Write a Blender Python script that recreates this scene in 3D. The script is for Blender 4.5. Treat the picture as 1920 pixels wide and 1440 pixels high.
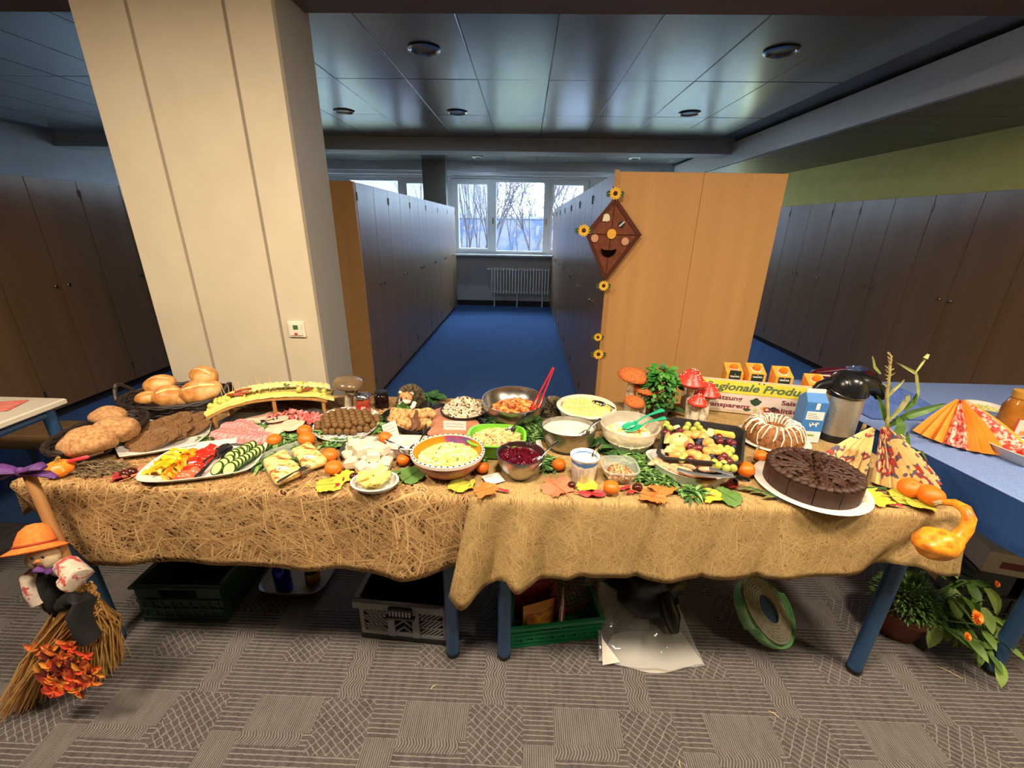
import bpy, math, random
import numpy as np
from mathutils import Vector, Matrix, noise as MN
PI = math.pi; sin = math.sin; cos = math.cos
rnd = random.Random(7)
for o in list(bpy.data.objects): bpy.data.objects.remove(o)
SC = bpy.context.scene; COL = SC.collection
# ---------------------------------------------------------------- camera
F = 795.96; H = 1.53
RM = Matrix(((.99937687, -.02553002, .02437399), (.03176486, .34941346, -.93643005), (.01539048, .93662076, .35000668)))
cd = bpy.data.cameras.new('camera'); cam = bpy.data.objects.new('camera', cd); COL.objects.link(cam)
cd.sensor_width = 36; cd.lens = 36*F/1920; cd.clip_start = .02; cd.clip_end = 200
cam.matrix_world = Matrix.Translation((0, 0, H)) @ RM.to_4x4(); SC.camera = cam
def ray(u, v): return RM @ Vector((u-960, 720-v, -F))
def A(u, v, z=.755):                      # photo pixel -> room point on the level z
    r = ray(u, v); t = (z-H)/r.z; return Vector((r.x*t, r.y*t, z))
def B(u, v, y):                           # photo pixel -> room point on the plane y
    r = ray(u, v); t = y/r.y; return Vector((r.x*t, y, H+r.z*t))
# ---------------------------------------------------------------- world, lamps, exposure
W = bpy.data.worlds.new('overcast'); SC.world = W; W.use_nodes = True
nt = W.node_tree; bg = nt.nodes['Background']
tc = nt.nodes.new('ShaderNodeTexCoord'); sx = nt.nodes.new('ShaderNodeSeparateXYZ'); rp = nt.nodes.new('ShaderNodeValToRGB')
nt.links.new(tc.outputs['Generated'], sx.inputs[0]); nt.links.new(sx.outputs['Z'], rp.inputs[0]); nt.links.new(rp.outputs[0], bg.inputs[0])
rp.color_ramp.elements[0].color = (.56, .75, 1, 1); rp.color_ramp.elements[1].color = (.64, .8, 1, 1)
bg.inputs[1].default_value = 15.0
SC.view_settings.view_transform = 'Standard'; SC.view_settings.look = 'None'
SC.view_settings.gamma = 1; SC.view_settings.use_curve_mapping = False; SC.view_settings.exposure = 0.45
def lamp(name, loc, power, size, col, spread=PI, rot=(0, 0, 0)):
    d = bpy.data.lights.new(name, 'AREA'); d.shape = 'DISK'; d.size = size; d.energy = power; d.color = col; d.spread = spread
    o = bpy.data.objects.new(name, d); COL.objects.link(o); o.location = loc; o.rotation_euler = rot
WARM = (1, .83, .61)
for p, e in (((-1.45, .45, 2.5), 43), ((.1, .5, 2.5), 45), ((1.65, .45, 2.5), 39), ((2.65, .1, 2.45), 26)): lamp('ceiling_lamp', p, e, .34, WARM)
COOL = (.62, .82, 1)
for p in ((-1.81, 4.85, 2.55), (-.7, 4.85, 2.55), (1.53, 4.8, 2.55), (-.83, 7.8, 2.55), (1.7, 7.7, 2.55)): lamp('aisle_fill', p, 5, .16, COOL)  # cool fill light added below the unlit downlights to brighten the aisle
# ---------------------------------------------------------------- helpers: objects
def L(c): return tuple(((x/255)/12.92 if x/255 < .04045 else ((x/255+.055)/1.055)**2.4) for x in c)+(1,)
def link(o, parent=None):
    COL.objects.link(o)
    if parent: o.parent = parent
    return o
def tag(o, label=None, cat=None, group=None, kind=None):
    if label: o['label'] = label
    if cat: o['category'] = cat
    if group: o['group'] = group
    if kind: o['kind'] = kind
    return o
def thing(name, label, cat, loc=(0, 0, 0), rz=0, group=None, rot=None):
    o = link(bpy.data.objects.new(name, None)); o.empty_display_size = .05; o.location = loc; o.rotation_euler = rot or (0, 0, rz)
    return tag(o, label, cat, group)
def dup(root, loc=None, rz=None, label=None, group=None, rot=None, sc=None):
    def cp(o, par):
        c = o.copy(); COL.objects.link(c)
        if par: c.parent = par
        for ch in list(o.children): cp(ch, c)
        return c
    r = cp(root, root.parent)
    if loc is not None: r.location = loc
    if rz is not None: r.rotation_euler = (0, 0, rz)
    if rot is not None: r.rotation_euler = rot
    if sc is not None: r.scale = sc if hasattr(sc, '__len__') else (sc,)*3
    if label: r['label'] = label
    if group: r['group'] = group
    return r
class G:                                  # mesh collector
    def __init__(s): s.v = []; s.f = []; s.mi = []; s.uv = None
    def add(s, vs, fs, m=0, M=None):
        n = len(s.v); s.v += [tuple(M @ Vector(p)) if M else tuple(p) for p in vs]
        s.f += [tuple(i+n for i in f) for f in fs]; s.mi += [m]*len(fs); return s
    def box(s, x0, x1, y0, y1, z0, z1, m=0, M=None, b=0):
        if b:                             # chamfered box
            vs = []; b = min(b, (x1-x0)*.49, (y1-y0)*.49, (z1-z0)*.49)
            for z, k in ((z0, b), (z0+b, 0), (z1-b, 0), (z1, b)):
                vs += [(x0+k, y0+k, z), (x1-k, y0+k, z), (x1-k, y1-k, z), (x0+k, y1-k, z)]
            fs = [(3, 2, 1, 0), (12, 13, 14, 15)]+[(4*r+i, 4*r+(i+1) % 4, 4*r+4+(i+1) % 4, 4*r+4+i) for r in range(3) for i in range(4)]
            return s.add(vs, fs, m, M)
        return s.add([(x, y, z) for z in (z0, z1) for x, y in ((x0, y0), (x1, y0), (x1, y1), (x0, y1))],
                     [(3, 2, 1, 0), (4, 5, 6, 7), (0, 1, 5, 4), (1, 2, 6, 5), (2, 3, 7, 6), (3, 0, 4, 7)], m, M)
    def rings(s, rs, m=0, M=None, c0=True, c1=True, closed=True):   # list of rings (lists of points)
        n = len(rs[0]); vs = [p for r in rs for p in r]; k = n if closed else n-1
        fs = [(j*n+i, j*n+(i+1) % n, (j+1)*n+(i+1) % n, (j+1)*n+i) for j in range(len(rs)-1) for i in range(k)]
        if c0: fs.append(tuple(range(n-1, -1, -1)))
        if c1: fs.append(tuple(range((len(rs)-1)*n, len(rs)*n)))
        return s.add(vs, fs, m, M)
    def lathe(s, prof, n=24, m=0, M=None, sx=1, sy=1, c0=True, c1=True):
        return s.rings([[(r*sx*cos(2*PI*i/n), r*sy*sin(2*PI*i/n), z) for i in range(n)] for r, z in prof], m, M, c0, c1)
    def vessel(s, out, prof, m=0, M=None, c0=True, c1=True):        # out: outline [(x,y)], prof: [(scale or (sx,sy), z)]
        return s.rings([[((k if not isinstance(k, tuple) else k[0])*x, (k if not isinstance(k, tuple) else k[1])*y, z) for x, y in out] for k, z in prof], m, M, c0, c1)
    def tube(s, pts, r, n=7, m=0, M=None, flat=1):
        pts = [Vector(p) for p in pts]; R_ = r if hasattr(r, '__len__') else [r]*len(pts); rs = []; up = None
        for i, p in enumerate(pts):
            d = (pts[min(i+1, len(pts)-1)]-pts[max(i-1, 0)]).normalized()
            if up is None: up = d.orthogonal().normalized() if abs(d.z) > .9 else Vector((0, 0, 1))
            a = d.cross(up)
            a = a.normalized() if a.length > 1e-4 else d.orthogonal().normalized()
            up = a.cross(d).normalized()
            rs.append([tuple(p+a*R_[i]*cos(2*PI*k/n)+up*R_[i]*flat*sin(2*PI*k/n)) for k in range(n)])
        return s.rings(rs, m, M)
    def ball(s, c, r, n=12, m=0, M=None, nz=0, fr=20, seed=0, rings=None):
        r = r if hasattr(r, '__len__') else (r, r, r); k = rings or max(5, n//2+1); vs = []; c = Vector(c)
        def P(x, y, z):
            q = 1+(nz*MN.noise(Vector((x*r[0]*fr+seed*3.1, y*r[1]*fr+seed, z*r[2]*fr))) if nz else 0)
            return (c.x+x*r[0]*q, c.y+y*r[1]*q, c.z+z*r[2]*q)
        vs.append(P(0, 0, -1))
        for j in range(1, k):
            t = PI*j/k
            for i in range(n): a = 2*PI*i/n; vs.append(P(sin(t)*cos(a), sin(t)*sin(a), -cos(t)))
        vs.append(P(0, 0, 1)); fs = []
        for i in range(n):
            fs.append((0, 1+(i+1) % n, 1+i)); o = 1+(k-2)*n; fs.append((len(vs)-1, o+i, o+(i+1) % n))
        for j in range(k-2):
            for i in range(n): a = 1+j*n; fs.append((a+i, a+(i+1) % n, a+n+(i+1) % n, a+n+i))
        return s.add(vs, fs, m, M)
    def prism(s, out, z0, z1, m=0, M=None, b=0):
        n = len(out)
        if b:
            cx = sum(p[0] for p in out)/n; cy = sum(p[1] for p in out)/n
            sz = max(max(abs(p[0]-cx), abs(p[1]-cy)) for p in out); k = 1-b/sz
            q = [(cx+(x-cx)*k, cy+(y-cy)*k) for x, y in out]
            rs = [[(x, y, z0) for x, y in q], [(x, y, z0+b) for x, y in out], [(x, y, z1-b) for x, y in out], [(x, y, z1) for x, y in q]]
        else: rs = [[(x, y, z0) for x, y in out], [(x, y, z1) for x, y in out]]
        return s.rings(rs, m, M)
    def sheet(s, fn, nu, nv, m=0, M=None, uv=None):
        vs = [fn(i/nu, j/nv) for j in range(nv+1) for i in range(nu+1)]
        fs = [(j*(nu+1)+i, j*(nu+1)+i+1, (j+1)*(nu+1)+i+1, (j+1)*(nu+1)+i) for j in range(nv) for i in range(nu)]
        return s.add(vs, fs, m, M)
    def leaf(s, p, d, up, ln, w, curl=.2, n=4, m=0, tip=1.0):       # pointed leaf blade with a fold along the midrib
        d = Vector(d).normalized(); up = Vector(up); a = d.cross(up)
        a = a.normalized() if a.length > 1e-4 else d.orthogonal(); up = a.cross(d).normalized(); p = Vector(p); vs = []
        for j in range(n+1):
            t = j/n; ww = w*sin(PI*min(1, t*.92+.08))**.8; c = p+d*ln*t-up*curl*ln*t*t
            vs += [tuple(c-a*ww+up*ww*.35), tuple(c), tuple(c+a*ww+up*ww*.35)]
        fs = []
        for j in range(n): b = 3*j; fs += [(b, b+1, b+4, b+3), (b+1, b+2, b+5, b+4)]
        return s.add(vs, fs, m)
    def mesh(s, name, mats, smooth=True):
        me = bpy.data.meshes.new(name); me.from_pydata(s.v, [], s.f)
        for m in (mats if isinstance(mats, (list, tuple)) else [mats]): me.materials.append(m)
        if max(s.mi, default=0): me.polygons.foreach_set('material_index', s.mi)
        if smooth: me.polygons.foreach_set('use_smooth', [True]*len(s.f))
        if s.uv:
            ul = me.uv_layers.new(name='uv'); ul.data.foreach_set('uv', [c for lp in me.loops for c in s.uv[lp.vertex_index]])
        me.update()
        if smooth: 
            try: me.set_sharp_from_angle(angle=math.radians(smooth if smooth is not True else 42))
            except Exception: pass
        return me
    def obj(s, name, mats, parent=None, smooth=True, loc=None, rot=None, label=None):
        o = link(bpy.data.objects.new(name, s.mesh(name, mats, smooth)), parent)
        if loc is not None: o.location = loc
        if rot is not None: o.rotation_euler = rot
        if label: o['label'] = label
        return o
def inst(name, me, parent=None, loc=(0, 0, 0), rot=(0, 0, 0), sc=None):
    o = link(bpy.data.objects.new(name, me), parent); o.location = loc; o.rotation_euler = rot
    if sc is not None: o.scale = sc if hasattr(sc, '__len__') else (sc,)*3
    return o
def frame(c, d, up=(0, 0, 1)):            # matrix whose x axis points along d
    d = Vector(d).normalized(); y = Vector(up).cross(d)
    y = y.normalized() if y.length > 1e-4 else d.orthogonal().normalized(); z = d.cross(y)
    return Matrix.Translation(c) @ Matrix((d, y, z)).transposed().to_4x4()
def TR(x=0, y=0, z=0, rx=0, ry=0, rz=0, s=1):
    return Matrix.Translation((x, y, z)) @ Matrix.Rotation(rz, 4, 'Z') @ Matrix.Rotation(ry, 4, 'Y') @ Matrix.Rotation(rx, 4, 'X') @ Matrix.Scale(s, 4)
def sup(rx, ry, e=2.0, n=32):             # superellipse outline
    return [(rx*math.copysign(abs(cos(t))**(2/e), cos(t)), ry*math.copysign(abs(sin(t))**(2/e), sin(t))) for t in (2*PI*i/n for i in range(n))]
ORD = ['first', 'second', 'third', 'fourth', 'fifth', 'sixth', 'seventh', 'eighth', 'ninth', 'tenth', 'eleventh', 'twelfth', 'thirteenth', 'fourteenth', 'fifteenth', 'sixteenth']
# ---------------------------------------------------------------- helpers: materials
class X:                                  # node expression
    def __init__(s, nt, o): s.nt = nt; s.o = o
    def _m(s, op, *a):
        n = s.nt.nodes.new('ShaderNodeMath'); n.operation = op
        for i, q in enumerate((s,)+a):
            if isinstance(q, X): s.nt.links.new(q.o, n.inputs[i])
            else: n.inputs[i].default_value = q
        return X(s.nt, n.outputs[0])
    def __add__(s, b): return s._m('ADD', b)
    def __sub__(s, b): return s._m('SUBTRACT', b)
    def __mul__(s, b): return s._m('MULTIPLY', b)
    def __truediv__(s, b): return s._m('DIVIDE', b)
    def fr(s): return s._m('FRACT')
    def fl(s): return s._m('FLOOR')
    def sin(s): return s._m('SINE')
    def abs(s): return s._m('ABSOLUTE')
    def gt(s, b): return s._m('GREATER_THAN', b)
    def lt(s, b): return s._m('LESS_THAN', b)
    def mx(s, b): return s._m('MAXIMUM', b)
    def mn(s, b): return s._m('MINIMUM', b)
    def inr(s, a, b): return s.gt(a)*s.lt(b)
class MT:
    def __init__(s, name, rough=.5, metal=0, spec=.5):
        s.m = bpy.data.materials.new(name); s.m.use_nodes = True; s.nt = s.m.node_tree; s.b = s.nt.nodes['Principled BSDF']
        s.b.inputs['Roughness'].default_value = rough; s.b.inputs['Metallic'].default_value = metal; s.b.inputs['Specular IOR Level'].default_value = spec
    def co(s, kind='Object'): 
        n = s.nt.nodes.new('ShaderNodeTexCoord'); return n.outputs[kind]
    def sep(s, o):
        n = s.nt.nodes.new('ShaderNodeSeparateXYZ'); s.nt.links.new(o, n.inputs[0]); return [X(s.nt, n.outputs[i]) for i in range(3)]
    def comb(s, x, y, z=0):
        n = s.nt.nodes.new('ShaderNodeCombineXYZ')
        for i, q in enumerate((x, y, z)):
            if isinstance(q, X): s.nt.links.new(q.o, n.inputs[i])
            else: n.inputs[i].default_value = q
        return n.outputs[0]
    def white(s, v):
        n = s.nt.nodes.new('ShaderNodeTexWhiteNoise'); n.noise_dimensions = '2D'; s.nt.links.new(v, n.inputs['Vector']); return X(s.nt, n.outputs['Value']), n.outputs['Color']
    def noise(s, v, sc, det=3, stretch=None):
        if stretch:
            k = s.nt.nodes.new('ShaderNodeMapping'); k.inputs['Scale'].default_value = stretch; s.nt.links.new(v, k.inputs[0]); v = k.outputs[0]
        n = s.nt.nodes.new('ShaderNodeTexNoise'); n.inputs['Scale'].default_value = sc; n.inputs['Detail'].default_value = det; s.nt.links.new(v, n.inputs['Vector']); return X(s.nt, n.outputs['Fac'])
    def vor(s, v, sc, out='Distance', feat='F1'):
        n = s.nt.nodes.new('ShaderNodeTexVoronoi'); n.inputs['Scale'].default_value = sc; n.feature = feat; s.nt.links.new(v, n.inputs['Vector']); return X(s.nt, n.outputs[out])
    def ramp(s, x, stops, const=False):
        n = s.nt.nodes.new('ShaderNodeValToRGB'); e = n.color_ramp.elements; s.nt.links.new(x.o, n.inputs[0])
        if const: n.color_ramp.interpolation = 'CONSTANT'
        while len(e) < len(stops): e.new(.5)
        for k, (p, c) in zip(e, stops): k.position = p; k.color = L(c)
        return X(s.nt, n.outputs[0])
    def mix(s, f, a, b, mode='MIX'):
        n = s.nt.nodes.new('ShaderNodeMix'); n.data_type = 'RGBA'; n.blend_type = mode
        for i, q in ((0, f), (6, a), (7, b)):
            if isinstance(q, X): s.nt.links.new(q.o, n.inputs[i])
            else: n.inputs[i].default_value = q if i == 0 else (L(q) if max(q) > 1 or len(q) == 3 else q)
        return X(s.nt, n.outputs[2])
    def col(s, x):
        if isinstance(x, X): s.nt.links.new(x.o, s.b.inputs['Base Color'])
        else: s.b.inputs['Base Color'].default_value = L(x)
        return s
    def bump(s, x, st=.3, d=.002):
        n = s.nt.nodes.new('ShaderNodeBump'); n.inputs['Strength'].default_value = st; n.inputs['Distance'].default_value = d
        s.nt.links.new(x.o, n.inputs['Height']); s.nt.links.new(n.outputs[0], s.b.inputs['Normal']); return s
    def set(s, **k):
        for a, v in k.items(): s.b.inputs[a.replace('_', ' ')].default_value = v
        return s
_C = {}
def mat(c1, c2=None, sc=40, rough=.5, metal=0, bump=0, bsc=None, lo=.35, hi=.65, stretch=None, det=3, spec=.5, sss=0, trans=0, d=.002, alpha=1, c3=None):
    key = (c1, c2, sc, rough, metal, bump, bsc, lo, hi, stretch, det, spec, sss, trans, d, alpha, c3)
    if key in _C: return _C[key]
    t = MT('surface', rough, metal, spec); co = t.co()
    if c2:
        st = [(lo, c1), (hi, c2)] if not c3 else [(lo, c1), ((lo+hi)/2, c2), (hi, c3)]
        t.col(t.ramp(t.noise(co, sc, det, stretch), st))
    else: t.col(c1)
    if bump: t.bump(t.noise(co, bsc or sc, 3, stretch), bump, d)
    if sss: t.set(Subsurface_Weight=sss); t.b.inputs['Subsurface Radius'].default_value = (.01, .005, .003)
    if trans: t.set(Transmission_Weight=trans)
    if alpha < 1: t.set(Alpha=alpha)
    _C[key] = t.m; return t.m
STEEL = mat((205, 200, 192), rough=.22, metal=1); STEEL2 = mat((190, 186, 180), (150, 148, 145), 60, rough=.3, metal=1, stretch=(1, 1, 12))
WHITE = mat((212, 208, 200), rough=.25); BLACK = mat((22, 21, 22), rough=.4); CARD = mat((216, 212, 206), rough=.7)
def text(body, size, m, parent, loc, rot, sx=1, shear=0, off=0, ext=.0004, align='LEFT', name='lettering'):
    c = bpy.data.curves.new(name, 'FONT'); c.body = body; c.size = size; c.shear = shear; c.offset = off; c.extrude = ext; c.align_x = align; c.resolution_u = 3
    c.materials.append(m); o = bpy.data.objects.new(name, c); COL.objects.link(o); bpy.context.view_layer.update(); me = bpy.data.meshes.new_from_object(o.evaluated_get(bpy.context.evaluated_depsgraph_get())); bpy.data.objects.remove(o); o = link(bpy.data.objects.new(name, me), parent); o.location = loc; o.rotation_euler = rot; o.scale = (sx, 1, 1); return o
# ================================================================ structure
def struct(o): o['kind'] = 'structure'; return o
# front carpet: half metre tiles with line blocks, hatches and wavy bands
t = MT('grey patterned carpet', .95, spec=.1); x, y, z = t.sep(t.co())
px = ((x+.37)/.5+20).fr(); py = ((y-.97)/.5+20).fr()
wob = t.noise(t.co(), 55, 2)
def lines(c, sp, duty): return ((c/sp).fr()).lt(duty)
m_h = lines(y+wob*.006, .0145, .24); m_v = lines(x+wob*.002, .0068, .42)
dia = lines(x*.75+y+wob*.012, .021, .17).mx(lines(x*1.2-y+wob*.02, .045, .1))
wav = lines(x+((y*95).sin())*.006+wob*.006, .0095, .4)
D = px.inr(0, .44)*py.gt(.78); D2 = px.gt(.8)*py.inr(.5, .77)
Hh = px.inr(.45, .8)*(py.gt(.66)+py.lt(.0)).mn(1); H2 = px.inr(.0, .30)*py.inr(.24, .46)
Wv = px.inr(.52, .68)*py.lt(.5); W2 = px.inr(0, .4)*py.inr(.70, .78)
msk = m_h
for reg, pat in ((D, m_v), (D2, m_v), (Hh, dia), (H2, dia), (Wv, wav), (W2, wav)):
    msk = msk*(reg._m('MULTIPLY', -1)+1)+pat*reg
grain = t.noise(t.co(), 420, 2); big = t.noise(t.co(), 60, 3, (1, .2, 1))
base = t.ramp(big, [(.3, (72, 67, 67)), (.7, (92, 86, 85))]); fib = t.ramp(grain, [(.3, (118, 112, 110)), (.7, (164, 158, 154))])
t.col(t.mix(msk*.62, base, fib)); t.bump(msk+grain*.6, .5, .003); CARPET = t.m
t = MT('blue carpet', .95, spec=.1); co = t.co(); n1 = t.noise(co, 22, 4, (1, 2.2, 1)); n2 = t.noise(co, 300, 2)
t.col(t.mix(n2*.5, t.ramp(n1, [(.3, (58, 88, 136)), (.7, (70, 102, 154))]), t.ramp(n2, [(.35, (46, 72, 116)), (.65, (92, 126, 176))]))); t.bump(n2, .5, .003); BLUEC = t.m
struct(G().box(-6.5, 4.2, -3, 1.78, -.1, 0).obj('floor', CARPET, smooth=False))
struct(G().box(-6.5, 4.2, 1.78, 8.9, -.1, 0).obj('floor', BLUEC, smooth=False))
WALLW = mat((196, 202, 206), (204, 208, 210), 8, rough=.8, bump=.1, bsc=200)
YELLOW = mat((224, 210, 116), (230, 216, 124), 6, rough=.75, bump=.1, bsc=200)
BROWNB = mat((92, 74, 58), rough=.7); GREYB = mat((186, 182, 176), rough=.6)
struct(G().box(-6.5, -6.3, -3, 8.9, 0, 2.6).obj('wall_left', WALLW, smooth=False))
struct(G().box(3.8, 4.0, -3, 8.9, 0, 2.6).obj('wall_right', YELLOW, smooth=False))
struct(G().box(-6.5, 4.2, -3.2, -3, 0, 2.6).obj('wall_back', BROWNB, smooth=False))
# end wall around the windows
WC = [-5.63, -2.88, -.13, 2.62]
g = G().box(-6.5, 4.2, 8.65, 8.9, 0, 1.0).box(-6.5, 4.2, 8.65, 8.9, 2.34, 2.7)
xs = [-6.5]+[c+s*1.28 for c in WC for s in (-1, 1)]+[4.2]
for i in range(0, len(xs), 2):
    if xs[i+1] > xs[i]: g.box(xs[i], xs[i+1], 8.65, 8.9, 1.0, 2.34)
struct(g.obj('wall_end', WALLW, smooth=False))
FRM = mat((226, 230, 234), rough=.35)
t = MT('window glass', .02); t.set(Transmission_Weight=1, IOR=1.08, Specular_IOR_Level=.3); t.col((245, 250, 252)); GLASSW = t.m
for k, c in enumerate(WC):
    g = G(); y0, y1 = 8.70, 8.78
    g.box(c-1.28, c+1.28, y0, y1, 1.0, 1.06).box(c-1.28, c+1.28, y0, y1, 2.28, 2.34)
    for a, b in ((-1.28, -1.21), (1.21, 1.28), (-.58, -.45), (.45, .58)): g.box(c+a, c+b, y0, y1, 1.06, 2.28)
    for a, b in ((-1.21, -.58), (.58, 1.21)):            # opening sashes
        g.box(c+a, c+a+.04, y0-.02, y1, 1.06, 2.28).box(c+b-.04, c+b, y0-.02, y1, 1.06, 2.28)
        g.box(c+a+.04, c+b-.04, y0-.02, y1, 1.06, 1.10).box(c+a+.04, c+b-.04, y0-.02, y1, 2.24, 2.28)
    w = struct(g.obj('window_%d' % (k+1), FRM, smooth=False))
    for a, b in ((-1.17, -.62), (-.45, .45), (.62, 1.17)): G().box(c+a, c+b, 8.74, 8.746, 1.06, 2.28).obj('pane', GLASSW, w, False)
    for s in (-.51, .51): G().box(c+s-.012, c+s+.012, 8.66, 8.68, 1.55, 1.66, b=.004).box(c+s-.008, c+s+.008, 8.68, 8.70, 1.62, 1.65).obj('window_handle', STEEL, w, False)
struct(G().box(-6.3, 3.8, 8.42, 8.72, .965, 1.0, b=.008).obj('trim_1', mat((176, 180, 180), (205, 208, 206), 180, rough=.3), smooth=False))
struct(G().box(-6.3, 3.8, 8.50, 8.66, 2.44, 2.60).obj('trim_2', WALLW, smooth=False))
struct(G().box(-6.3, 3.8, 8.56, 8.66, 2.38, 2.44).obj('trim_3', FRM, smooth=False))
struct(G().box(-6.3, 3.8, 8.62, 8.66, 0, .10).obj('baseboard_end', mat((38, 38, 42), rough=.5), smooth=False))
# ceiling: metal panels on a plain slab
t = MT('brushed ceiling panel', .22, 0.85); co = t.co(); t.col(t.ramp(t.noise(co, 3, 2), [(.3, (150, 156, 160)), (.7, (158, 163, 166))])); PANEL = t.m
struct(G().box(-6.5, 4.2, -3, 8.9, 2.6, 2.75).obj('ceiling', mat((120, 124, 126), rough=.6), smooth=False))
ceil = bpy.data.objects['ceiling']
pme = G().box(-.2755, .2755, -.565, .565, -.012, .012, b=.004).mesh('ceiling_panel', PANEL, False)
for i in range(-12, 5):
    for j in range(-1, 5):
        cx = .146+.554*(i+.5); cy = 3.881+1.135*(j-.5)
        if cx > 2.55 or cx < -6.2: continue
        o = inst('ceiling_panel', pme, ceil, (cx, cy, 2.592), (rnd.uniform(-.002, .002), rnd.uniform(-.003, .003), 0))
pm2 = G().box(-.2755, .2755, -.565, .565, -.012, .012, b=.004).mesh('ceiling_panel', mat((150, 140, 128), rough=.6), False)
for i in range(-12, 8):
    for j in range(0, 4): inst('ceiling_panel', pm2, ceil, (.146+.554*(i+.5), 1.5-1.135*(j), 2.592))
struct(G().box(-6.3, 3.8, 2.10, 2.42, 2.44, 2.60).obj('trim_4', BROWNB, smooth=False))
struct(G().box(-6.3, 2.62, 6.2, 6.55, 2.425, 2.60).obj('trim_5', GREYB, smooth=False))
g = G().box(2.6, 3.85, 2.42, 8.66, 2.32, 2.56)
struct(g.obj('trim_6', mat((214, 212, 206), rough=.45), smooth=False))
sof = bpy.data.objects['trim_6']
sme = G().box(-.58, .58, -.14, .14, -.006, .006, b=.002).mesh('soffit_panel', mat((128, 124, 112), rough=.4, metal=.3), False)
for k in range(21): inst('soffit_panel', sme, sof, (3.22, 2.6+.288*k, 2.316))
# pillar with three facing boards
PIL = mat((214, 200, 176), (220, 206, 182), 5, rough=.7, bump=.08, bsc=260)
pil = struct(G().box(-1.875, -1.055, 2.115, 2.46, 0, 2.6).obj('wall_pillar', mat((172, 166, 158), rough=.7), smooth=False))
for a, b in ((-1.882, -1.654), (-1.638, -1.252), (-1.236, -1.048)): G().box(a, b, 2.10, 2.13, 0, 2.58, b=.004).obj('board', PIL, pil, False)
struct(G().box(-1.86, -1.45, 8.26, 8.42, 0, 2.6).obj('wall_column', mat((120, 116, 110), rough=.7), smooth=False))
# downlights in the metal ceiling
RING = mat((200, 200, 198), rough=.2, metal=1); DARKG = mat((60, 56, 52), rough=.3)
spots = [(795, 91, 'large downlight in the metal ceiling nearest the pillar'), (645, 208, 'round downlight beside the pillar, leftmost of the second row'), (857, 210, 'round downlight right of the pillar in the second row'), (1293, 212, 'round downlight at the right of the second row'), (1465, 95, 'large faint downlight near the right ceiling edge'), (895, 294, 'small far downlight behind the ceiling beam above the left window'), (1190, 296, 'small far downlight behind the beam above the wooden cabinet')]
for u, v, lb in spots:
    p = A(u, v, 2.58); s = thing('recessed_downlight', lb, 'ceiling light', (p.x, p.y, 2.58), 0, 'downlights in the metal ceiling')
    G().lathe([(.085, 0), (.10, -.004), (.105, -.008), (.088, -.014), (.078, -.006), (.078, .0)], 28, c0=False, c1=False).obj('ring', RING, s)
    G().lathe([(.078, -.002), (.06, .002), (.03, .004)], 24).obj('lamp_glass', DARKG, s)
# ---------------------------------------------------------------- cabinets
t = MT('brown cabinet laminate', .33, spec=.5); co = t.co(); n = t.noise(co, 14, 3, (1, 1, .06)); f = t.noise(co, 260, 2, (1, 1, .1))
t.col(t.ramp(n*.7+f*.3, [(.35, (122, 92, 62)), (.65, (132, 102, 70))])); DOOR = t.m
t = MT('tan wood end panel', .5, spec=.3); co = t.co(); n = t.noise(co, 10, 3, (1, 1, .05)); f = t.noise(co, 320, 2, (1, 1, .06))
t.col(t.ramp(n*.6+f*.4, [(.35, (190, 140, 84)), (.65, (202, 152, 94))])); TAN = t.m
PLN = mat((40, 34, 30), rough=.6); KNOB = mat((190, 180, 160), rough=.25, metal=1); HNG = mat((110, 100, 90), rough=.4, metal=.8)
def cabinet(x, y0, wds, side, depth, label, group, h=1.82):   # row along y; side=+1: doors face +x
    c = thing('wardrobe_cabinet', label, 'cabinet', (x, y0, 0), 0, group); w = sum(wds); s = side
    b0, b1 = sorted((-s*.022, -s*depth))
    G().box(b0, b1, .003, w-.003, .07, h).obj('body', DOOR, c, False)
    G().box(min(-s*.05, -s*depth), max(-s*.05, -s*depth), .003, w-.003, 0, .07).obj('plinth', PLN, c, False)
    yy = 0
    for i, d in enumerate(wds):
        a0, a1 = sorted((0, -s*.02))
        dr = G().box(a0, a1, -d/2+.003, d/2-.003, .08, h-.002, b=.0015).obj('door', DOOR, c, False, loc=(0, yy+d/2, 0))
        hy = (d/2-.05) if i % 2 == 0 else -(d/2-.05)
        G().lathe([(.006, 0), (.006, .012), (.013, .016), (.015, .022), (.010, .027)], 12, M=TR(0, hy, 1.02, ry=s*PI/2)).obj('knob', KNOB, dr)
        ey = -(d/2-.006) if i % 2 == 0 else d/2-.006
        for zz in (.22, 1.72): G().tube([(s*.003, ey, zz-.03), (s*.003, ey, zz+.03)], .005, 6).obj('hinge', HNG, dr)
        yy += d
    return c
def endp(x0, x1, y0, y1, cuts, label, name='cabinet_end_panel'):
    c = thing(name, label, 'cabinet panel', ((x0+x1)/2, y0, 0))
    xs = [x0]+cuts+[x1]
    for a, b in zip(xs, xs[1:]): G().box(a-(x0+x1)/2+.001, b-(x0+x1)/2-.001, 0, y1-y0, .0, 1.822, b=.002).obj('board', TAN, c, False)
    return c
for k in range(6):
    w = .79; y0 = 3.49+w*k
    cabinet(-1.3, y0, [w/2, w/2], 1, .46, 'brown wardrobe cabinet in left aisle row, %s unit from the pillar' % ORD[k], 'cabinets along the left of the aisle')
for k in range(7):
    w = .82; y0 = 2.70+w*k
    cabinet(.5, y0, [w/2, w/2], -1, .47, 'brown wardrobe cabinet in right aisle row, %s unit behind the kite' % ORD[k], 'cabinets along the right of the aisle')
for k in range(7):
    cabinet(1.447, 2.70+.82*k, [.41, .41], 1, .45, 'brown cabinet backing the tan panel, %s unit, facing the right wall' % ORD[k], 'cabinets behind the tan end panel')
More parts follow.
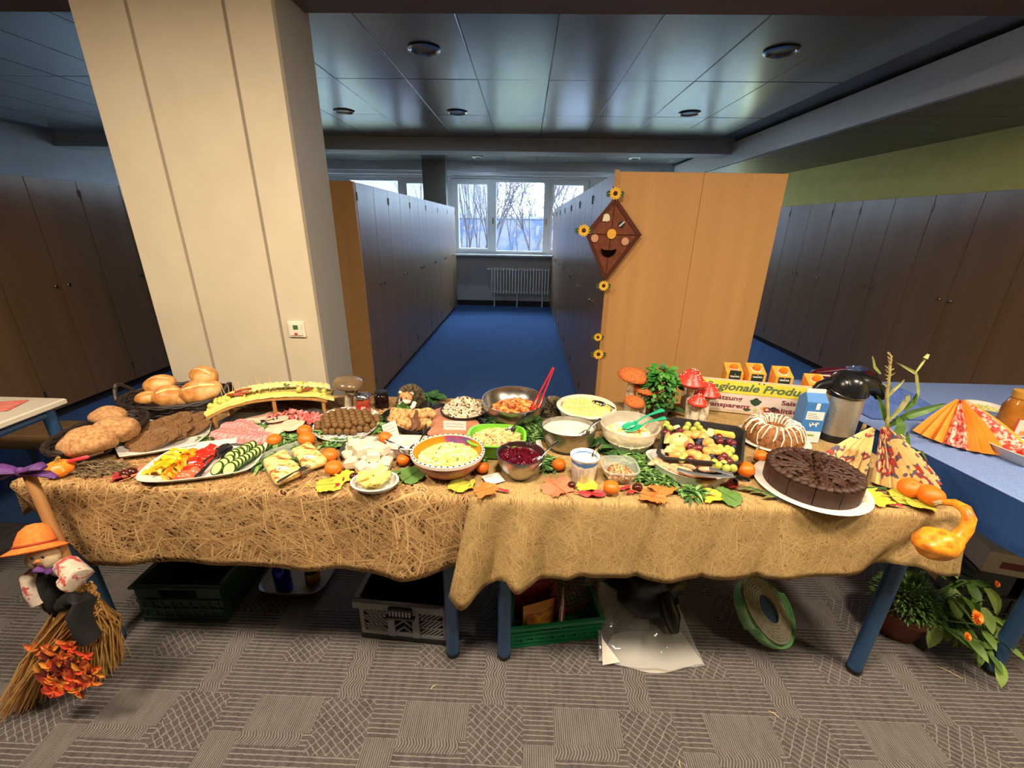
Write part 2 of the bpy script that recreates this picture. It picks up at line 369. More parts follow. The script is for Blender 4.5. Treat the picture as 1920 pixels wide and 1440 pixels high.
for k in range(6):
    cabinet(-2.25, 3.49+.79*k, [.395, .395], -1, .46, 'brown cabinet behind the pillar, %s unit, facing the left row' % ORD[k], 'cabinets behind the pillar')
endp(.5, 1.447, 2.66, 2.70, [.985], 'tan wood end panel of the right cabinet row carrying the kite')
endp(-2.25, -1.3, 3.45, 3.49, [-1.775], 'brown wood end panel of the left cabinet row beside the pillar')
for k in range(9):
    cabinet(-3.75, 1.40+.79*k, [.395, .395], 1, .45, 'dark brown cabinet along the far left, %s unit counted from the front' % ORD[k], 'cabinets along the far left')
yy = 1.50
for k, wd in enumerate([[.41]*2, [.41]*2, [.41]*2, [.411]*3, [.41]*2, [.41]*2, [.41]*2]):
    cabinet(3.4, yy, wd, -1, .39, 'brown cabinet along the yellow wall, %s unit counted from the front' % ORD[k], 'cabinets along the yellow wall'); yy += sum(wd)
# corner strip on the tan panel
struct(G().box(.488, .512, 2.648, 2.662, .0, 1.83).obj('trim_7', mat((176, 128, 74), rough=.5), smooth=False))
# radiator
r = thing('radiator', 'white ribbed radiator under the window at the end of the aisle', 'radiator', (-.10, 8.52, 0))
RAD = mat((222, 222, 218), rough=.35); fin = G().box(-.014, .014, -.05, .05, .25, .76, b=.012)
for k in range(20): inst('fin', fin.mesh('fin', RAD) if k == 0 else fme, r, (-.55+.058*k, 0, 0)); fme = r.children[0].data
for zz in (.29, .72): G().tube([(-.56, 0, zz), (.56, 0, zz)], .016, 8).obj('pipe', RAD, r)
for xx in (-.50, -.05, .45): G().box(xx-.012, xx+.012, -.03, .03, 0, .26).obj('foot', RAD, r, False)
G().tube([(-.58, 0, .72), (-.62, 0, .72), (-.64, 0, .72)], [.014, .022, .018], 10).obj('valve', mat((235, 235, 230), rough=.3), r)
# double switch plate on the pillar
p = B(558, 617, 2.10); s = thing('wall_switch', 'white square wall switch with green and red marks on the pillar', 'switch', (p.x, 2.10, p.z), 0)
G().box(-.042, .042, -.012, 0, -.042, .042, b=.004).obj('plate', mat((238, 230, 212), rough=.3), s, False)
G().box(-.031, .031, -.018, -.011, -.031, .031, b=.003).obj('rocker', mat((240, 233, 216), rough=.3), s, False)
G().box(-.012, .012, -.0195, -.0175, .002, .024).obj('green_mark', mat((70, 108, 58), rough=.5), s, False)
G().box(-.010, .006, -.0195, -.0175, -.026, -.016).obj('red_mark', mat((205, 60, 66), rough=.4), s, False)
# ---------------------------------------------------------------- outdoors
struct(G().box(-40, 40, 8.95, 70, -.6, -.5).obj('lawn', mat((58, 66, 42), (74, 74, 52), 2, rough=.9), smooth=False))
BARK = mat((50, 44, 46), (70, 62, 62), 20, rough=.9)
def tree(x, y, h, label, seed, stems=1, spread=.5, depth=4):
    rr = random.Random(seed); o = thing('bare_tree', label, 'tree', (x, y, -.5), 0, 'bare trees outside the window'); g = G(); g2 = G()
    def br(p, d, ln, rad, k):
        q = [p]; dd = d
        for i in range(3): dd = (dd+Vector((rr.uniform(-.18, .18), rr.uniform(-.18, .18), rr.uniform(-.02, .12)))).normalized(); q.append(q[-1]+dd*ln/3)
        (g if k > 2 else g2).tube(q, [rad, rad*.85, rad*.72, rad*.6], 5 if k > 1 else 3)
        if k == 0: return
        for i in range(rr.randint(3, 4)):
            b = q[rr.choice((1, 2, 3, 3))]; nd = (dd+Vector((rr.uniform(-1, 1)*spread, rr.uniform(-1, 1)*spread, rr.uniform(-.1, .5)))).normalized()
            br(b, nd, ln*rr.uniform(.55, .8), rad*.55, k-1)
    for s in range(stems):
        a = rr.uniform(0, 6.28); br(Vector((.35*cos(a), .35*sin(a), 0))*(stems > 1), Vector((rr.uniform(-.25, .25), rr.uniform(-.2, .2), 1)).normalized(), h*rr.uniform(.3, .42), .07 if stems == 1 else .03, depth if stems == 1 else 3)
    g.obj('trunk', BARK, o); g2.obj('twigs', BARK, o)['kind'] = 'stuff'
tree(-1.3, 11.6, 4.6, 'bare many stemmed shrub outside the left window pane', 3, 9, .25)
tree(.1, 13.5, 5.8, 'bare branching tree outside the middle window pane', 5, 1, .9)
tree(1.0, 12.2, 5.0, 'bare spreading tree outside the right window pane', 11, 1, .9)
tree(-2.6, 12.5, 5, 'bare tree outside left of the concrete column', 21, 5, .35)
tree(-.6, 18, 6.5, 'bare taller tree further off behind the other trees', 31, 2, .8)
tree(3.2, 16, 6.5, 'bare tree further off, furthest right outdoors', 41, 1, .8)
BUSH = mat((84, 90, 30), (120, 110, 40), 14, rough=.8, c3=(74, 50, 28), lo=.3, hi=.75)
b = thing('autumn_bush', 'yellow green bush on the lawn outside the middle pane', 'bush', (.05, 10.2, -.5)); g = G(); rr = random.Random(2)
for k in range(900):
    a = rr.uniform(0, 6.28); q = rr.random()**.5; hh = rr.uniform(.1, 1.45)*(1-.45*q*q); p = Vector((q*.9*cos(a), q*.7*sin(a), hh))
    g.leaf(p, (rr.uniform(-1, 1), rr.uniform(-1, 1), rr.uniform(-.2, .9)), (0, 0, 1), .10, .04, .2, 2)
g.obj('foliage', BUSH, b)['kind'] = 'stuff'
G().tube([(0, 0, 0), (.02, 0, .5), (.05, .05, .9)], [.05, .04, .02], 6).obj('stem', BARK, b)
t = MT('painted concrete wall', .9); co = t.co(); n = t.noise(co, 1.3, 4); t.col(t.ramp(n, [(.3, (70, 72, 84)), (.45, (84, 82, 92)), (.60, (40, 58, 100)), (.63, (84, 84, 94)), (.7, (110, 76, 72))])); 
w = thing('garden_wall', 'graffiti painted low wall seen beyond the trees', 'wall', (0, 20, -.5)); G().box(-12, 12, 0, .3, 0, 2.3).obj('wall_body', t.m, w, False); G().box(-12.1, 12.1, -.06, .36, 2.3, 2.4).obj('coping', mat((90, 88, 92), rough=.9), w, False)
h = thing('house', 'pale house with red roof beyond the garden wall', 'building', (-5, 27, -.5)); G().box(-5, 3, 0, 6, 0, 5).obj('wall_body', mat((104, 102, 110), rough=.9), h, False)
G().prism([(-5.4, 4.9), (3.4, 4.9), (2, 7.6), (-4, 7.6)], -6.4, .4, M=TR(rx=PI/2)).obj('roof', mat((80, 46, 44), (90, 54, 50), 6, rough=.9), h, False)
for xx in (-3.6, -1.4, .8): G().box(xx, xx+1, -.05, .02, 2.6, 4).obj('house_window', mat((96, 108, 124), rough=.2), h, False)

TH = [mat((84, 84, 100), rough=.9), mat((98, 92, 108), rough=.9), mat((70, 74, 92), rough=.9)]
for k in range(9):                        # pale leafless thicket far behind the garden
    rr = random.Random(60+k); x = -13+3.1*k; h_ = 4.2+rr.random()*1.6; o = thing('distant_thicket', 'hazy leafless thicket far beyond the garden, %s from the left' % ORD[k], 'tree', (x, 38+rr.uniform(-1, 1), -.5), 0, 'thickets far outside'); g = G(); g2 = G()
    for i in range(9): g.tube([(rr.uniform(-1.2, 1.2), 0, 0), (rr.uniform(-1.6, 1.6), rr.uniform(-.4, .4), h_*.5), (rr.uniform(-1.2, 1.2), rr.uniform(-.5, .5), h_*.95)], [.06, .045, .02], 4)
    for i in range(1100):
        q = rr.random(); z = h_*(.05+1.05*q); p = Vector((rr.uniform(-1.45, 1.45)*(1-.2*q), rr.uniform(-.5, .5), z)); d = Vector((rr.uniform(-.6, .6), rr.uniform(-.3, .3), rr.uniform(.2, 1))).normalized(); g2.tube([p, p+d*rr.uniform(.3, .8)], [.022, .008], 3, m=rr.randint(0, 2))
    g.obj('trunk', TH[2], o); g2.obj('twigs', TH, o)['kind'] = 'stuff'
# ================================================================ tables, cloths, things below
BLUEP = mat((44, 78, 118), rough=.4, bump=.15, bsc=500); WOODT = mat((206, 190, 160), (214, 200, 172), 30, rough=.4)
def table(x0, x1, y0, y1, label, zt=.75, out=None, legs=None, topm=None):
    t = thing('table', label, 'table', ((x0+x1)/2, (y0+y1)/2, 0)); cx, cy = (x0+x1)/2, (y0+y1)/2
    if out: G().prism([(x-cx, y-cy) for x, y in out], zt-.03, zt-.002, b=.004).obj('tabletop', topm or WOODT, t, False)
    else: G().box(x0-cx, x1-cx, y0-cy, y1-cy, zt-.03, zt-.002, b=.005).obj('tabletop', topm or WOODT, t, False)
    lg = legs or [(x0+.045, y0+.055), (x1-.045, y0+.055), (x0+.045, y1-.055), (x1-.045, y1-.055)]
    for x, y in lg: 
        l = G().lathe([(.024, .012), (.024, zt-.03)], 20).obj('leg', BLUEP, t, loc=(x-cx, y-cy, 0)); G().lathe([(.0, 0), (.022, .0), (.0255, .004), (.0255, .02)], 16).obj('foot_cap', BLACK, l)
    a = [lg[0], lg[1], lg[3], lg[2]]
    for p, q in zip(a, a[1:]+a[:1]): G().tube([(p[0]-cx, p[1]-cy, zt-.06), (q[0]-cx, q[1]-cy, zt-.06)], .017, 8).obj('rail', BLUEP, t)
    return t
table(-1.585, -.192, 1.093, 1.85, 'left buffet table with blue steel legs under the coarse straw cloth')
table(-.088, 1.302, 1.093, 1.85, 'right buffet table with blue steel legs under the fine straw cloth')
table(1.55, 3.0, 1.0, 2.3, 'side table at the right with blue legs and navy cloth', .735, out=[(1.62, 1.0), (3.0, 1.0), (3.0, 2.3), (1.45, 2.3)], legs=[(1.771, 1.168), (2.9, 1.1), (1.6, 2.2), (2.9, 2.2)])
table(-3.3, -2.12, 1.0, 1.76, 'pale topped side table with blue legs at the far left', .748, topm=mat((222, 212, 194), (228, 218, 202), 90, rough=.35))
def straw(name, W, Ln, n, dens, cols, base, curl, seed, dp=1):
    t = MT(name, .85, spec=.15); rr = random.Random(seed); uv = t.co('UV'); u, v, _ = t.sep(uv); c = t.ramp(t.noise(uv, 22, 3), [(.35, base[0]), (.65, base[1])])
    nz = t.nt.nodes.new('ShaderNodeTexNoise'); nz.inputs['Scale'].default_value = curl[1]; nz.inputs['Detail'].default_value = 1; t.nt.links.new(uv, nz.inputs['Vector'])
    d = t.sep(nz.outputs['Color']); u = u+(d[0]-.5)*curl[0]; v = v+(d[1]-.5)*curl[0]; hgt = None
    for k in range(n):
        a = PI*((k*.618034) % 1)+rr.uniform(-.15, .15); w = W*rr.uniform(.7, 1.35); ca, sa = cos(a), sin(a)
        p = u*ca+v*sa+rr.uniform(0, 3); q = u*(-sa)+v*ca+rr.uniform(0, 3)
        r = (q/w); row = r.fl(); off, _ = t.white(t.comb(row, k*1.7+.3)); s = (p/Ln+off*9.3); seg = s.fl()
        h, hc = t.white(t.comb(row*.731+seg*3.17, seg+k*2.3+.11)); hr, hg, hb = t.sep(hc)
        ends = (s.fr()-.5).abs().lt(hg*.2+.26); prof = (r.fr()-.5).abs(); msk = h.lt(dens)*ends*prof.lt(hb*.2+.22)
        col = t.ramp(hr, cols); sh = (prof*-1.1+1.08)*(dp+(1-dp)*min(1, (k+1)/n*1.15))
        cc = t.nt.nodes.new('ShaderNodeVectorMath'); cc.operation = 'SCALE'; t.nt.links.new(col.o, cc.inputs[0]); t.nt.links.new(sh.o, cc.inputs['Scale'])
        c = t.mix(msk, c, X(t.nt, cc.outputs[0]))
    t.col(c); t.bump(t.noise(uv, 900, 1), .12, .001); return t.m
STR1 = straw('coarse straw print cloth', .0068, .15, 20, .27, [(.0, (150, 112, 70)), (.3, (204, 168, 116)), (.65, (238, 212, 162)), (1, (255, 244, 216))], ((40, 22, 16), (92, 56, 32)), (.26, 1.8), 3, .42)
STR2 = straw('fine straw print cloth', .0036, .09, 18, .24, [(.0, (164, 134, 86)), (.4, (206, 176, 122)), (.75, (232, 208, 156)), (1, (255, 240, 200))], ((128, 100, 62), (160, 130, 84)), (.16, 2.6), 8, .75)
def cloth(label, group, m, x0, x1, y1, bot, yb, zt, folds, yf=1.083, ym=.0, back=.16, side=None, name='tablecloth'):
    pts = [B(u, v, yb) for u, v in bot]; bx = [p.x for p in pts]; bz = [p.z for p in pts]; n = 110; g = G(); uv = []; rows = []
    def row(f): rows.append([f(i/n) for i in range(n+1)])
    X0 = lambda s: x0+(x1-x0)*s
    row(lambda s: (X0(s), y1+.006, zt-back, X0(s), y1+back)); row(lambda s: (X0(s), y1+.005, zt-.01, X0(s), y1+.01))
    for k in range(7):
        y = y1+(yf+.012-y1)*k/6; row(lambda s: (X0(s), y, zt+.0012*MN.noise((X0(s)*5, y*5, 1))*(0 < k < 6), X0(s), y))
    def hang(t):
        def f(s):
            bxx = bx[0]+(bx[-1]-bx[0])*s; zb = float(np.interp(bxx, bx, bz)); x = X0(s)+(bxx-X0(s))*t
            fy = sum(a*math.exp(-((s-c-(sh[0] if sh else 0)*t)/w)**2)*(t**pw) for c, w, a, pw, *sh in folds)+.004*t*MN.noise((s*14, t*2, x0))
            return (x, yf-(yf-yb)*t-fy-.004, (zt-.012)+(zb-zt+.012)*t, x, 1.08-(zt-zb)*t)
        return f
    row(lambda s: (X0(s), yf+.002, zt-.003, X0(s), yf+.003))
    for k in range(13): row(hang(k/12))
    for r in rows:
        for p in r: g.v.append(p[:3]); uv.append((p[3], p[4]))
    w = n+1; g.f = [(j*w+i, j*w+i+1, (j+1)*w+i+1, (j+1)*w+i) for j in range(len(rows)-1) for i in range(n)]
    if side:                              # hang at one end
        b = len(g.v); xe = x0 if side[0] < 0 else x1; ns = 12
        for j in range(7):
            t = j/6
            for i in range(ns+1):
                y = yf+.01+(y1-yf)*i/ns; x = xe+side[0]*(.004+.012*t+.008*t*sin(i*1.3)); z = zt-.002-side[1]*t; g.v.append((x, y, z)); uv.append((x+side[0]*side[1]*t, y))
        g.f += [(b+j*(ns+1)+i, b+j*(ns+1)+i+1, b+(j+1)*(ns+1)+i+1, b+(j+1)*(ns+1)+i) for j in range(6) for i in range(ns)]
    g.mi = [0]*len(g.f); g.uv = uv; o = g.obj(name, m, smooth=60); tag(o, label, 'tablecloth', group)
    md = o.modifiers.new('thickness', 'SOLIDIFY'); md.thickness = .0012; md.offset = 1; return o
cloth('coarse straw print tablecloth on the left buffet table', None, STR1, -1.592, -.1, 1.86,
      [(172, 1060), (330, 1050), (480, 1057), (640, 1066), (755, 1079), (800, 1077), (870, 1062)], 1.062, .7535,
      [(.1, .05, .010, 1), (.50, .10, .016, .7, .1), (.72, .05, -.012, .6, -.05), (.85, .06, .022, 1), (.97, .03, -.012, 1), (.33, .08, .010, 1, .05)], side=(-1, .13))
cloth('fine straw print tablecloth on the right buffet table', None, STR2, -.150, 1.312, 1.862,
      [(843, 1110), (862, 1123), (880, 1122), (903, 1113), (931, 1085), (950, 1077), (969, 1096), (996, 1100), (1034, 1083), (1089, 1072), (1108, 1079), (1163, 1082), (1221, 1085), (1360, 1082), (1540, 1078), (1640, 1070), (1715, 1058), (1795, 1077)], 1.05, .7565,
      [(.02, .03, .045, 1, .01), (.075, .022, -.028, .8, -.01), (.125, .025, .042, 1, .01), (.185, .02, -.018, .6), (.24, .012, .010, .4), (.26, .04, .014, 1), (.395, .012, -.012, .4, -.015), (.42, .03, .016, 1, .02), (.53, .009, -.009, .3, -.02), (.56, .03, .010, .7), (.64, .010, -.011, .3, -.025), (.67, .04, .014, 1), (.80, .05, .010, 1), (.985, .035, -.034, .5, -.13), (.99, .035, .026, .8, -.04)], yf=1.078, side=(1, .26))
NAVY = mat((36, 62, 112), (44, 74, 128), 300, rough=.9, spec=.1)
LBLUE = mat((112, 136, 190), (128, 150, 200), 200, rough=.85, spec=.1)
# navy cloth on the right side table
q = [(1.612, .985), (3.01, .985), (3.01, 2.31), (1.435, 2.31)]; g = G(); g.add([(x, y, .7375) for x, y in q], [(0, 1, 2, 3)], 1)
def hangr(s, t):
    x = 1.435+(1.612-1.435)*s; y = 2.31+(.985-2.31)*s; return (x-.004-.02*t-.008*t*sin(s*31), y, .7375-.155*t)
g.sheet(hangr, 40, 8, 0)
g.sheet(lambda s, t: (1.612+1.4*s, .985-.006-.02*t-.01*t*sin(s*40), .7375-.03*t), 40, 3, 0)
tag(g.obj('tablecloth', [NAVY, LBLUE]), 'navy blue cloth hanging over the side table at the right', 'tablecloth')
# ---- below the tables
def crate(label, w, d, h, m, loc, rz, slot=True):
    c = thing('crate', label, 'crate', loc, rz); a = w/2
    G().box(-a+.012, a-.012, 0, d, 0, .012).obj('bottom', m, c, False)
    for nm, (x0, x1, y0, y1) in (('side_panel', (-a+.012, -a+.02, .012, d)), ('side_panel', (a-.02, a-.012, .012, d)), ('back_panel', (-a+.012, a-.012, d-.01, d))):
        G().box(x0, x1, y0, y1, .012, h).obj(nm, m, c, False)
    f = G().box(-a+.012, a-.012, .006, .012, .012, h*.62).box(-a+.012, -.075, .006, .012, h*.62, h).box(.075, a-.012, .006, .012, h*.62, h).obj('front_panel', m, c, False)
    for k in range(3): 
        G().box(-a+.012, a-.012, .0, .006, .02+h*.26*k, .028+h*.26*k).obj('rib', m, f, False)
    for k in range(9): x = -a+.03+(w-.06)*k/8; G().box(x-.003, x+.003, .001, .006, .02, h*.58).obj('rib', m, f, False)
    for k in range(8): x = -a+.03+(w-.06)*k/8; G().box(x, x+.006, .0015, .006, .02, .02+h*.26, M=None).obj('rib', m, f, False)
    g = G()
    g.box(-a, a, -.004, .016, h, h+.014, b=.003).box(-a, a, d-.012, d+.006, h, h+.014, b=.003).box(-a, -a+.02, .016, d-.012, h, h+.014, b=.003).box(a-.02, a, .016, d-.012, h, h+.014, b=.003)
    g.obj('rim', m, c, False); return c
p, q = A(263, 1163, 0), A(436, 1167, 0); DGRN = mat((22, 52, 36), rough=.45)
crate('dark green plastic crate on the floor below the left table', .36, .30, .17, DGRN, ((p.x+q.x)/2, p.y, 0), .03)
p, q = A(945, 1218, 0), A(1132, 1196, 0); GRN = mat((16, 112, 70), rough=.4)
gc = crate('bright green plastic crate with packets below the right table', (q-p).length, .36, .085, GRN, ((p.x+q.x)/2, (p.y+q.y)/2, 0), math.atan2(q.y-p.y, q.x-p.x))
gx, gy, ga = gc.location.x, gc.location.y, gc.rotation_euler.z
def gcl(x, y, z): return (gx+x*cos(ga)-y*sin(ga), gy+x*sin(ga)+y*cos(ga), z)
def packet(label, loc, rz, w, h, t_, m1, m2, lean=0):
    c = thing('food_packet', label, 'packet', loc, rot=(lean, 0, rz)); a = w/2
    g = G().sheet(lambda u, v: ((u-.5)*w, -t_/2*sin(PI*min(1, max(0, u)))**.5*sin(PI*v)**.5-.001, v*h), 10, 10).sheet(lambda u, v: ((.5-u)*w, t_/2*sin(PI*min(1, max(0, u)))**.5*sin(PI*v)**.5+.001, v*h), 10, 10)
    g.obj('pouch', m1, c); G().box(-a, a, -.002, .002, h-.004, h+.01).obj('seam', m1, c, False)
    G().sheet(lambda u, v: ((u-.5)*w*.8, -t_/2*sin(PI*(u*.8+.1))**.5*sin(PI*(v*.6+.2))**.5-.003, (v*.6+.2)*h), 8, 8).obj('printed_front', m2, c); return c
packet('yellow and orange food packet standing in the green crate', gcl(-.06, .045, .014), ga+.2, .13, .15, .03, mat((196, 128, 34), rough=.35), mat((218, 160, 56), (140, 70, 30), 30, rough=.35))
packet('red food packet behind the yellow packet in the crate', gcl(-.07, .12, .014), ga+.1, .15, .18, .03, mat((140, 40, 28), rough=.35), mat((170, 60, 36), (110, 30, 24), 25, rough=.35))
packet('narrow white edged packet beside the yellow packet', gcl(.035, .055, .014), ga+1.25, .09, .155, .02, mat((210, 190, 180), rough=.4), mat((180, 60, 44), rough=.4))
packet('narrow red packet next to the white edged packet', gcl(.017, .11, .014), ga+1.25, .09, .15, .02, mat((170, 46, 36), rough=.4), mat((200, 90, 60), rough=.4))
# wicker basket leaning in the green crate
wb = thing('wicker_basket', 'round woven basket standing on edge in the green crate', 'basket', gcl(.085, .20, .14), rot=(1.25, 0, ga+.1)); WICK = mat((150, 112, 70), (112, 78, 46), 60, rough=.7)
for k in range(7):
    r_ = .02+.017*k; g = G()
    for s in range(int(10+5*k)): a = 2*PI*s/int(10+5*k); g.ball((r_*cos(a), r_*sin(a), .004*k), (.011, .007, .007), 6, M=None)
    g.obj('woven_ring', WICK, wb)
G().tube([(.142*cos(2*PI*i/24), .142*sin(2*PI*i/24), .03) for i in range(25)], .012, 7).obj('rim', WICK, wb)
# grey folding crate
p, q = A(679, 1196, 0), A(842, 1212, 0); w = (q-p).length; GREYP = mat((126, 126, 128), rough=.45); a = w/2
c = thing('folding_crate', 'grey slotted folding crate with black base below the table joint', 'crate', ((p.x+q.x)/2, (p.y+q.y)/2, 0), math.atan2(q.y-p.y, q.x-p.x)); hh = .20
G().box(-a, a, 0, .30, 0, .03, b=.006).obj('base', BLACK, c, False)
for x in (-a-.002, a-.010): G().box(x, x+.012, .02, .30, .03, hh).obj('side_panel', BLACK, c, False)
G().box(-a, a, .29, .30, .03, hh).obj('back_panel', BLACK, c, False)
fp = G().box(-a+.004, a-.004, .0, .008, .03, .045).box(-a+.004, a-.004, .0, .008, hh-.045, hh-.03).box(-a+.004, -a+.02, .0, .008, .045, hh-.045).box(a-.02, a-.004, 0, .008, .045, hh-.045).box(-.062, -.036, -.003, .008, .03, hh-.03).box(.036, .062, -.003, .008, .03, hh-.03).obj('front_panel', GREYP, c, False)
sl = G().box(-.0022, .0022, .0, .006, -.027, .027).mesh('slat', GREYP, False)
for sx_, xa, xb in ((1, -a+.022, -.064), (-1, .064, a-.022)):
    for i in range(5):
        for j in range(3): inst('slat', sl, fp, (xa+(xb-xa)*(i+.5)/5, .001, .06+.042*j), (0, -sx_*.85, 0))
    for j in range(2): G().box(xa, xb, .002, .006, .078+.042*j, .082+.042*j).obj('slat', GREYP, fp, False)
for j in range(3):
    for s in (-1, 1): inst('slat', sl, fp, (s*.018, .001, .06+.032*j), (0, -s*.85, 0))
G().box(-.03, .03, 0, .006, .115, .14).obj('slat', GREYP, fp, False)
g = G().box(-a-.012, a+.012, -.014, .004, hh-.032, hh+.005, b=.004).box(-a-.012, -a+.006, .004, .30, hh-.01, hh+.005).box(a-.006, a+.012, .004, .30, hh-.01, hh+.005); g.obj('rim', GREYP, c, False)
G().box(-.045, .045, -.026, -.012, hh-.042, hh-.004, b=.005).box(-.055, .055, -.034, -.01, hh-.05, hh-.042, b=.003).obj('handle', BLACK, c, False)
for s in range(7): G().box(-.04+.0125*s, -.034+.0125*s, -.029, -.024, hh-.036, hh-.012).obj('grip_rib', GREYP, c.children[-1], False)
# tray with bottle and jar
p, q = A(478, 1117, 0), A(605, 1119, 0); w = (q-p).length
tr = thing('serving_tray', 'grey rounded plastic tray on the floor behind the dark green crate', 'tray', ((p.x+q.x)/2, p.y+.13, 0)); TRM = mat((110, 110, 114), rough=.45)
G().vessel(sup(w/2, .14, 5), [(.86, 0), (.9, .002), (1, .028), (1.02, .03), (1.0, .032), (.97, .028), (.88, .006), (.8, .005)]).obj('tray_body', TRM, tr)
p = A(530, 1112, .006); b = thing('blue_bottle', 'shiny dark blue bottle standing in the grey floor tray', 'bottle', (p.x, p.y+.02, .006))
G().lathe([(0, 0), (.032, 0), (.035, .004), (.035, .11), (.030, .13), (.013, .15), (.012, .17)], 20).obj('bottle_body', mat((20, 34, 150), rough=.08, metal=.6), b); G().lathe([(.015, .165), (.015, .185), (.012, .187)], 14).obj('cap', BLACK, b)
p = A(582, 1098, .006); b = thing('glass_jar', 'small amber jar with a dark lid in the floor tray', 'jar', (p.x, p.y+.03, .006))
G().lathe([(0, 0), (.03, 0), (.033, .005), (.033, .05), (.027, .058)], 18).obj('jar_body', mat((150, 104, 50), rough=.15), b); G().lathe([(.029, .056), (.030, .058), (.030, .072), (.027, .075)], 18).obj('lid', mat((70, 66, 60), rough=.3, metal=.6), b)
# clear bag with a black bundle in front of white card
t = MT('clear plastic film', .08); t.set(Transmission_Weight=.0, Alpha=.38, Specular_IOR_Level=.9); t.col((200, 200, 200)); FILM = t.m
p0, p1, p2 = A(1122, 1238, 0), A(1232, 1253, 0), A(1316, 1238, 0)
bg_ = thing('plastic_bag', 'clear plastic bag with white card edge lying before the black bundle', 'bag', ((p0.x+p2.x)/2, p1.y, 0)); cx, cy = (p0.x+p2.x)/2, p1.y; wid = (p2-p0).length
def bagf(s, t):
    x = (s-.5)*wid*(1-.12*t); y = .012+.24*t-.03*sin(PI*s)+.012*MN.noise((s*7, t*5, 3)); z = .008+.15*t**1.6*(1-.75*s)+.012*sin(PI*s)*(1-t)+.012*MN.noise((s*9, t*7, 0))*sin(PI*t); return (x, y, max(.004, z+.01*MN.noise((s*22, t*14, 4))*sin(PI*t)))
G().sheet(bagf, 30, 16).obj('film', FILM, bg_)
G().sheet(lambda s, t: ((s-.5)*wid*(1-.32*t)+.01*t, .02+(.10+.05*s)*t-.035*sin(PI*s)*(1-t)+.006*sin(s*9), .0025+.012*t+.003*MN.noise((s*6, t*3, 1))), 24, 6).obj('white_card', mat((176, 170, 162), rough=.6), bg_)
G().sheet(lambda s, t: (-wid*.5+.012+wid*.16*s*(1-t)-.0*t, .0+.07*t, .004+.085*t*(1-.3*s)+.02*s*(1-t)), 8, 8).obj('white_flap', mat((212, 206, 196), rough=.6), bg_)
p = A(1235, 1196, .0); bb = thing('black_bundle', 'black rubbish bag bundle lying behind the clear plastic bag', 'bag', (p.x-.02, p.y+.18, 0)); BLK = mat((14, 14, 17), rough=.35)
G().ball((0, 0, .125), (.155, .15, .125), 28, nz=.35, fr=14, seed=5).obj('bundle', BLK, bb); G().tube([(.03, -.05, .2), (.04, -.10, .16), (.06, -.17, .10), (.07, -.19, .05)], [.02, .03, .035, .02], 9).obj('bag_neck', BLK, bb)
# rolled hose with green ribbon, leaning
p = A(1450, 1218, 0); rl = thing('ribbon_roll', 'white rolled band with loose green ribbon leaning below the right table', 'roll', (p.x+.0, p.y+.0, .0), rot=(0, 0, 0))
RW = mat((176, 170, 150), (150, 144, 126), 50, rough=.6); RG = mat((104, 168, 104), (150, 204, 140), 12, rough=.45, c3=(70, 130, 80))
nrm = Vector((.42, -.50, .76)).normalized(); ctr = Vector((-.015, .075, .125)); fm = frame(ctr, nrm, (0, 0, 1))
def disc(r0, r1, d0, d1, nm, m, k=0, ell=(1.0, 1.25)): 
    g = G(); n = 40; P = lambda r, d: [fm @ Vector((d, ell[0]*r*cos(2*PI*i/n), ell[1]*r*sin(2*PI*i/n))) for i in range(n)]
    g.rings([[tuple(q) for q in P(r, d)] for r, d in ((r0, d1), (r1, d1), (r1, d0), (r0, d0), (r0, d1))], c0=False, c1=False); return g.obj(nm, m, rl)
for k in range(7): disc(.042+.0085*k, .0495+.0085*k, -.02, .012-.0012*k, 'wound_layer', RW)
disc(.0, .042, -.02, .0, 'blue_core', mat((20, 66, 96), rough=.6)); 
for k, (r_, ph) in enumerate(((.112, 0), (.118, .5), (.125, .9))):
    g = G(); n = 48; rs = []
    for i in range(n+1):
        a = 2*PI*i/n+ph; q = r_+.004*sin(3*a+k); e = .010+.004*sin(2*a+k)
        rs.append([tuple(fm @ Vector((d, q*cos(a)+(.012*k if sin(a) < 0 else 0), 1.05*q*sin(a)-.012))) for d in (-.03-e, .0-e*.2)])
    g.rings(rs, c0=False, c1=False, closed=False); o = g.obj('green_ribbon', RG, rl); o.modifiers.new('t', 'SOLIDIFY').thickness = .0015
# potted marigold on the floor at the right
p = A(1690, 1205, 0); pl = thing('potted_marigold', 'terracotta pot with leafy orange flowering marigold right of the table leg', 'plant', (p.x+.02, p.y+.06, 0)); rr = random.Random(4)
POT = mat((112, 58, 40), (126, 68, 48), 30, rough=.6); G().lathe([(0, 0), (.062, 0), (.066, .004), (.088, .10), (.094, .10), (.096, .125), (.088, .125), (.084, .105), (0, .105)], 32).obj('pot', POT, pl)
G().lathe([(.084, .100), (.04, .112), (0, .114)], 24, c0=False).obj('soil', mat((50, 34, 24), (70, 50, 36), 60, rough=1), pl)
LF = [mat((84, 120, 44), (120, 150, 64), 20, rough=.55), mat((58, 96, 36), (90, 126, 50), 20, rough=.55), mat((128, 158, 74), (150, 176, 96), 20, rough=.5)]
g = G()
for k in range(1500):                     # fine leaved herb mound in the pot
    a = rr.uniform(0, 6.28); e = rr.uniform(0, 1.25); R_ = .10*rr.uniform(.75, 1.12); q = Vector((R_*cos(a)*cos(e), R_*sin(a)*cos(e), .13+.12*sin(e)*rr.uniform(.8, 1.1)))
    g.leaf(q, (cos(a)*cos(e)+rr.uniform(-.5, .5), sin(a)*cos(e)+rr.uniform(-.5, .5), sin(e)+rr.uniform(-.3, .5)), (0, 0, 1), .022, .0035, .3, 2, m=k % 2)
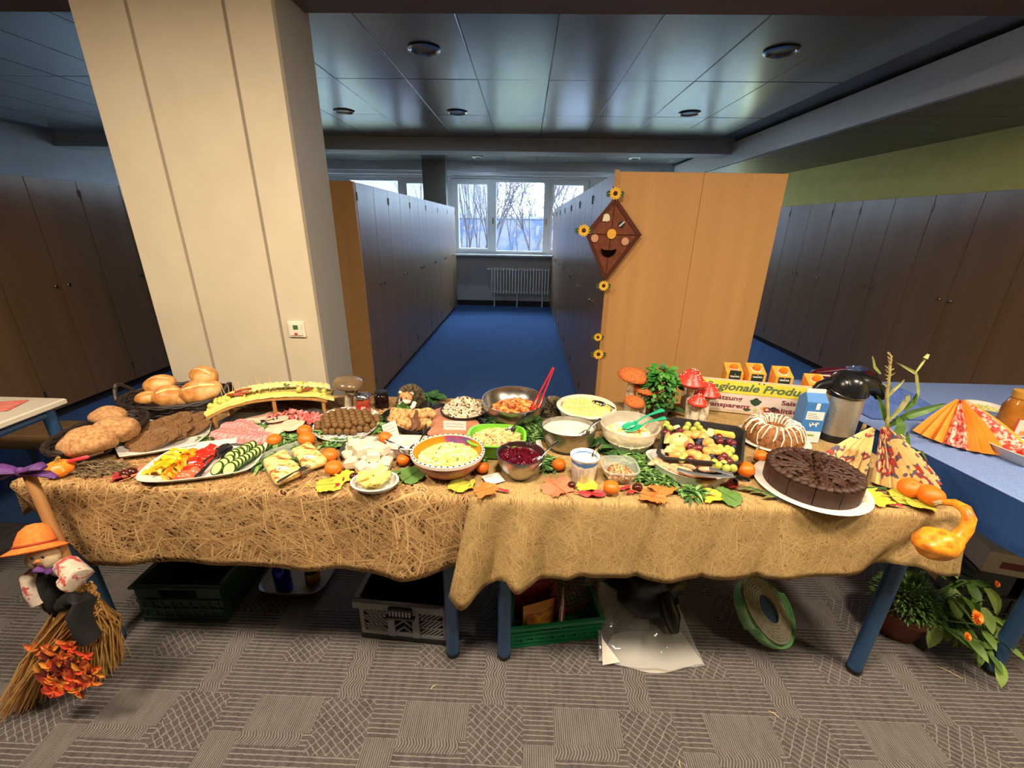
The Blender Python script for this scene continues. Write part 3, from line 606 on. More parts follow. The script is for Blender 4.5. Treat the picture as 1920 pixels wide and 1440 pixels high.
g.obj('herb_mound', [mat((66, 100, 36), rough=.6), mat((92, 128, 52), rough=.6)], pl)['kind'] = 'stuff'
stems = [((.10, -.03, .14), (.19, -.07, .20), (.27, -.10, .16)), ((.09, .02, .15), (.20, .03, .24), (.33, .03, .24)), ((.08, -.06, .13), (.15, -.11, .13), (.19, -.14, .05)), ((.06, .06, .15), (.16, .12, .26), (.30, .16, .27)), ((.05, -.08, .13), (.10, -.15, .14), (.17, -.20, .10)), ((.08, 0, .16), (.16, -.02, .28), (.24, -.03, .26)), ((.10, -.05, .13), (.22, -.10, .16), (.33, -.08, .17)), ((.06, -.02, .16), (.10, -.06, .26), (.16, -.10, .24)), ((.1, .03, .14), (.24, .06, .19), (.38, .08, .16)), ((.06, -.07, .14), (.13, -.12, .18), (.22, -.16, .13))]
lm = []
for k in range(3):
    g = G(); g.leaf((0, 0, 0), (1, 0, 0), (0, 0, 1), .075+.015*k, .016+.003*k, .35, 6); lm.append(g.mesh('leaf', LF[k]))
for sp in stems:
    s = G().tube([(.03, 0, .11)]+list(sp), [.004, .004, .003, .002], 6).obj('stem', LF[1], pl)
    for j in range(13):
        t_ = j/12; i = min(1, int(t_*2)); f = t_*2-i; q = Vector(sp[i]).lerp(Vector(sp[i+1]), f)
        inst('leaf', lm[rr.randint(0, 2)], pl, q, (rr.uniform(-.5, .5), rr.uniform(-.2, .9), rr.uniform(-2.2, 1.6)), rr.uniform(.7, 1.15))
ORG = mat((240, 120, 30), (250, 150, 50), 60, rough=.5)
for q, s in ((B(1828, 1157, 1.10), 1.0), (B(1812, 1193, 1.09), .6), (B(1905, 1148, 1.2), .8), (B(1868, 1095, 1.2), .5)):
    q = q-pl.location; fl = inst('flower_head', G().lathe([(0, -.008), (.007, 0), (.005, .004), (0, .005)], 12).mesh('flower_head', mat((190, 80, 20), rough=.7)), pl, q, (1.0, .2, .3), s); g = G()
    for ly in range(3):
        for k in range(16): a = 2*PI*(k+.5*ly)/16; g.leaf((.004*cos(a), .004*sin(a), .002+.003*ly), (cos(a), sin(a), .25+.4*ly), (0, 0, 1), .022-.004*ly, .0045, .2, 2)
    g.obj('petals', ORG, fl)
# dry stalk bits on the floor
for (u, v, ln, a, lb) in ((1780, 1262, .07, -.75, 'dry straw stalk on the carpet under the marigold'), (812, 1290, .02, .9, 'tiny dry straw bit on the carpet below the table joint'), (1450, 1340, .03, -.6, 'tiny straw bit on the carpet below the ribbon roll'), (1275, 1433, .02, 1.4, 'tiny straw bit at the bottom edge of the carpet')):
    p = A(u, v, 0); tag(G().tube([(-ln/2, 0, .003), (0, .003, .004), (ln/2, 0, .003)], [.0012, .0018, .001], 5).obj('straw_bit', mat((206, 186, 130), rough=.8), loc=p, rot=(0, 0, a)), lb, 'straw')
# crates and parcel under the right side table
c = crate('black lattice crate under the navy side table', .45, .40, .28, mat((52, 56, 62), rough=.5), (2.02, 1.33, 0), -.15)
b = thing('white_carton', 'white carton with dark red print on the black crate', 'box', (2.02, 1.40, .295), -.25)
G().box(-.20, .20, -.10, .22, 0, .10, b=.004).obj('carton_body', mat((196, 188, 180), rough=.5), b, False); G().box(-.15, .05, -.101, -.099, .03, .06).obj('red_print', mat((120, 30, 30), rough=.5), b, False); G().box(-.1, .12, -.0, .1, .1, .1008).obj('red_print', mat((120, 30, 30), rough=.5), b, False)
# low bench beyond the left table
ch = thing('wooden_bench', 'low brown wooden bench seen beyond the pale table at far left', 'bench', (-3.1, 2.12, 0)); CW = mat((120, 92, 60), (132, 102, 70), 12, rough=.5, stretch=(6, 1, 1))
for y0 in (-.15, -.04, .07): G().box(-.45, .45, y0, y0+.10, .335, .36, b=.005).obj('slat', CW, ch, False)
for x in (-.38, .38):
    for y in (-.12, .14): G().tube([(x, y, 0), (x, y, .335)], .018, 8).obj('leg', BLUEP, ch)
# ================================================================ food on the table
def zt(u): return .757 if u < 880 else .7605
def P(u, v, dz=0): return A(u, v, zt(u)+dz)
FWD = -Vector(RM.col[2])
def mpp(p): return (p-Vector((0, 0, H))).dot(FWD)/F         # metres per photo pixel at a point
def outl(px, it=2, dz=0):                                   # smooth plan outline through photo points
    q = [P(u, v, dz) for u, v in px]; c = sum(q, Vector())/len(q); o = [(p.x-c.x, p.y-c.y) for p in q]
    for _ in range(it): o = [r for a, b in zip(o, o[1:]+o[:1]) for r in ((a[0]*.75+b[0]*.25, a[1]*.75+b[1]*.25), (a[0]*.25+b[0]*.75, a[1]*.25+b[1]*.75))]
    if sum(a[0]*b[1]-b[0]*a[1] for a, b in zip(o, o[1:]+o[:1])) < 0: o.reverse()
    c.z = zt(px[0][0]); return c, o
def rim(u0, u1, v0, v1, h):                                 # centre and radii of a rim ellipse seen at height h
    um = (u0+u1)/2; a, b = P(um, v1, h), P(um, v0, h); m = (a.y+b.y)/2
    l, r = B(u0, (v0+v1)/2, m), B(u1, (v0+v1)/2, m); c = Vector(((l.x+r.x)/2, m, zt(um))); return c, (r.x-l.x)/2, (b.y-a.y)/2
PLATE = [(.80, 0), (.84, 0), (.92, .006), (1, .016), (1.01, .018), (1.0, .020), (.97, .018), (.88, .010), (.80, .007), (.3, .006), (.02, .006)]
def plate(name, label, cat, px, m, prof=PLATE, dz=0, it=2, nm='plate_body', zs=1):
    c, o = outl(px, it, dz); t = thing(name, label, cat, c); G().vessel(o, [(k, z*zs) for k, z in prof], c0=True).obj(nm, m, t); return t, c, o
def stuff(g, name, mats, label, cat, loc, smooth=True, group=None, rz=0):
    o = g.obj(name, mats, smooth=smooth, loc=loc, rot=(0, 0, rz)); return tag(o, label, cat, group, 'stuff')
def mound(rx, ry, h, e=2, n=40, k=9, nz=.15, fr=40, z0=0, pw=2.0):
    o = sup(rx, ry, e, n); g = G(); rs = []
    for j in range(k+1):
        s = 1-j/k*.98; rs.append([(x*s, y*s, z0+h*(1-s**pw)+nz*h*MN.noise((x*s*fr, y*s*fr, h*90))*(j > 0)) for x, y in o])
    return g.rings(rs, c0=False)
def bits(g, n, rx, ry, h, fn, seed=0, e=2, z0=0, pw=2.0, m=1):         # loose pieces over a mound
    rr = random.Random(seed)
    for i in range(n):
        a = rr.uniform(0, 2*PI); q = rr.random()**.5; x, y = q*rx*cos(a), q*ry*sin(a); z = z0+h*(1-q**pw)+rr.uniform(-.002, .004)
        fn(g, Vector((x, y, z)), rr, rr.randint(0, m-1) if m > 1 else 0)
    return g
def cubes(s, s2=None):
    def f(g, p, rr, m):
        a = [rr.uniform(s*.6, s) for _ in range(3)]; g.box(-a[0], a[0], -a[1], a[1], -a[2], a[2], m, Matrix.Translation(p) @ Matrix.Rotation(rr.uniform(0, 3), 4, (rr.random(), rr.random(), rr.random()+.01)), b=s*.3)
    return f
def grains(r, l):
    def f(g, p, rr, m): g.ball(p, (r, r, r), 5, m, Matrix.Translation(p) @ Matrix.Rotation(rr.uniform(0, 3), 4, (rr.random()-.5, rr.random()-.5, rr.random()+.01)) @ Matrix.Scale(l, 4, (1, 0, 0)) @ Matrix.Translation(-p), rings=4)
    return f
def noods(r, l):
    def f(g, p, rr, m):
        a = rr.uniform(0, 6.28); b = rr.uniform(-.5, .5); q = [p+Vector((l*k*cos(a+b*k), l*k*sin(a+b*k), .35*l*sin(1.2*k+a))) for k in range(-2, 3)]; g.tube(q, r, 5, m)
    return f
def bowl(name, label, u0, u1, v0, v1, h, m, base=.62, th=.004, bell=.5, m2=None, n=44, e=2, lip=.0035, foot=None, n2=None):
    c, rx, ry = rim(u0, u1, v0, v1, h); t = thing(name, label, 'bowl', c); o = sup(rx, ry, e, n); pr = [(base*.95, 0), (base, .001)]
    for k in range(1, 9): q = k/8; pr.append((base+(1-base)*(1-(1-q)**(1+bell*2)), h*q))
    g = G(); i = 1-th/rx; g.vessel(o, pr+[(1+lip/rx, h), (1+lip/rx, h+.0025), (i, h+.0025)], 0, c1=False)
    inn = [(i, h+.0025)]+[((base+(1-base)*(1-(1-k/8)**(1+bell*2)))-th/rx, max(.005, h*k/8)) for k in range(8, -1, -1)]
    g.vessel(o, inn, 1 if m2 else 0, c0=False); g.obj('bowl_body', [m, m2] if m2 else m, t)
    if foot: G().vessel(o, [(base*.99, 0), (base*1.01, .002), (base+.06, h*.10), (base+.03, h*.12)], 0).obj('base_ring', foot, t)
    return t, c, rx, ry
def spoon(label, p0, p1, m, w=.004, bowl_=True, name='spoon', cat='spoon', flat=.5, hw=None, bend=.006):   # p0 handle end, p1 bowl end
    p0, p1 = Vector(p0), Vector(p1); ln = (p1-p0).length; t = thing(name, label, cat, p0); d = (p1-p0).normalized(); M = frame((0, 0, 0), d)
    hw = hw or w*1.7
    G().tube([(0, 0, 0), (.004, 0, 0), (ln*.25, 0, bend*.4), (ln*.55, 0, bend), (ln*.8, 0, 0)], [hw*.7, hw, w*1.3, w*.7, w*.8], 9, M=M, flat=flat).obj('handle', m, t)
    if bowl_: G().vessel(sup(.034, .02, 2, 20), [(.1, -.009), (.6, -.007), (.9, -.002), (1, 0), (.95, .001), (.85, -.001), (.55, -.0055), (.05, -.007)], M=M @ Matrix.Translation((ln*.8+.028, 0, 0))).obj('spoon_bowl', m, t)
    return t
def fork(label, p0, p1, m, name='fork'):
    p0, p1 = Vector(p0), Vector(p1); ln = (p1-p0).length; t = thing(name, label, 'fork', p0); M = frame((0, 0, 0), (p1-p0).normalized())
    G().tube([(0, 0, 0), (ln*.2, 0, .002), (ln*.5, 0, .004), (ln*.72, 0, 0)], [.005, .006, .003, .0035], 8, M=M, flat=.5).obj('handle', m, t)
    G().box(ln*.70, ln*.82, -.011, .011, -.001, .001, M=M, b=.0008).obj('fork_head', m, t)
    for k in range(4): G().tube([(ln*.81, -.009+.006*k, 0), (ln*.9, -.009+.006*k, -.002), (ln, -.009+.006*k, .002)], [.0018, .0016, .0008], 6, M=M).obj('tine', m, t)
    return t
CUT = mat((178, 174, 168), rough=.22, metal=1)
def pc(name, me, label, cat, group, loc, rot=(0, 0, 0), sc=None):
    o = inst(name, me, None, loc, rot, sc); return tag(o, label, cat, group)
# ---------------- bread basket and roll basket
DARKW = mat((46, 32, 26), (30, 22, 20), 50, rough=.55)
def basket(label, c, rx, ry, h, rz, handles):
    t = thing('bread_basket', label, 'basket', c, rz)
    G().vessel(sup(rx*.78, ry*.78, 2, 32), [(1, .001), (1, .008), (.02, .008)]).obj('base', DARKW, t)
    for k in range(8):
        q = k/7; s = .78+.22*q**.7; n = 72
        G().tube([(rx*s*cos(2*PI*i/n)*(1+.012*(-1)**(i//2+k)), ry*s*sin(2*PI*i/n)*(1+.012*(-1)**(i//2+k)), .006+h*q+.003*sin(i*.9+k*2)) for i in range(n+1)], .0062, 6).obj('woven_ring', DARKW, t)
    for i in range(18):
        a = 2*PI*i/18; G().tube([(rx*.76*cos(a), ry*.76*sin(a), .004), (rx*.9*cos(a), ry*.9*sin(a), h*.5), (rx*.98*cos(a), ry*.98*sin(a), h)], .004, 5).obj('stake', DARKW, t)
    for k in range(2):
        n = 60; G().tube([(rx*1.01*cos(2*PI*i/n), ry*1.01*sin(2*PI*i/n), h+.006+.005*sin(i*1.05+k*PI)) for i in range(n+1)], .0075, 6).obj('rim_braid', DARKW, t)
    if handles:
        for s in (-1, 1):
            for k in range(2): G().tube([(s*rx*(1+.10*sin(PI*i/10)), -.05+.1*i/10, h+.005+.05*sin(PI*i/10)+.004*sin(i*2+k*PI)) for i in range(11)], .007, 6).obj('handle', DARKW, t)
    return t
cb = P(197, 833); basket('dark oval woven basket of floury brown rolls at the left table end', cb, .108, .165, .05, .0, False)
cr = P(338, 768); basket('dark wicker basket with loop handles holding golden rolls', cr, .205, .145, .062, .10, True)
RYE = mat((150, 104, 62), (172, 126, 80), 90, rough=.9, bump=.5, bsc=160, c3=(188, 146, 100)); GOLD = mat((180, 112, 50), (206, 144, 76), 18, rough=.45, bump=.15, bsc=120, c3=(224, 178, 116))
def roll(label, c, r, m, rot, seed, group, split=True, nz=.10):
    t = thing('bread_roll', label, 'bread roll', c, rot=rot, group=group)
    g = G().ball((0, 0, 0), r, 26, nz=nz, fr=26, seed=seed, rings=16)
    if split: g.v = [(x, y, z-(.16*r[2]*math.exp(-(y/(r[1]*.13))**2) if z > 0 else 0)) for x, y, z in g.v]
    g.obj('crust', m, t, 80)
    if split: G().sheet(lambda u, v: ((u-.5)*1.5*r[0], (v-.5)*.16*r[1], r[2]*.865*math.sqrt(max(.01, 1-((u-.5)*1.5)**2))+.0006), 12, 2).obj('score_line', mat((232, 200, 146), rough=.6), t)
    return t
def above(u, v, c, z): return A(u, v, z)
for u, v, z, r, rot, lb in ((166, 826, .825, (.082, .07, .046), (.1, 0, .1), 'big floury brown roll at the front of the oval basket'), (220, 804, .83, (.066, .06, .044), (0, .15, .6), 'crusty seeded brown roll at the right of the oval basket'), (203, 780, .845, (.062, .05, .036), (0, .1, -.3), 'rough dark brown roll at the back of the oval basket'), (140, 842, .81, (.04, .03, .024), (0, 0, .3), 'small bun half hidden at the front of the oval basket')):
    roll(lb, above(u, v, cb, z), r, RYE, rot, u, None, False, .14)
for u, v, z, r, rot, lb in ((299, 720, .87, (.064, .05, .038), (.2, -.1, .1), 'golden roll lying topmost at the left of the wicker basket'), (316, 742, .84, (.056, .05, .042), (.5, .1, .9), 'round golden roll in the left front of the wicker basket'), (282, 745, .83, (.055, .036, .028), (.2, 0, .6), 'pale long roll under the topmost left roll'), (352, 748, .82, (.045, .035, .026), (.1, 0, .2), 'golden roll low in the middle of the wicker basket'), (377, 733, .855, (.080, .058, .042), (.55, -.1, .35), 'large golden split roll leaning at the right of the wicker basket'), (383, 705, .905, (.062, .046, .042), (.3, .1, -.3), 'upright golden roll on top of the large split roll')):
    roll(lb, above(u, v, cr, z), r, GOLD, rot, u, None, True, .06)
# ---------------- roast slices on the white tray
tp, c, o = plate('serving_platter', 'white rectangular platter of brown roast meat slices', 'platter', [(203, 869), (300, 856), (390, 838), (404, 776), (330, 776), (255, 796)], WHITE, it=1, zs=1.1)
ME = mat((100, 68, 40), (130, 94, 58), 160, rough=.42, bump=.5, bsc=200, c3=(78, 52, 32)); rr = random.Random(1); mm = []
for k in range(4):
    g = G(); out = sup(.045+.006*k, .028, 2.3, 18); g.prism([(1.12*x*(1+.12*MN.noise((x*40, y*40, k))), y*(1+.15*MN.noise((x*40, y*40, k+5)))) for x, y in out], -.004, .004, b=.002); g.v = [(x, y, z+.004*sin(x*50)+.002*sin(y*90)) for x, y, z in g.v]; mm.append(g.mesh('roast_slice', ME))
for i in range(26):
    r_ = i//9; s = (i % 9)/8; u = 275+s*90-r_*6+rr.uniform(-5, 5); v = 836-s*36-r_*13+rr.uniform(-3, 3)
    pc('roast_slice', mm[i % 4], 'brown glazed roast meat slice overlapping others on the white tray', 'meat slice', 'roast slices on the white tray', P(u, v, .018+.006*(i % 3)+.008*(r_ == 1)), (rr.uniform(.2, .5), rr.uniform(-.35, -.1), .55+rr.uniform(-.3, .3)))
# ---------------- vegetable platter
tp, c, o = plate('serving_platter', 'white tapered platter of peppers, tomatoes and cucumber slices', 'platter', [(250, 906), (280, 915), (380, 905), (458, 893), (482, 880), (506, 840), (498, 826), (440, 830), (345, 842), (296, 866)], WHITE, it=2)
PY = mat((240, 206, 28), (246, 220, 60), 30, rough=.3); PO = mat((240, 150, 30), (246, 176, 60), 30, rough=.3); TOM = mat((208, 34, 24), (226, 56, 38), 30, rough=.18); TOMI = mat((226, 84, 58), (240, 120, 84), 60, rough=.25)
def strip(m, ln, w, seed):
    g = G(); g.sheet(lambda u, v: ((u-.5)*ln, (v-.5)*w, .016*sin(PI*u)+.004*sin(9*u+seed)+.006*(v-.5)**2*8), 10, 3); me = g.mesh('pepper_strip', m); return me
ys = [strip(PY, .055, .017, k) for k in range(3)]; os_ = [strip(PO, .05, .015, k) for k in range(3)]
ts = MT('pepper rim', .3)
for i in range(16):
    u = 285+((i*37) % 50)+i*1.6; v = 898-(u-285)*.55+rr.uniform(-10, 7)-((i*7) % 9)
    pc('pepper_strip', ys[i % 3], 'yellow pepper strip at the left of the vegetable platter', 'pepper strip', 'yellow pepper strips', P(u, v, .009+.004*(i % 4)), (rr.uniform(-.5, .5), rr.uniform(-.3, .3), rr.uniform(-1.2, 1.2)))
for i in range(13):
    u = 318+i*3.6+rr.uniform(-4, 4); v = 900-i*4.1+rr.uniform(-5, 5)
    pc('pepper_strip', os_[i % 3], 'orange pepper strip between yellow peppers and tomatoes', 'pepper strip', 'orange pepper strips', P(u, v, .010+.004*(i % 3)), (rr.uniform(-.6, .6), rr.uniform(-.3, .3), rr.uniform(-1.2, 1.2)))
tm = G().ball((0, 0, 0), (.017, .017, .015), 16, nz=.02).mesh('tomato', TOM); tw = G().rings([[(.022*cos(a), .012*q, .016*sin(a)) for a in (PI*i/10 for i in range(11))] for q in (-1, -.5, .5, 1)], c0=True, c1=True).mesh('tomato', [TOM]); tj = G().ball((0, 0, 0), (.022, .016, .012), 14, nz=.1, fr=60).mesh('tomato', TOMI)
for i, (u, v, k) in enumerate(((391, 845, 0), (399, 842, 1), (373, 858, 0), (381, 850, 1), (391, 856, 0), (383, 862, 0), (365, 868, 1), (372, 874, 0), (356, 882, 1), (366, 884, 2), (350, 891, 2), (360, 876, 2), (398, 852, 1), (342, 893, 2))):
    pc('tomato_piece', (tm, tw, tj)[k], ('whole small red tomato', 'red tomato wedge', 'juicy cut tomato piece')[k]+' beside the tongs on the vegetable platter', 'tomato', 'cut tomatoes on the vegetable platter' if k else 'small tomatoes on the vegetable platter', P(u, v, .019), (rr.uniform(-.5, .5), rr.uniform(-.5, .5), rr.uniform(0, 3)))
DKM = mat((62, 60, 62), rough=.3, metal=.7)
for (a, b, lb) in (((352, 893), (418, 839), 'dark serving spoon, left arm of the pair across the vegetable platter'), ((368, 894), (422, 845), 'dark serving spoon, right arm of the pair across the vegetable platter')):
    spoon(lb, P(*a, .016), P(*b, .026), DKM, .0055, name='serving_spoon', flat=.45)
t = MT('cucumber slice', .3); x, y, z = t.sep(t.co()); r_ = (x*x+y*y)._m('SQRT'); t.col(t.ramp(r_/.024, [(.0, (206, 212, 150)), (.45, (190, 204, 126)), (.52, (214, 220, 166)), (.82, (180, 200, 110)), (.87, (30, 60, 22))])); CUC = t.m
cu = G().lathe([(.0235, -.003), (.0245, 0), (.0235, .002), (.010, .0022)], 22).mesh('cucumber_slice', CUC)
for row, (a, b, n) in enumerate((((407, 878), (458, 846), 6), ((430, 880), (484, 846), 9), ((430, 858), (470, 838), 6))):
    for i in range(n):
        s = i/(n-1); u, v = a[0]+(b[0]-a[0])*s, a[1]+(b[1]-a[1])*s
        pc('cucumber_slice', cu, 'cucumber slice with dark rind in %s overlapping row on the platter' % ('the left', 'the right', 'the short rear')[row], 'cucumber slice', 'cucumber slices on the vegetable platter', P(u, v, .022), (.70+rr.uniform(-.08, .08), -.40, .1+rr.uniform(-.1, .1)))
# ---------------- cold cuts on slate
SLATE = mat((58, 56, 58), (74, 72, 74), 40, rough=.55)
tp, c, o = plate('serving_platter', 'dark slate oval platter of salami, ham and cured meat', 'platter', [(384, 822), (400, 838), (470, 840), (560, 824), (606, 792), (612, 772), (560, 762), (470, 770), (405, 792)], SLATE, [(.94, 0), (.98, .002), (1, .007), (.99, .010), (.96, .009), (.02, .008)])
SAL = mat((196, 96, 96), (214, 128, 126), 120, rough=.45, c3=(230, 168, 160)); HAM = mat((228, 186, 158), (236, 202, 176), 20, rough=.4); RAWH = mat((176, 62, 62), (206, 104, 98), 50, rough=.4, c3=(236, 190, 176), hi=.72, stretch=(1, 4, 1))
sm = G().lathe([(.026, -.001), (.027, 0), (.026, .001), (.001, .0012)], 22); sm.v = [(x, y, z+.004*(x/.027)**2+(.012*((y/.027)**2) if y > 0 else 0)) for x, y, z in sm.v]; sm = sm.mesh('salami_slice', SAL)
for row, (a, b, n) in enumerate((((420, 813), (502, 823), 10), ((428, 803), (470, 800), 7), ((452, 797), (482, 812), 6), ((408, 818), (490, 828), 9))):
    for i in range(n):
        s = i/(n-1); pc('salami_slice', sm, 'pink salami slice in the fanned rows on the slate platter', 'salami slice', 'salami slices on the slate platter', P(a[0]+(b[0]-a[0])*s, a[1]+(b[1]-a[1])*s, .016+.003*(row % 3)), (.15, -.5, 1.0+rr.uniform(-.3, .3)))
hm = G().lathe([(.042, -.001), (.0425, 0), (.042, .001), (.001, .0012)], 30, sx=1, sy=.72); hm.v = [(x, y, z+.003*sin(x*60)) for x, y, z in hm.v]; hm = hm.mesh('ham_slice', HAM)
for i, (u, v) in enumerate(((478, 785), (492, 782), (505, 779), (515, 799), (528, 802), (512, 808), (541, 796), (552, 798), (470, 792), (520, 786))):
    pc('ham_slice', hm, 'pale round cooked ham slice in the middle of the slate platter', 'ham slice', 'cooked ham slices on the slate platter', P(u, v, .0115+.0022*i), (rr.uniform(-.05, .05), rr.uniform(-.05, .05), rr.uniform(0, 3)))
for i in range(12):
    g = G(); k = i; g.sheet(lambda s, t: ((s-.5)*.075, (t-.5)*.03+.006*sin(s*14+k), .010*abs(sin(s*11+k))+.006*sin(t*6+k)), 22, 5); u = 520+(i % 6)*15+rr.uniform(-4, 4); v = 785-(i//6)*9+abs((i % 6)-2)*2.0
    pc('cured_ham_slice', g.mesh('cured_ham_slice', RAWH), 'folded red cured ham slice in the pile at the slate platter rear', 'cured ham slice', 'cured ham folded on the slate platter', P(u, v, .018+.004*(i//6)), (0, 0, rr.uniform(-.5, .5)))
fork('steel fork lying across the ham slices on the slate', P(488, 796, .022), P(521, 783, .036), CUT)
GRN1 = mat((60, 104, 40), (96, 140, 60), 40, rough=.6); GRN2 = mat((40, 78, 34), (64, 104, 46), 40, rough=.6); GRN3 = mat((110, 150, 80), (140, 172, 104), 40, rough=.6)
def tuft(name, label, cat, u, v, r, n, ln, w, seed, dz=0, h=.02, mats=None, group=None, flat=.4, npts=3):
    rr = random.Random(seed); g = G(); p = P(u, v, dz); rx, ry = (r if hasattr(r, '__len__') else (r, r))
    for k in range(n):
        a = rr.uniform(0, 6.28); q = rr.random()**.5; d = rr.uniform(0, 6.28); g.leaf((rx*q*cos(a), ry*q*sin(a), .003+rr.random()*h*(1-q*q*.7)), (cos(d), sin(d), rr.uniform(-.1, flat)), (0, 0, 1), ln*rr.uniform(.6, 1.2), w*rr.uniform(.6, 1.2), rr.uniform(.1, .7), npts, m=rr.randint(0, 2))
    o = g.obj(name, mats or [GRN1, GRN2, GRN3], loc=p); return tag(o, label, cat, group, 'stuff')
tuft('parsley', 'sprig of green parsley between salami and ham on the slate', 'herb', 483, 802, (.035, .018), 60, .018, .006, 1, .02, .014)
# ---------------- arched cheese board
n = 24; fe, be = [], []
for i in range(n+1):
    s = i/n; u = 386+(612-386)*s; y = 1.45+.20*s; vf = float(np.interp(u, [386, 412, 440, 470, 500, 530, 560, 590, 612], [783, 770, 759, 752, 748, 746, 745.5, 747, 751])); vb = float(np.interp(u, [386, 412, 440, 470, 500, 530, 560, 590, 612], [752, 738, 729, 721, 716, 713, 712, 714, 719]))
    p = B(u, vf, y); fe.append(p); q = p+Vector((-.02, .125, .004)); be.append(q)
cw = thing('cheese_board', 'arched wooden board on short legs covered with cheese', 'board', (fe[12]+be[12])/2); O = cw.location
OAK = mat((168, 118, 62), (190, 142, 84), 20, rough=.5, stretch=(1, 6, 1)); g = G()
g.rings([[tuple(f-O), tuple(b-O), tuple(b-O-Vector((0, 0, .010))), tuple(f-O-Vector((0, 0, .010)))] for f, b in zip(fe, be)]); g.obj('board', OAK, cw, 30)
for q in (fe[1], fe[-2], be[1], be[-2], fe[13]): 
    G().tube([q-O-Vector((0, -.012, .008)), Vector((q.x, q.y+.012, .757))-O], [.008, .0075], 8).obj('leg', OAK, cw)
CH = mat((246, 222, 110), (250, 232, 140), 12, rough=.4, sss=.1); CH2 = mat((250, 232, 138), (252, 240, 170), 12, rough=.4)
def onb(s, t, dz=0): i = min(n-1, int(s*n)); f = s*n-i; return fe[i].lerp(fe[i+1], f).lerp(be[i].lerp(be[i+1], f), t)+Vector((0, 0, dz))
def bang(s): a, b = onb(max(0, s-.04), .5), onb(min(.999, s+.04), .5); return -math.atan2(b.z-a.z, (b-a).xy.length), math.atan2(b.y-a.y, b.x-a.x)
cs = G().box(-.038, .038, -.034, .034, 0, .0022, b=.0006).mesh('cheese_slice', CH)
for i in range(13):
    s = .27+.70*i/12; el, az = bang(s); pc('cheese_slice', cs, 'thin yellow cheese slice in the flat front row on the arched board', 'cheese slice', 'flat cheese slices on the arched board', onb(s, .28, .001+.0012*(i % 2)), (0, el-.02, az+rr.uniform(-.12, .12)))
g = G(); g.rings([[((.016+.0011*k/6)*cos(a)*(1-.0*k), y, (.012)*sin(a)) for a in (2*PI*i/14 for i in range(14))] for k, y in enumerate((-.036, .036))], c0=False, c1=False); g.rings([[(.010*cos(a), y, .0075*sin(a)) for a in (2*PI*i/14 for i in range(14))] for y in (-.034, .034)], c0=False, c1=False); crm = g.mesh('cheese_roll', CH2)
for i in range(19):
    s = .10+.86*i/18; el, az = bang(s); pc('cheese_roll', crm, 'rolled yellow cheese slice along the back of the arched board', 'cheese roll', 'rolled cheese slices on the arched board', onb(s, .72, .013), (0, el, az+.12+rr.uniform(-.15, .15)))
cc = G().box(-.010, .010, -.010, .010, 0, .018, b=.002).mesh('cheese_cube', CH); GRP = mat((176, 180, 74), (196, 200, 104), 30, rough=.15, sss=.15); gp = G().ball((0, 0, 0), (.0118, .0118, .013), 12).mesh('grape', GRP); SK = mat((216, 186, 130), rough=.6); sk = G().tube([(0, 0, -.01), (0, 0, .035)], .0009, 5).mesh('toothpick', SK)
for i in range(14):
    s, tt = .02+.30*(i % 7)/7, .08+.22*(i//7); el, az = bang(s); q = onb(s, tt, .001); pc('cheese_cube', cc, 'yellow cheese cube on the left slope of the arched board', 'cheese cube', 'cheese cubes on the left of the arched board', q, (0, el, az))
for i in range(22):
    s, tt = .015+.15*((i*5) % 11)/11, .18+.62*(i % 4)/4; pc('green_grape', gp, 'green grape in the cluster at the left end of the arched board', 'grape', 'green grapes on the left of the arched board', onb(s, tt, .016+.007*(i % 3)))
for i in range(12):
    s, tt = (.03+.03*i, .9) if i < 6 else (.3+.05*(i-6), .55+.3*(i % 2)); pc('toothpick', sk, 'wooden toothpick standing in cheese on the arched board', 'toothpick', 'toothpicks in the arched cheese board', onb(s, tt, .03), (rr.uniform(-.2, .2), rr.uniform(-.2, .2), 0))
SAU = mat((150, 62, 36), (170, 80, 50), 30, rough=.35)
sg = G().tube([(-.03, 0, 0), (-.028, 0, 0), (0, 0, .003), (.028, 0, 0), (.03, 0, 0)], [.003, .0048, .0052, .0048, .003], 9).mesh('snack_sausage', SAU)
for s, tt, dz, a, lb in ((.22, .28, .030, .15, 'lower snack sausage beside the green grapes on the arched board'), (.27, .45, .034, .75, 'slanting snack sausage above the lower one on the arched board'), (.245, .40, .026, .5, 'short snack sausage tucked between the other two'), (.68, .62, .018, -.1, 'snack sausage near the parsley at the middle of the arched board'), (.79, .38, .012, .9, 'dark red snack sausage at the right front of the arched board')):
    pc('snack_sausage', sg, lb, 'sausage', None, onb(s, tt, dz), (0, 0, a))
for s, tt, lb in ((.735, .75, 'single green grape right of the middle sausage'), (.76, .25, 'green grape in front of the dark red sausage'), (.90, .22, 'left green grape on a stick at the right end of the board'), (.965, .30, 'right green grape on a stick at the right end of the board')): pc('green_grape', gp, lb, 'grape', None, onb(s, tt, .024))
for s, tt in ((.90, .2), (.965, .28), (.935, .12)): pc('cheese_cube', cc, 'cheese cube under a grape at the right end of the board', 'cheese cube', 'cheese cubes at the right of the arched board', onb(s, tt, .001))
q = onb(.585, .62, .012); g = G()
for k in range(70): a = rr.uniform(0, 6.28); g.leaf((.03*rr.uniform(-1, 1), .012*rr.uniform(-1, 1), rr.uniform(0, .012)), (cos(a), sin(a), .4), (0, 0, 1), .014, .005, .3, 2, m=k % 2)
tag(g.obj('parsley', [GRN1, GRN2], loc=q), 'parsley tuft on the middle of the arched cheese board', 'herb', None, 'stuff')
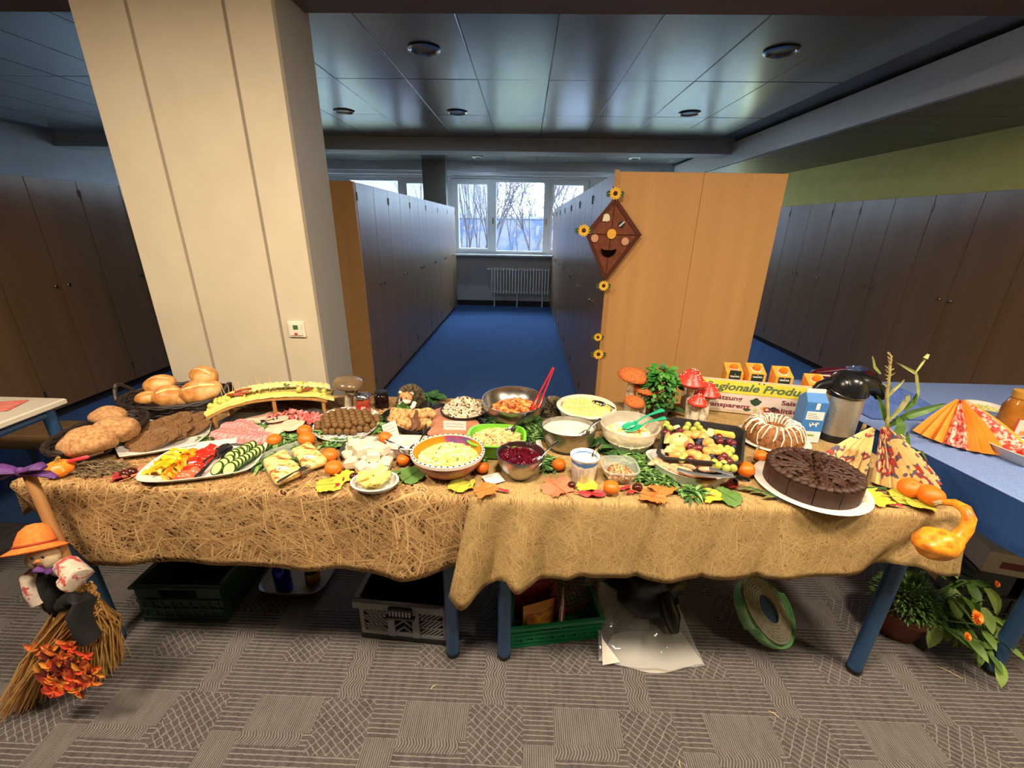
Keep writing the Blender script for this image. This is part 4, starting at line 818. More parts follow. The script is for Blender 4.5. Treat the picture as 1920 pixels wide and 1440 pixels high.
# ---------------- meatballs
t = MT('blue patterned porcelain', .2); co = t.co(); t.col(t.ramp(t.vor(co, 90), [(.25, (70, 84, 120)), (.4, (224, 222, 218))])); BLUEW = t.m
tp, c, o = plate('serving_platter', 'blue and white patterned oval platter heaped with meatballs', 'platter', [(581, 812), (600, 832), (650, 837), (695, 822), (716, 795), (706, 774), (660, 768), (610, 778)], BLUEW)
MB = mat((104, 72, 34), (126, 90, 46), 90, rough=.55, bump=.5, bsc=220); mb = [G().ball((0, 0, 0), .0142, 14, nz=.10, fr=90, seed=k).mesh('meatball', MB) for k in range(3)]; k = 0
for ly in range(2):
    for j in range(7):
        for i in range(9):
            x, y = (i-4+.5*(j % 2)+.25*ly)*.0275, (j-3+.33*ly)*.0265; lim = (.118-.022*ly, .106-.022*ly)
            if (x/lim[0])**2+(y/lim[1])**2 < 1:
                pc('meatball', mb[k % 3], 'small brown meatball heaped on the blue patterned platter', 'meatball', 'meatballs on the blue patterned platter', c+Vector((x+.25*y*0+rr.uniform(-.002, .002), y+rr.uniform(-.002, .002), .021+.0195*ly)), (rr.random(), rr.random(), 0)); k += 1
# ---------------- glass dish with two grilled pastries
t = MT('glass dish', .04); t.set(Alpha=.32, Specular_IOR_Level=.8); t.col((205, 212, 206)); GLS = t.m
tp, c, o = plate('glass_dish', 'shallow glass dish with two grilled cheese pastries', 'dish', [(484, 864), (512, 910), (560, 896), (618, 872), (572, 834), (530, 846)], GLS, [(.9, 0), (.95, .002), (1, .022), (.985, .024), (.93, .006), (.02, .005)], it=1)
PA = mat((236, 206, 120), (244, 222, 156), 40, rough=.5, c3=(206, 140, 60), lo=.35, hi=.72, bump=.3, bsc=90)
t = MT('grilled pastry crust', .5); co = t.co(); t.col(t.ramp(t.noise(co, 28, 4, (1, 2.4, 1)), [(.42, (244, 220, 150)), (.56, (228, 176, 96)), (.66, (140, 70, 34))])); t.bump(t.noise(co, 90), .4, .003); GRL = t.m
for (pts, lb) in ((((492, 866), (517, 908), (568, 886), (534, 845)), 'left grilled cheese pastry, charred on top, in the glass dish'), (((546, 846), (570, 880), (616, 866), (580, 832)), 'right grilled cheese pastry, cut open at its front, in the glass dish')):
    c2, o2 = outl(pts, 0, .02); o2 = [r for a, b in zip(o2, o2[1:]+o2[:1]) for r in ((a[0]*.93+b[0]*.07, a[1]*.93+b[1]*.07), (a[0]*.5+b[0]*.5, a[1]*.5+b[1]*.5), (a[0]*.07+b[0]*.93, a[1]*.07+b[1]*.93))]; c2.z = .764; t = thing('grilled_pastry', lb, 'pastry', c2); g = G().vessel(o2, [(.9, 0), (1, .004), (1.02, .014), (.96, .024), (.8, .028), (.4, .030), (.02, .030)]); g.v = [(x, y, z+(.004*MN.noise((x*45, y*45, 0)) if z > .02 else 0)) for x, y, z in g.v]; g.obj('crust', GRL, t, 80)
    g = G(); bits(g, 60, .022, .012, .006, cubes(.0035), 4); g.obj('filling', mat((238, 232, 206), rough=.6), t, loc=(o2[4][0]*.4, o2[4][1]*.5-.004, .024))['kind'] = 'stuff'
tuft('dill', 'dark green herb strip between the two grilled pastries', 'herb', 548, 868, (.012, .032), 90, .018, .004, 4, .02, .014, [GRN1, GRN2, GRN2])
fork('dark fork resting on the front edge of the glass dish', P(520, 905, .034), P(580, 872, .040), DKM)
# ---------------- white cheese cubes on a pewter plate
PEW = mat((150, 142, 130), (168, 160, 148), 30, rough=.35, metal=.9)
tp, c, o = plate('serving_plate', 'oval pewter plate piled with white cheese blocks', 'plate', [(635, 850), (645, 872), (690, 886), (730, 876), (747, 852), (735, 832), (700, 824), (655, 830)], PEW)
FE = mat((206, 198, 172), (214, 208, 186), 30, rough=.5, bump=.2, bsc=150)
fz = [G().box(-.021, .021, -.019, .019, -.017, .017, b=.005).mesh('cheese_block', FE), G().box(-.019, .019, -.021, .021, -.019, .019, b=.005).mesh('cheese_block', FE)]
for i, (u, v, z) in enumerate(((661, 867, 0), (680, 877, 0), (702, 879, 0), (723, 869, 0), (656, 853, 0), (690, 862, 0), (712, 858, 0), (728, 852, 0), (660, 841, 0), (676, 846, 1), (700, 855, 1), (692, 840, 1), (676, 836, 1), (706, 840, 1), (716, 845, 1), (692, 832, 1), (664, 834, 1))):
    pc('white_cheese_block', fz[i % 2], 'white cheese block piled on the oval pewter plate', 'cheese', 'white cheese blocks on the pewter plate', P(u, v, .026+.028*z), (rr.uniform(-.25, .25), rr.uniform(-.25, .25), rr.uniform(-.5, .9)))
# ---------------- butter
t_, c, rx, ry = bowl('butter_bowl', 'small white oval bowl of butter pieces at the front edge', 661, 745, 883, 922, .022, WHITE, .7, .004, .4)
BUT = mat((228, 206, 104), (232, 214, 130), 20, rough=.45); bm = G().prism([(-.024, -.014), (.022, -.018), (.026, .012), (-.018, .018)], -.004, .004, b=.001).mesh('butter_slice', BUT)
for i in range(13): a = i*2.4; q = .036*(i/13)**.5; pc('butter_slice', bm, 'yellow butter slice lying in the small white oval bowl', 'butter', 'butter slices in the white bowl', c+Vector((q*cos(a), q*.75*sin(a), .014+.0035*i*.7)), (rr.uniform(-.4, .4), rr.uniform(-.4, .4), a), rr.uniform(.75, 1.05))
# ---------------- herb cream dish with two spoons
t_, c, rx, ry = bowl('dip_dish', 'small square white dish of herb cream with two spoons', 729, 800, 817, 843, .05, WHITE, .72, .004, .1, e=5)
stuff(bits(mound(rx*.9, ry*.9, .006, 5), 90, rx*.8, ry*.8, .008, grains(.002, 1.5), 3), 'herb_cream', mat((240, 236, 214), (222, 224, 186), 120, rough=.4), 'white herb cream in the small square dish', 'dip', c+Vector((0, 0, .04)))
spoon('steel spoon handle leaning left out of the square dip dish', P(722, 825, .075), P(757, 842, .05), CUT, .004)
spoon('steel spoon with looped handle leaning right out of the dip dish', P(806, 801, .075), P(780, 838, .05), CUT, .0045)
# ---------------- patterned bowl of egg salad
t = MT('orange glazed inside', .2); x, y, z = t.sep(t.co()); t.col(t.ramp(t.noise(t.co(), 7, 2), [(.4, (240, 140, 30)), (.58, (236, 128, 36)), (.64, (150, 70, 110)), (.7, (90, 80, 140))])); ORI = t.m
t_, c, rx, ry = bowl('painted_bowl', 'large painted bowl with orange inside and dotted white rim', 773, 907, 816, 880, .075, mat((150, 84, 76), (168, 100, 92), 40, rough=.3), .5, .006, .55, ORI)
G().vessel(sup(rx, ry, 2, 44), [(.985, .066), (1.02, .068), (1.035, .074), (1.02, .080), (.955, .081), (.95, .076)], c0=False, c1=False).obj('rim_band', mat((236, 228, 214), rough=.25), t_)
dm = G().ball((0, 0, 0), (.0035, .0035, .0012), 8).mesh('rim_dot', mat((44, 36, 40), rough=.4))
for k in range(40): a = 2*PI*k/40; inst('rim_dot', dm, t_, (rx*.99*cos(a), ry*.99*sin(a), .0812), (0, 0, a))
EGG = [mat((242, 220, 110), (248, 232, 150), 60, rough=.5), mat((244, 226, 130), rough=.5), mat((120, 140, 50), rough=.6), mat((250, 240, 190), rough=.5)]
def eggf(g, p, rr, m): cubes(.0048)(g, p, rr, 2 if rr.random() < .06 else rr.choice((0, 1, 1, 3)))
stuff(bits(mound(rx*.84, ry*.84, .034), 1300, rx*.84, ry*.84, .036, eggf, 5), 'egg_salad', EGG, 'yellow chopped egg salad with chives in the painted bowl', 'salad', c+Vector((0, 0, .045)), smooth=False)
tag(G().box(-.012, .012, -.004, .004, 0, .001).obj('small_card', mat((196, 176, 120), rough=.6), smooth=False, loc=P(869, 868, .08), rot=(.3, 0, .1)), 'small tan scrap lying on the egg salad', 'scrap')
# ---------------- black trays: bread slices, pate, seed salad
PLB = mat((26, 25, 27), rough=.4)
def tray(label, px, h, m=PLB):
    c, o = outl(px, 1, h); t = thing('black_tray', label, 'tray', c); G().vessel(o, [(.86, 0), (.9, .001), (.985, h), (1.02, h), (1.02, h+.003), (.97, h+.003), (.88, .006), (.02, .005)], c0=True).obj('tray_body', m, t); return t, c, o
t_, c, o = tray('black tray of pate right of the bread tray', [(813, 752), (862, 768), (918, 790), (897, 818), (846, 822), (790, 822), (801, 790)], .035)
PAT = mat((176, 112, 82), (194, 132, 100), 50, rough=.45, bump=.5, bsc=60); g = G().vessel(o, [(.84, .012), (.86, .028), (.6, .030), (.02, .031)]); g.v = [(x, y, z+(.002*MN.noise((x*50, y*50, 0)) if z > .02 else 0)) for x, y, z in g.v]
tag(g.obj('pate', PAT, loc=c), 'smooth orange brown pate filling the black tray', 'pate', None, 'stuff')
t_, c, o = tray('black tray of toasted bread slices before the hedgehog', [(712, 782), (728, 768), (790, 752), (814, 756), (812, 786), (796, 816), (750, 804)], .03)
TST = mat((206, 150, 84), (222, 178, 116), 50, rough=.7, bump=.3, bsc=120, c3=(150, 92, 44)); DKT = mat((92, 56, 32), (120, 78, 46), 60, rough=.7); g0 = G().lathe([(.030, -.0035), (.032, -.0025), (.032, .0025), (.030, .0035)], 20, sx=1, sy=.8); bsm = [g0.mesh('bread_slice', TST), g0.mesh('bread_slice', DKT)]; bsm[0].materials.append(TST)
for i in range(16):
    s = (i % 8)/7; r_ = i//8; u, v = 735+62*s+6*r_, 792-12*r_+8*s*(1-r_)-8*abs(s-.5)
    k = 1 if i in (4, 5, 12) else 0
    pc('toast_slice', bsm[k], ('golden toasted bread slice leaning in the black tray', 'dark brown bread slice leaning in the black tray')[k], 'bread slice', ('golden toast in the black tray', 'dark bread in the black tray')[k], P(u, v, .034+.012*r_), (1.0+rr.uniform(-.25, .25), rr.uniform(-.3, .3), -.5+rr.uniform(-.5, .5)))
t_, c, rx, ry = bowl('salad_bowl', 'dark bowl of seed salad behind the pate tray', 828, 912, 752, 786, .04, PLB, .7, .004, .4)
SEED = [mat((226, 206, 176), rough=.6), mat((206, 180, 146), rough=.6), mat((66, 52, 50), rough=.5), mat((236, 222, 198), rough=.6)]
def seedf(g, p, rr, m): grains(.0035, 1.7)(g, p, rr, 2 if rr.random() < .2 else rr.choice((0, 1, 3)))
stuff(bits(mound(rx*.95, ry*.95, .05), 800, rx*.95, ry*.95, .052, seedf, 6), 'seed_salad', SEED, 'pale seed salad with dark bits heaped behind the pate', 'salad', c+Vector((0, 0, .036)))
# ---------------- big steel bowl of noodle salad
t_, c, rx, ry = bowl('steel_bowl', 'largest steel mixing bowl with red tongs at the back', 905, 1022, 725, 776, .10, STEEL2, .42, .002, .5, lip=.003, n=64)
NOO = [mat((204, 136, 66), rough=.4), mat((186, 112, 52), rough=.4), mat((150, 60, 30), rough=.4), mat((236, 176, 96), rough=.4)]
def noof(g, p, rr, m): noods(.0042, .008)(g, p, rr, rr.choice((0, 0, 1, 2, 3)))
stuff(bits(mound(rx*.74, ry*.72, .03), 420, rx*.72, ry*.7, .034, noof, 7), 'noodle_salad', NOO, 'orange red pasta salad in the largest steel bowl', 'salad', c+Vector((0.006, 0, .05)))
REDP = mat((176, 28, 36), rough=.25)
q0, q1 = P(1037, 691, .21), P(1003, 764, .085); tg = thing('salad_tongs', 'red plastic tongs leaning in the largest steel bowl', 'tongs', q1); dd = q0-q1
for s in (-1, 1): a = G().tube([(s*.012, -.01, -.02), (s*.012, -.006, .0), dd*.3+Vector((s*.010, 0, 0)), dd*.7+Vector((s*.006, 0, 0)), dd+Vector((s*.003, 0, 0))], [.008, .010, .005, .0042, .004], 8, flat=.6).obj('arm', REDP, tg)
G().ball(dd, .006, 8).obj('hinge', REDP, tg)
# ---------------- green bowl of pasta
GRB = mat((112, 190, 52), (120, 198, 60), 10, rough=.3)
t_, c, rx, ry = bowl('green_bowl', 'lime green rounded rectangular bowl of pasta salad', 879, 984, 797, 838, .062, GRB, .72, .004, .25, e=3.2, lip=.006)
PAS = [mat((228, 196, 130), rough=.5), mat((236, 210, 150), rough=.5), mat((150, 96, 70), rough=.5), mat((210, 170, 100), rough=.5)]
def pasf(g, p, rr, m): noods(.0026, .005)(g, p, rr, rr.choice((0, 0, 1, 1, 3, 2) if rr.random() < .5 else (0, 1, 3)))
stuff(bits(mound(rx*.86, ry*.86, .020, 3), 620, rx*.86, ry*.86, .022, pasf, 8), 'pasta_salad', PAS, 'pale pasta salad with ham bits in the lime green bowl', 'salad', c+Vector((0, 0, .048)))
spoon('steel serving spoon with broad handle in the green bowl', P(992, 774, .10), P(955, 808, .07), CUT, .005, hw=.011)
# ---------------- red jelly
t_, c, rx, ry = bowl('steel_bowl', 'small steel bowl with black base holding dark red jelly', 932, 1020, 829, 873, .078, STEEL2, .55, .002, .45, n=64, foot=BLACK)
JEL = mat((66, 6, 20), (92, 10, 26), 60, rough=.12, bump=.7, bsc=45, d=.006); g = mound(rx*.93, ry*.93, .003, nz=.9, fr=70); tag(bits(g, 60, rx*.8, ry*.8, .004, grains(.006, 1.2), 2).obj('red_jelly', JEL, loc=c+Vector((0, 0, .062))), 'glossy dark red berry jelly in the small steel bowl', 'jelly', None, 'stuff')
spoon('steel spoon handle rising right out of the red jelly', P(1046, 828, .105), P(1006, 866, .066), CUT, .004)
# ---------------- quark
t_, c, rx, ry = bowl('steel_bowl', 'medium steel bowl with black base full of white quark', 1015, 1119, 781, 819, .085, STEEL2, .72, .002, .3, n=64, foot=BLACK)
g = mound(rx*.95, ry*.95, .004, k=16, nz=0); g.v = [(x, y, z+.004*sin(18*((x/rx)**2+(y/ry)**2)**.5+math.atan2(y, x))*(((x/rx)**2+(y/ry)**2)**.5 < .8)) for x, y, z in g.v]
tag(g.obj('white_quark', mat((222, 214, 194), rough=.35), loc=c+Vector((0, 0, .071)), smooth=80), 'swirled white quark filling the medium steel bowl', 'quark', None, 'stuff')
spoon('steel spoon handle leaning right out of the white quark', P(1126, 785, .125), P(1096, 814, .08), CUT, .0045)
# ---------------- white oval dish of mash
t_, c, rx, ry = bowl('white_bowl', 'white oval bowl of grated pale salad at the back', 1048, 1150, 742, 784, .07, mat((232, 228, 210), rough=.3), .78, .006, .2, lip=.01)
MSH = [mat((240, 224, 140), rough=.55), mat((246, 234, 168), rough=.55), mat((226, 206, 116), rough=.55)]
stuff(bits(mound(rx*.9, ry*.9, .012), 900, rx*.88, ry*.88, .013, grains(.0028, 1.9), 9, m=3), 'grated_salad', MSH, 'pale yellow grated salad in the white oval bowl', 'salad', c+Vector((0, 0, .062)))
spoon('dark spoon resting on the rim of the white oval bowl', P(1153, 766, .082), P(1128, 757, .08), CUT, .003)
# ---------------- clear plastic bowl
t = MT('milky clear plastic', .25); t.set(Transmission_Weight=.0, Alpha=.45); t.col((214, 210, 198)); MILK = t.m
t_, c, rx, ry = bowl('plastic_bowl', 'milky clear plastic bowl of egg salad with green servers', 1127, 1235, 772, 820, .085, MILK, .72, .003, .25, n=64)
EG2 = [mat((248, 240, 214), rough=.5), mat((240, 190, 90), rough=.5), mat((246, 226, 160), rough=.5), mat((250, 246, 230), rough=.5)]
stuff(bits(mound(rx*.88, ry*.88, .03, z0=0), 700, rx*.84, ry*.84, .034, cubes(.0062), 10, m=4), 'egg_potato_salad', EG2, 'chopped egg salad in the clear plastic bowl', 'salad', c+Vector((0, 0, .034)), smooth=False)
G().vessel(sup(rx*.82, ry*.82, 2, 40), [(.86, .005), (.95, .03), (1, .036)], c1=True).obj('salad_below_rim', EG2[2], t_)
TEAL = mat((40, 166, 124), rough=.3)
for a, b, lb in (((1243, 768), (1180, 797), 'upper green salad server across the clear plastic bowl'), ((1248, 783), (1190, 802), 'lower green salad server across the clear plastic bowl')):
    spoon(lb, P(*a, .125), P(*b, .085), TEAL, .006, name='salad_server', hw=.013, flat=.35)
# ---------------- yogurt tub
c, rx, ry = rim(1070, 1124, 839, 868, .092); t_ = thing('yogurt_tub', 'white and blue yogurt tub with a knife standing in it', 'tub', c)
t = MT('printed tub', .35); x, y, z = t.sep(t.co()); nz = t.noise(t.co(), 60, 3); zz = z+(nz-.5)*.012; ang = t.noise(t.co(), 26, 2)
cc = t.mix(zz.gt(.070), (240, 238, 232), (74, 130, 196)); cc = t.mix(zz.gt(.082), cc, (240, 240, 238)); pr_ = z.inr(.012, .062)*((z/.0052).fr().lt(.5))*(t.noise(t.co(), 130, 2, (1, 1, .2)).gt(.48))*x.lt(.012)
t.col(t.mix(pr_*.6, cc, (120, 130, 150))); G().lathe([(rx*.76, 0), (rx*.78, .001), (rx*.97, .088), (rx*1.02, .089), (rx*1.03, .092), (rx*.98, .092), (rx*.94, .088), (rx*.78, .03)], 40, c1=False).obj('tub_body', t.m, t_)
tag(mound(rx*.9, rx*.9, .004, nz=2, fr=80).obj('yogurt', mat((226, 220, 200), rough=.35), loc=c+Vector((0, 0, .078))), 'white yogurt inside the white and blue tub', 'yogurt', None, 'stuff')
spoon('butter knife with flat steel blade standing in the yogurt tub', P(1127, 831, .125), P(1106, 862, .08), mat((206, 190, 160), rough=.2, metal=1), .005, bowl_=False, name='butter_knife', cat='knife', flat=.25, hw=.009)
# ---------------- nuts
t_, c, rx, ry = bowl('clear_container', 'small clear plastic container of chopped nuts', 1129, 1195, 856, 890, .045, GLS, .72, .003, .15, e=3.5)
NUT = [mat((190, 140, 84), rough=.6), mat((226, 196, 150), rough=.6), mat((140, 88, 48), rough=.6)]
stuff(bits(mound(rx*.8, ry*.8, .016), 260, rx*.78, ry*.78, .02, cubes(.0055), 12, m=3), 'chopped_nuts', NUT, 'chopped brown nuts in the small clear container', 'nuts', c+Vector((0, 0, .012)))
# ---------------- roasting pan of fruit
DPAN = mat((40, 39, 40), (48, 47, 48), 60, rough=.45)
pxs = [(1252, 783), (1397, 804), (1390, 874), (1230, 858)]
c, o = outl(pxs, 0, .055); o = [(x*1.0, y) for x, y in o]
for _ in range(1): o = [r for a, b in zip(o, o[1:]+o[:1]) for r in ((a[0]*.9+b[0]*.1, a[1]*.9+b[1]*.1), (a[0]*.1+b[0]*.9, a[1]*.1+b[1]*.9))]
t_ = thing('roasting_pan', 'large dark roasting pan filled with cut fruit', 'pan', c); G().vessel(o, [(.9, 0), (.93, .002), (.99, .055), (1.03, .056), (1.03, .06), (.97, .06), (.90, .008), (.02, .006)]).obj('pan_body', DPAN, t_)
RG_ = mat((96, 34, 40), (120, 50, 52), 40, rough=.15); BLB = mat((38, 40, 62), (56, 60, 88), 60, rough=.4); ORA = mat((226, 150, 74), (238, 178, 104), 40, rough=.4); APP = mat((226, 190, 120), (238, 210, 140), 24, rough=.35, c3=(206, 120, 80)); BAN = mat((240, 216, 150), (246, 228, 176), 30, rough=.5)
fr = {'g': ('green_grape', 'grape', G().ball((0, 0, 0), (.0125, .0125, .0145), 12).mesh('grape', GRP), 'green grape among the cut fruit in the roasting pan', .013),
      'r': ('red_grape', 'grape', G().ball((0, 0, 0), (.0135, .0135, .0145), 12).mesh('grape', RG_), 'dark red grape among the cut fruit in the roasting pan', .013),
      'b': ('blueberry', 'blueberry', G().ball((0, 0, 0), (.0088, .0088, .008), 10).mesh('blueberry', BLB), 'blueberry among the cut fruit in the roasting pan', .010),
      'o': ('orange_wedge', 'orange piece', G().ball((0, 0, 0), (.024, .019, .015), 14, nz=.12, fr=50).mesh('orange_piece', ORA), 'peeled orange piece among the fruit in the roasting pan', .014),
      'n': ('banana_slice', 'banana slice', G().lathe([(.013, -.007), (.0145, -.005), (.0145, .005), (.013, .007)], 16).mesh('banana_slice', BAN), 'pale banana slice among the fruit in the roasting pan', .012)}
spot = 'gggrrrrroorogoogoonnoobbrrbbggoobrrbbgoboggogrbggooggbrggobgg'
place = [(1250, 795, 'g'), (1256, 803, 'g'), (1247, 800, 'g'), (1252, 813, 'r'), (1262, 818, 'r'), (1246, 812, 'r'), (1274, 808, 'r'), (1268, 802, 'n'), (1290, 797, 'g'), (1286, 803, 'g'), (1307, 797, 'g'), (1312, 803, 'g'), (1300, 806, 'g'), (1318, 810, 'g'), (1334, 808, 'n'), (1330, 814, 'n'), (1288, 815, 'o'), (1304, 815, 'o'), (1320, 820, 'o'), (1272, 815, 'r'), (1280, 820, 'r'), (1276, 827, 'b'), (1286, 824, 'b'), (1283, 830, 'b'), (1292, 830, 'o'), (1311, 827, 'b'), (1317, 825, 'b'), (1308, 831, 'b'), (1342, 822, 'b'), (1348, 820, 'r'), (1350, 828, 'r'), (1357, 824, 'b'), (1330, 822, 'b'), (1368, 829, 'r'), (1374, 832, 'r'), (1328, 830, 'o'), (1336, 838, 'o'), (1294, 838, 'r'), (1302, 842, 'r'), (1310, 841, 'r'), (1318, 839, 'b'), (1322, 843, 'b'), (1350, 840, 'g'), (1356, 846, 'g'), (1348, 848, 'g'), (1364, 842, 'g'), (1371, 845, 'g'), (1366, 852, 'g'), (1328, 848, 'o'), (1276, 846, 'o'), (1296, 850, 'o'), (1322, 860, 'o'), (1334, 855, 'b'), (1338, 860, 'b'), (1331, 863, 'b'), (1352, 862, 'r'), (1358, 856, 'r'), (1367, 866, 'r'), (1340, 868, 'g'), (1347, 873, 'g'), (1357, 870, 'g'), (1362, 878, 'g'), (1375, 878, 'g'), (1377, 860, 'g'), (1284, 856, 'g'), (1266, 853, 'o'), (1310, 856, 'o'), (1294, 862, 'r'), (1278, 862, 'g'), (1340, 845, 'o'), (1258, 845, 'o'), (1375, 838, 'b')]
for u, v, k in place:
    nm, ct, me, lb, r_ = fr[k]; pc(nm, me, lb, ct, lb.split(' among')[0].replace('green grape', 'green grapes').replace('dark red grape', 'dark red grapes')+' in the roasting pan', P(u, v, .052), (rr.uniform(-.6, .6), rr.uniform(-.6, .6), rr.uniform(0, 3)))
for u, v, a, lb in ((1272, 828, .2, 'halved yellow apple at the left of the roasting pan'),):
    t = thing('apple_half', lb, 'apple', P(u, v, .058), rot=(.4, -.3, a)); G().ball((0, 0, 0), (.036, .034, .03), 20, nz=.03).obj('apple_flesh', APP, t); G().tube([(0, 0, .026), (.003, 0, .036)], .002, 5).obj('stem', DARKW, t)
am = G(); am.rings([[(.034*cos(a), q*(.011*sin(a)+.002), .034*sin(a)*.7) for a in (PI*i/12 for i in range(13))] for q in (-1, 0, 1)], c0=True, c1=True); am = am.mesh('apple_wedge', [mat((238, 208, 140), rough=.45)])
for u, v, a, lb in ((1246, 823, 1.2, 'pale apple wedge at the far left of the roasting pan'), (1252, 840, .8, 'red skinned apple wedge below the halved apple')): pc('apple_wedge', am, lb, 'apple', None, P(u, v, .055), (1.0, 0, a))
t = thing('pineapple_wedge', 'long pineapple wedge at the back right of the roasting pan', 'pineapple', P(1357, 817, .05), -.35); G().prism([(-.036, -.010), (.036, -.012), (.034, .012), (-.034, .010)], 0, .016, b=.004).obj('flesh', mat((240, 200, 80), (246, 216, 110), 40, rough=.4), t)
# ---------------- white boat dish of smoked fish
tp, c, o = plate('boat_dish', 'white boat shaped dish of smoked fish pieces', 'dish', [(1204, 862), (1222, 886), (1262, 909), (1310, 921), (1350, 917), (1372, 902), (1340, 884), (1290, 868), (1240, 860)], WHITE, [(.86, 0), (.89, .001), (.96, .02), (1, .036), (1.02, .038), (1.0, .04), (.95, .036), (.88, .014), (.8, .008), (.02, .007)])
FSH = mat((200, 156, 112), (216, 182, 142), 40, rough=.45, c3=(170, 104, 58)); FS2 = mat((122, 72, 36), (156, 100, 54), 40, rough=.4)
fm_ = [G().ball((0, 0, 0), (.036, .014, .009), 16, nz=.15, fr=40, seed=k).mesh('fish_piece', FSH) for k in range(3)]; fm2 = G().ball((0, 0, 0), (.038, .018, .013), 16, nz=.12, fr=40, seed=9).mesh('fish_piece', FS2)
for i, (u, v, a, k) in enumerate(((1232, 866, .4, 0), (1246, 874, -.9, 0), (1256, 880, -.8, 0), (1268, 884, -.7, 0), (1252, 866, .1, 0), (1270, 868, .5, 0), (1286, 872, -.5, 0), (1278, 880, -.6, 0), (1318, 872, -.1, 1), (1304, 866, .2, 1), (1330, 880, -.2, 0), (1320, 898, -.1, 1), (1290, 890, -.4, 1), (1240, 862, .3, 0))):
    pc('fish_piece', fm2 if k else fm_[i % 3], ('pale smoked fish piece in the white boat dish', 'dark brown smoked fish piece in the white boat dish')[k], 'fish piece', ('pale smoked fish pieces', 'dark smoked fish pieces')[k], P(u, v, .034), (rr.uniform(-.2, .2), rr.uniform(-.2, .2), a))
GYP = mat((84, 86, 92), rough=.35)
tg = thing('serving_tongs', 'dark grey tongs with steel tip lying across the boat dish', 'tongs', P(1325, 890, .055)); O = tg.location
G().tube([P(1270, 880, .062)-O, P(1300, 888, .064)-O, P(1340, 893, .060)-O, P(1372, 893, .055)-O], [.010, .009, .008, .009], 8, flat=.4).obj('arm', GYP, tg); G().tube([P(1330, 878, .066)-O, P(1355, 885, .062)-O, P(1374, 890, .057)-O], [.009, .008, .009], 8, flat=.4).obj('arm', GYP, tg)
G().vessel(sup(.026, .018, 2, 18), [(.2, -.005), (.8, -.003), (1, 0), (.9, .001), (.3, -.003)], M=Matrix.Translation(P(1390, 897, .040)-O) @ Matrix.Rotation(-.3, 4, 'Z')).obj('spoon_tip', CUT, tg)
# ================================================================ decoration and drinks
rr = random.Random(11)
# ---- greens spread between the dishes
def greens(lst, label, seed, big=False):
    for i, (u, v, ru, rv, n) in enumerate(lst):
        k = mpp(P(u, v)); tuft('leafy_greens', label[i] if isinstance(label, list) else label, 'greens', u, v, (ru*k, rv*k*1.9), n, .034 if not big else .07, .0055 if not big else .022, seed+i, .0, .016 if not big else .02, None if not big else [GRN2, GRN1, GRN2], None, .5, 3 if not big else 5)
greens([(530, 832, 52, 14, 420), (592, 815, 22, 10, 120), (648, 836, 44, 8, 160), (716, 795, 18, 18, 170), (402, 822, 18, 12, 140), (506, 866, 16, 14, 100)],
       ['long bed of green leaves behind the glass dish', 'green leaves around the stacked mandarins', 'green leaves below the meatball platter', 'green leaves right of the meatball platter', 'dark green leaves left of the slate platter', 'green leaves left of the glass dish'], 50)
greens([(920, 796, 38, 14, 280), (1000, 805, 24, 26, 340), (890, 862, 24, 16, 130), (1030, 872, 20, 12, 100), (1160, 838, 44, 20, 300), (1205, 880, 30, 24, 320), (1240, 900, 28, 13, 170), (1300, 928, 26, 7, 120)],
       ['ferny greens below the largest steel bowl', 'ferny greens left of the quark bowl', 'green stalks beside the red jelly bowl', 'greens behind the yogurt tub', 'greens in front of the clear plastic bowl', 'feathery greens left of the boat dish', 'feathery greens below the tip of the boat dish', 'pale variegated greens below the boat dish'], 70)
greens([(785, 752, 28, 12, 24), (815, 748, 16, 10, 12), (1150, 842, 26, 16, 16), (1250, 775, 10, 6, 10)],
       ['large green leaves around the smiling hedgehog', 'ivy leaves right of the hedgehog', 'big dark ivy leaves before the clear plastic bowl', 'dark leaves at the foot of the toadstools'], 90, True)
# hay strewn behind the platters
HAY = [mat((96, 68, 38), rough=.8), mat((140, 106, 60), rough=.8), mat((70, 48, 28), rough=.8)]
def hay(u, v, rx, ry, n, h, label, seed, mats=HAY, ln=.06):
    rr = random.Random(seed); g = G()
    for k in range(n):
        a = rr.uniform(0, 6.28); q = rr.random()**.5; d = rr.uniform(-.6, .6)+PI*(rr.random() < .5); p = Vector((q*rx*cos(a), q*ry*sin(a), .003+rr.random()*h*(1-q*q))); e = Vector((cos(d), sin(d), rr.uniform(-.15, .15)))*ln*rr.uniform(.4, 1)
        p.z = max(p.z, abs(e.z)*.5+.002); g.tube([p-e*.5, p+Vector((0, 0, .004)), p+e*.5], .0011, 3, m=rr.randint(0, 2))
    tag(g.obj('hay', mats, loc=P(u, v)), label, 'hay', None, 'stuff')
hay(500, 762, .24, .085, 1500, .035, 'dark hay heaped under the arched cheese board', 1)
hay(700, 774, .16, .05, 420, .012, 'pale straw strewn around the jam jars', 2, [mat((196, 160, 100), rough=.8), mat((150, 116, 66), rough=.8), mat((220, 190, 130), rough=.8)])
hay(180, 880, .09, .045, 500, .02, 'greyish hay tuft in front of the bread basket', 3, [mat((120, 100, 72), rough=.8), mat((150, 128, 92), rough=.8), mat((96, 78, 54), rough=.8)])
hay(268, 815, .05, .05, 200, .015, 'small hay tuft between bread basket and meat platter', 4)
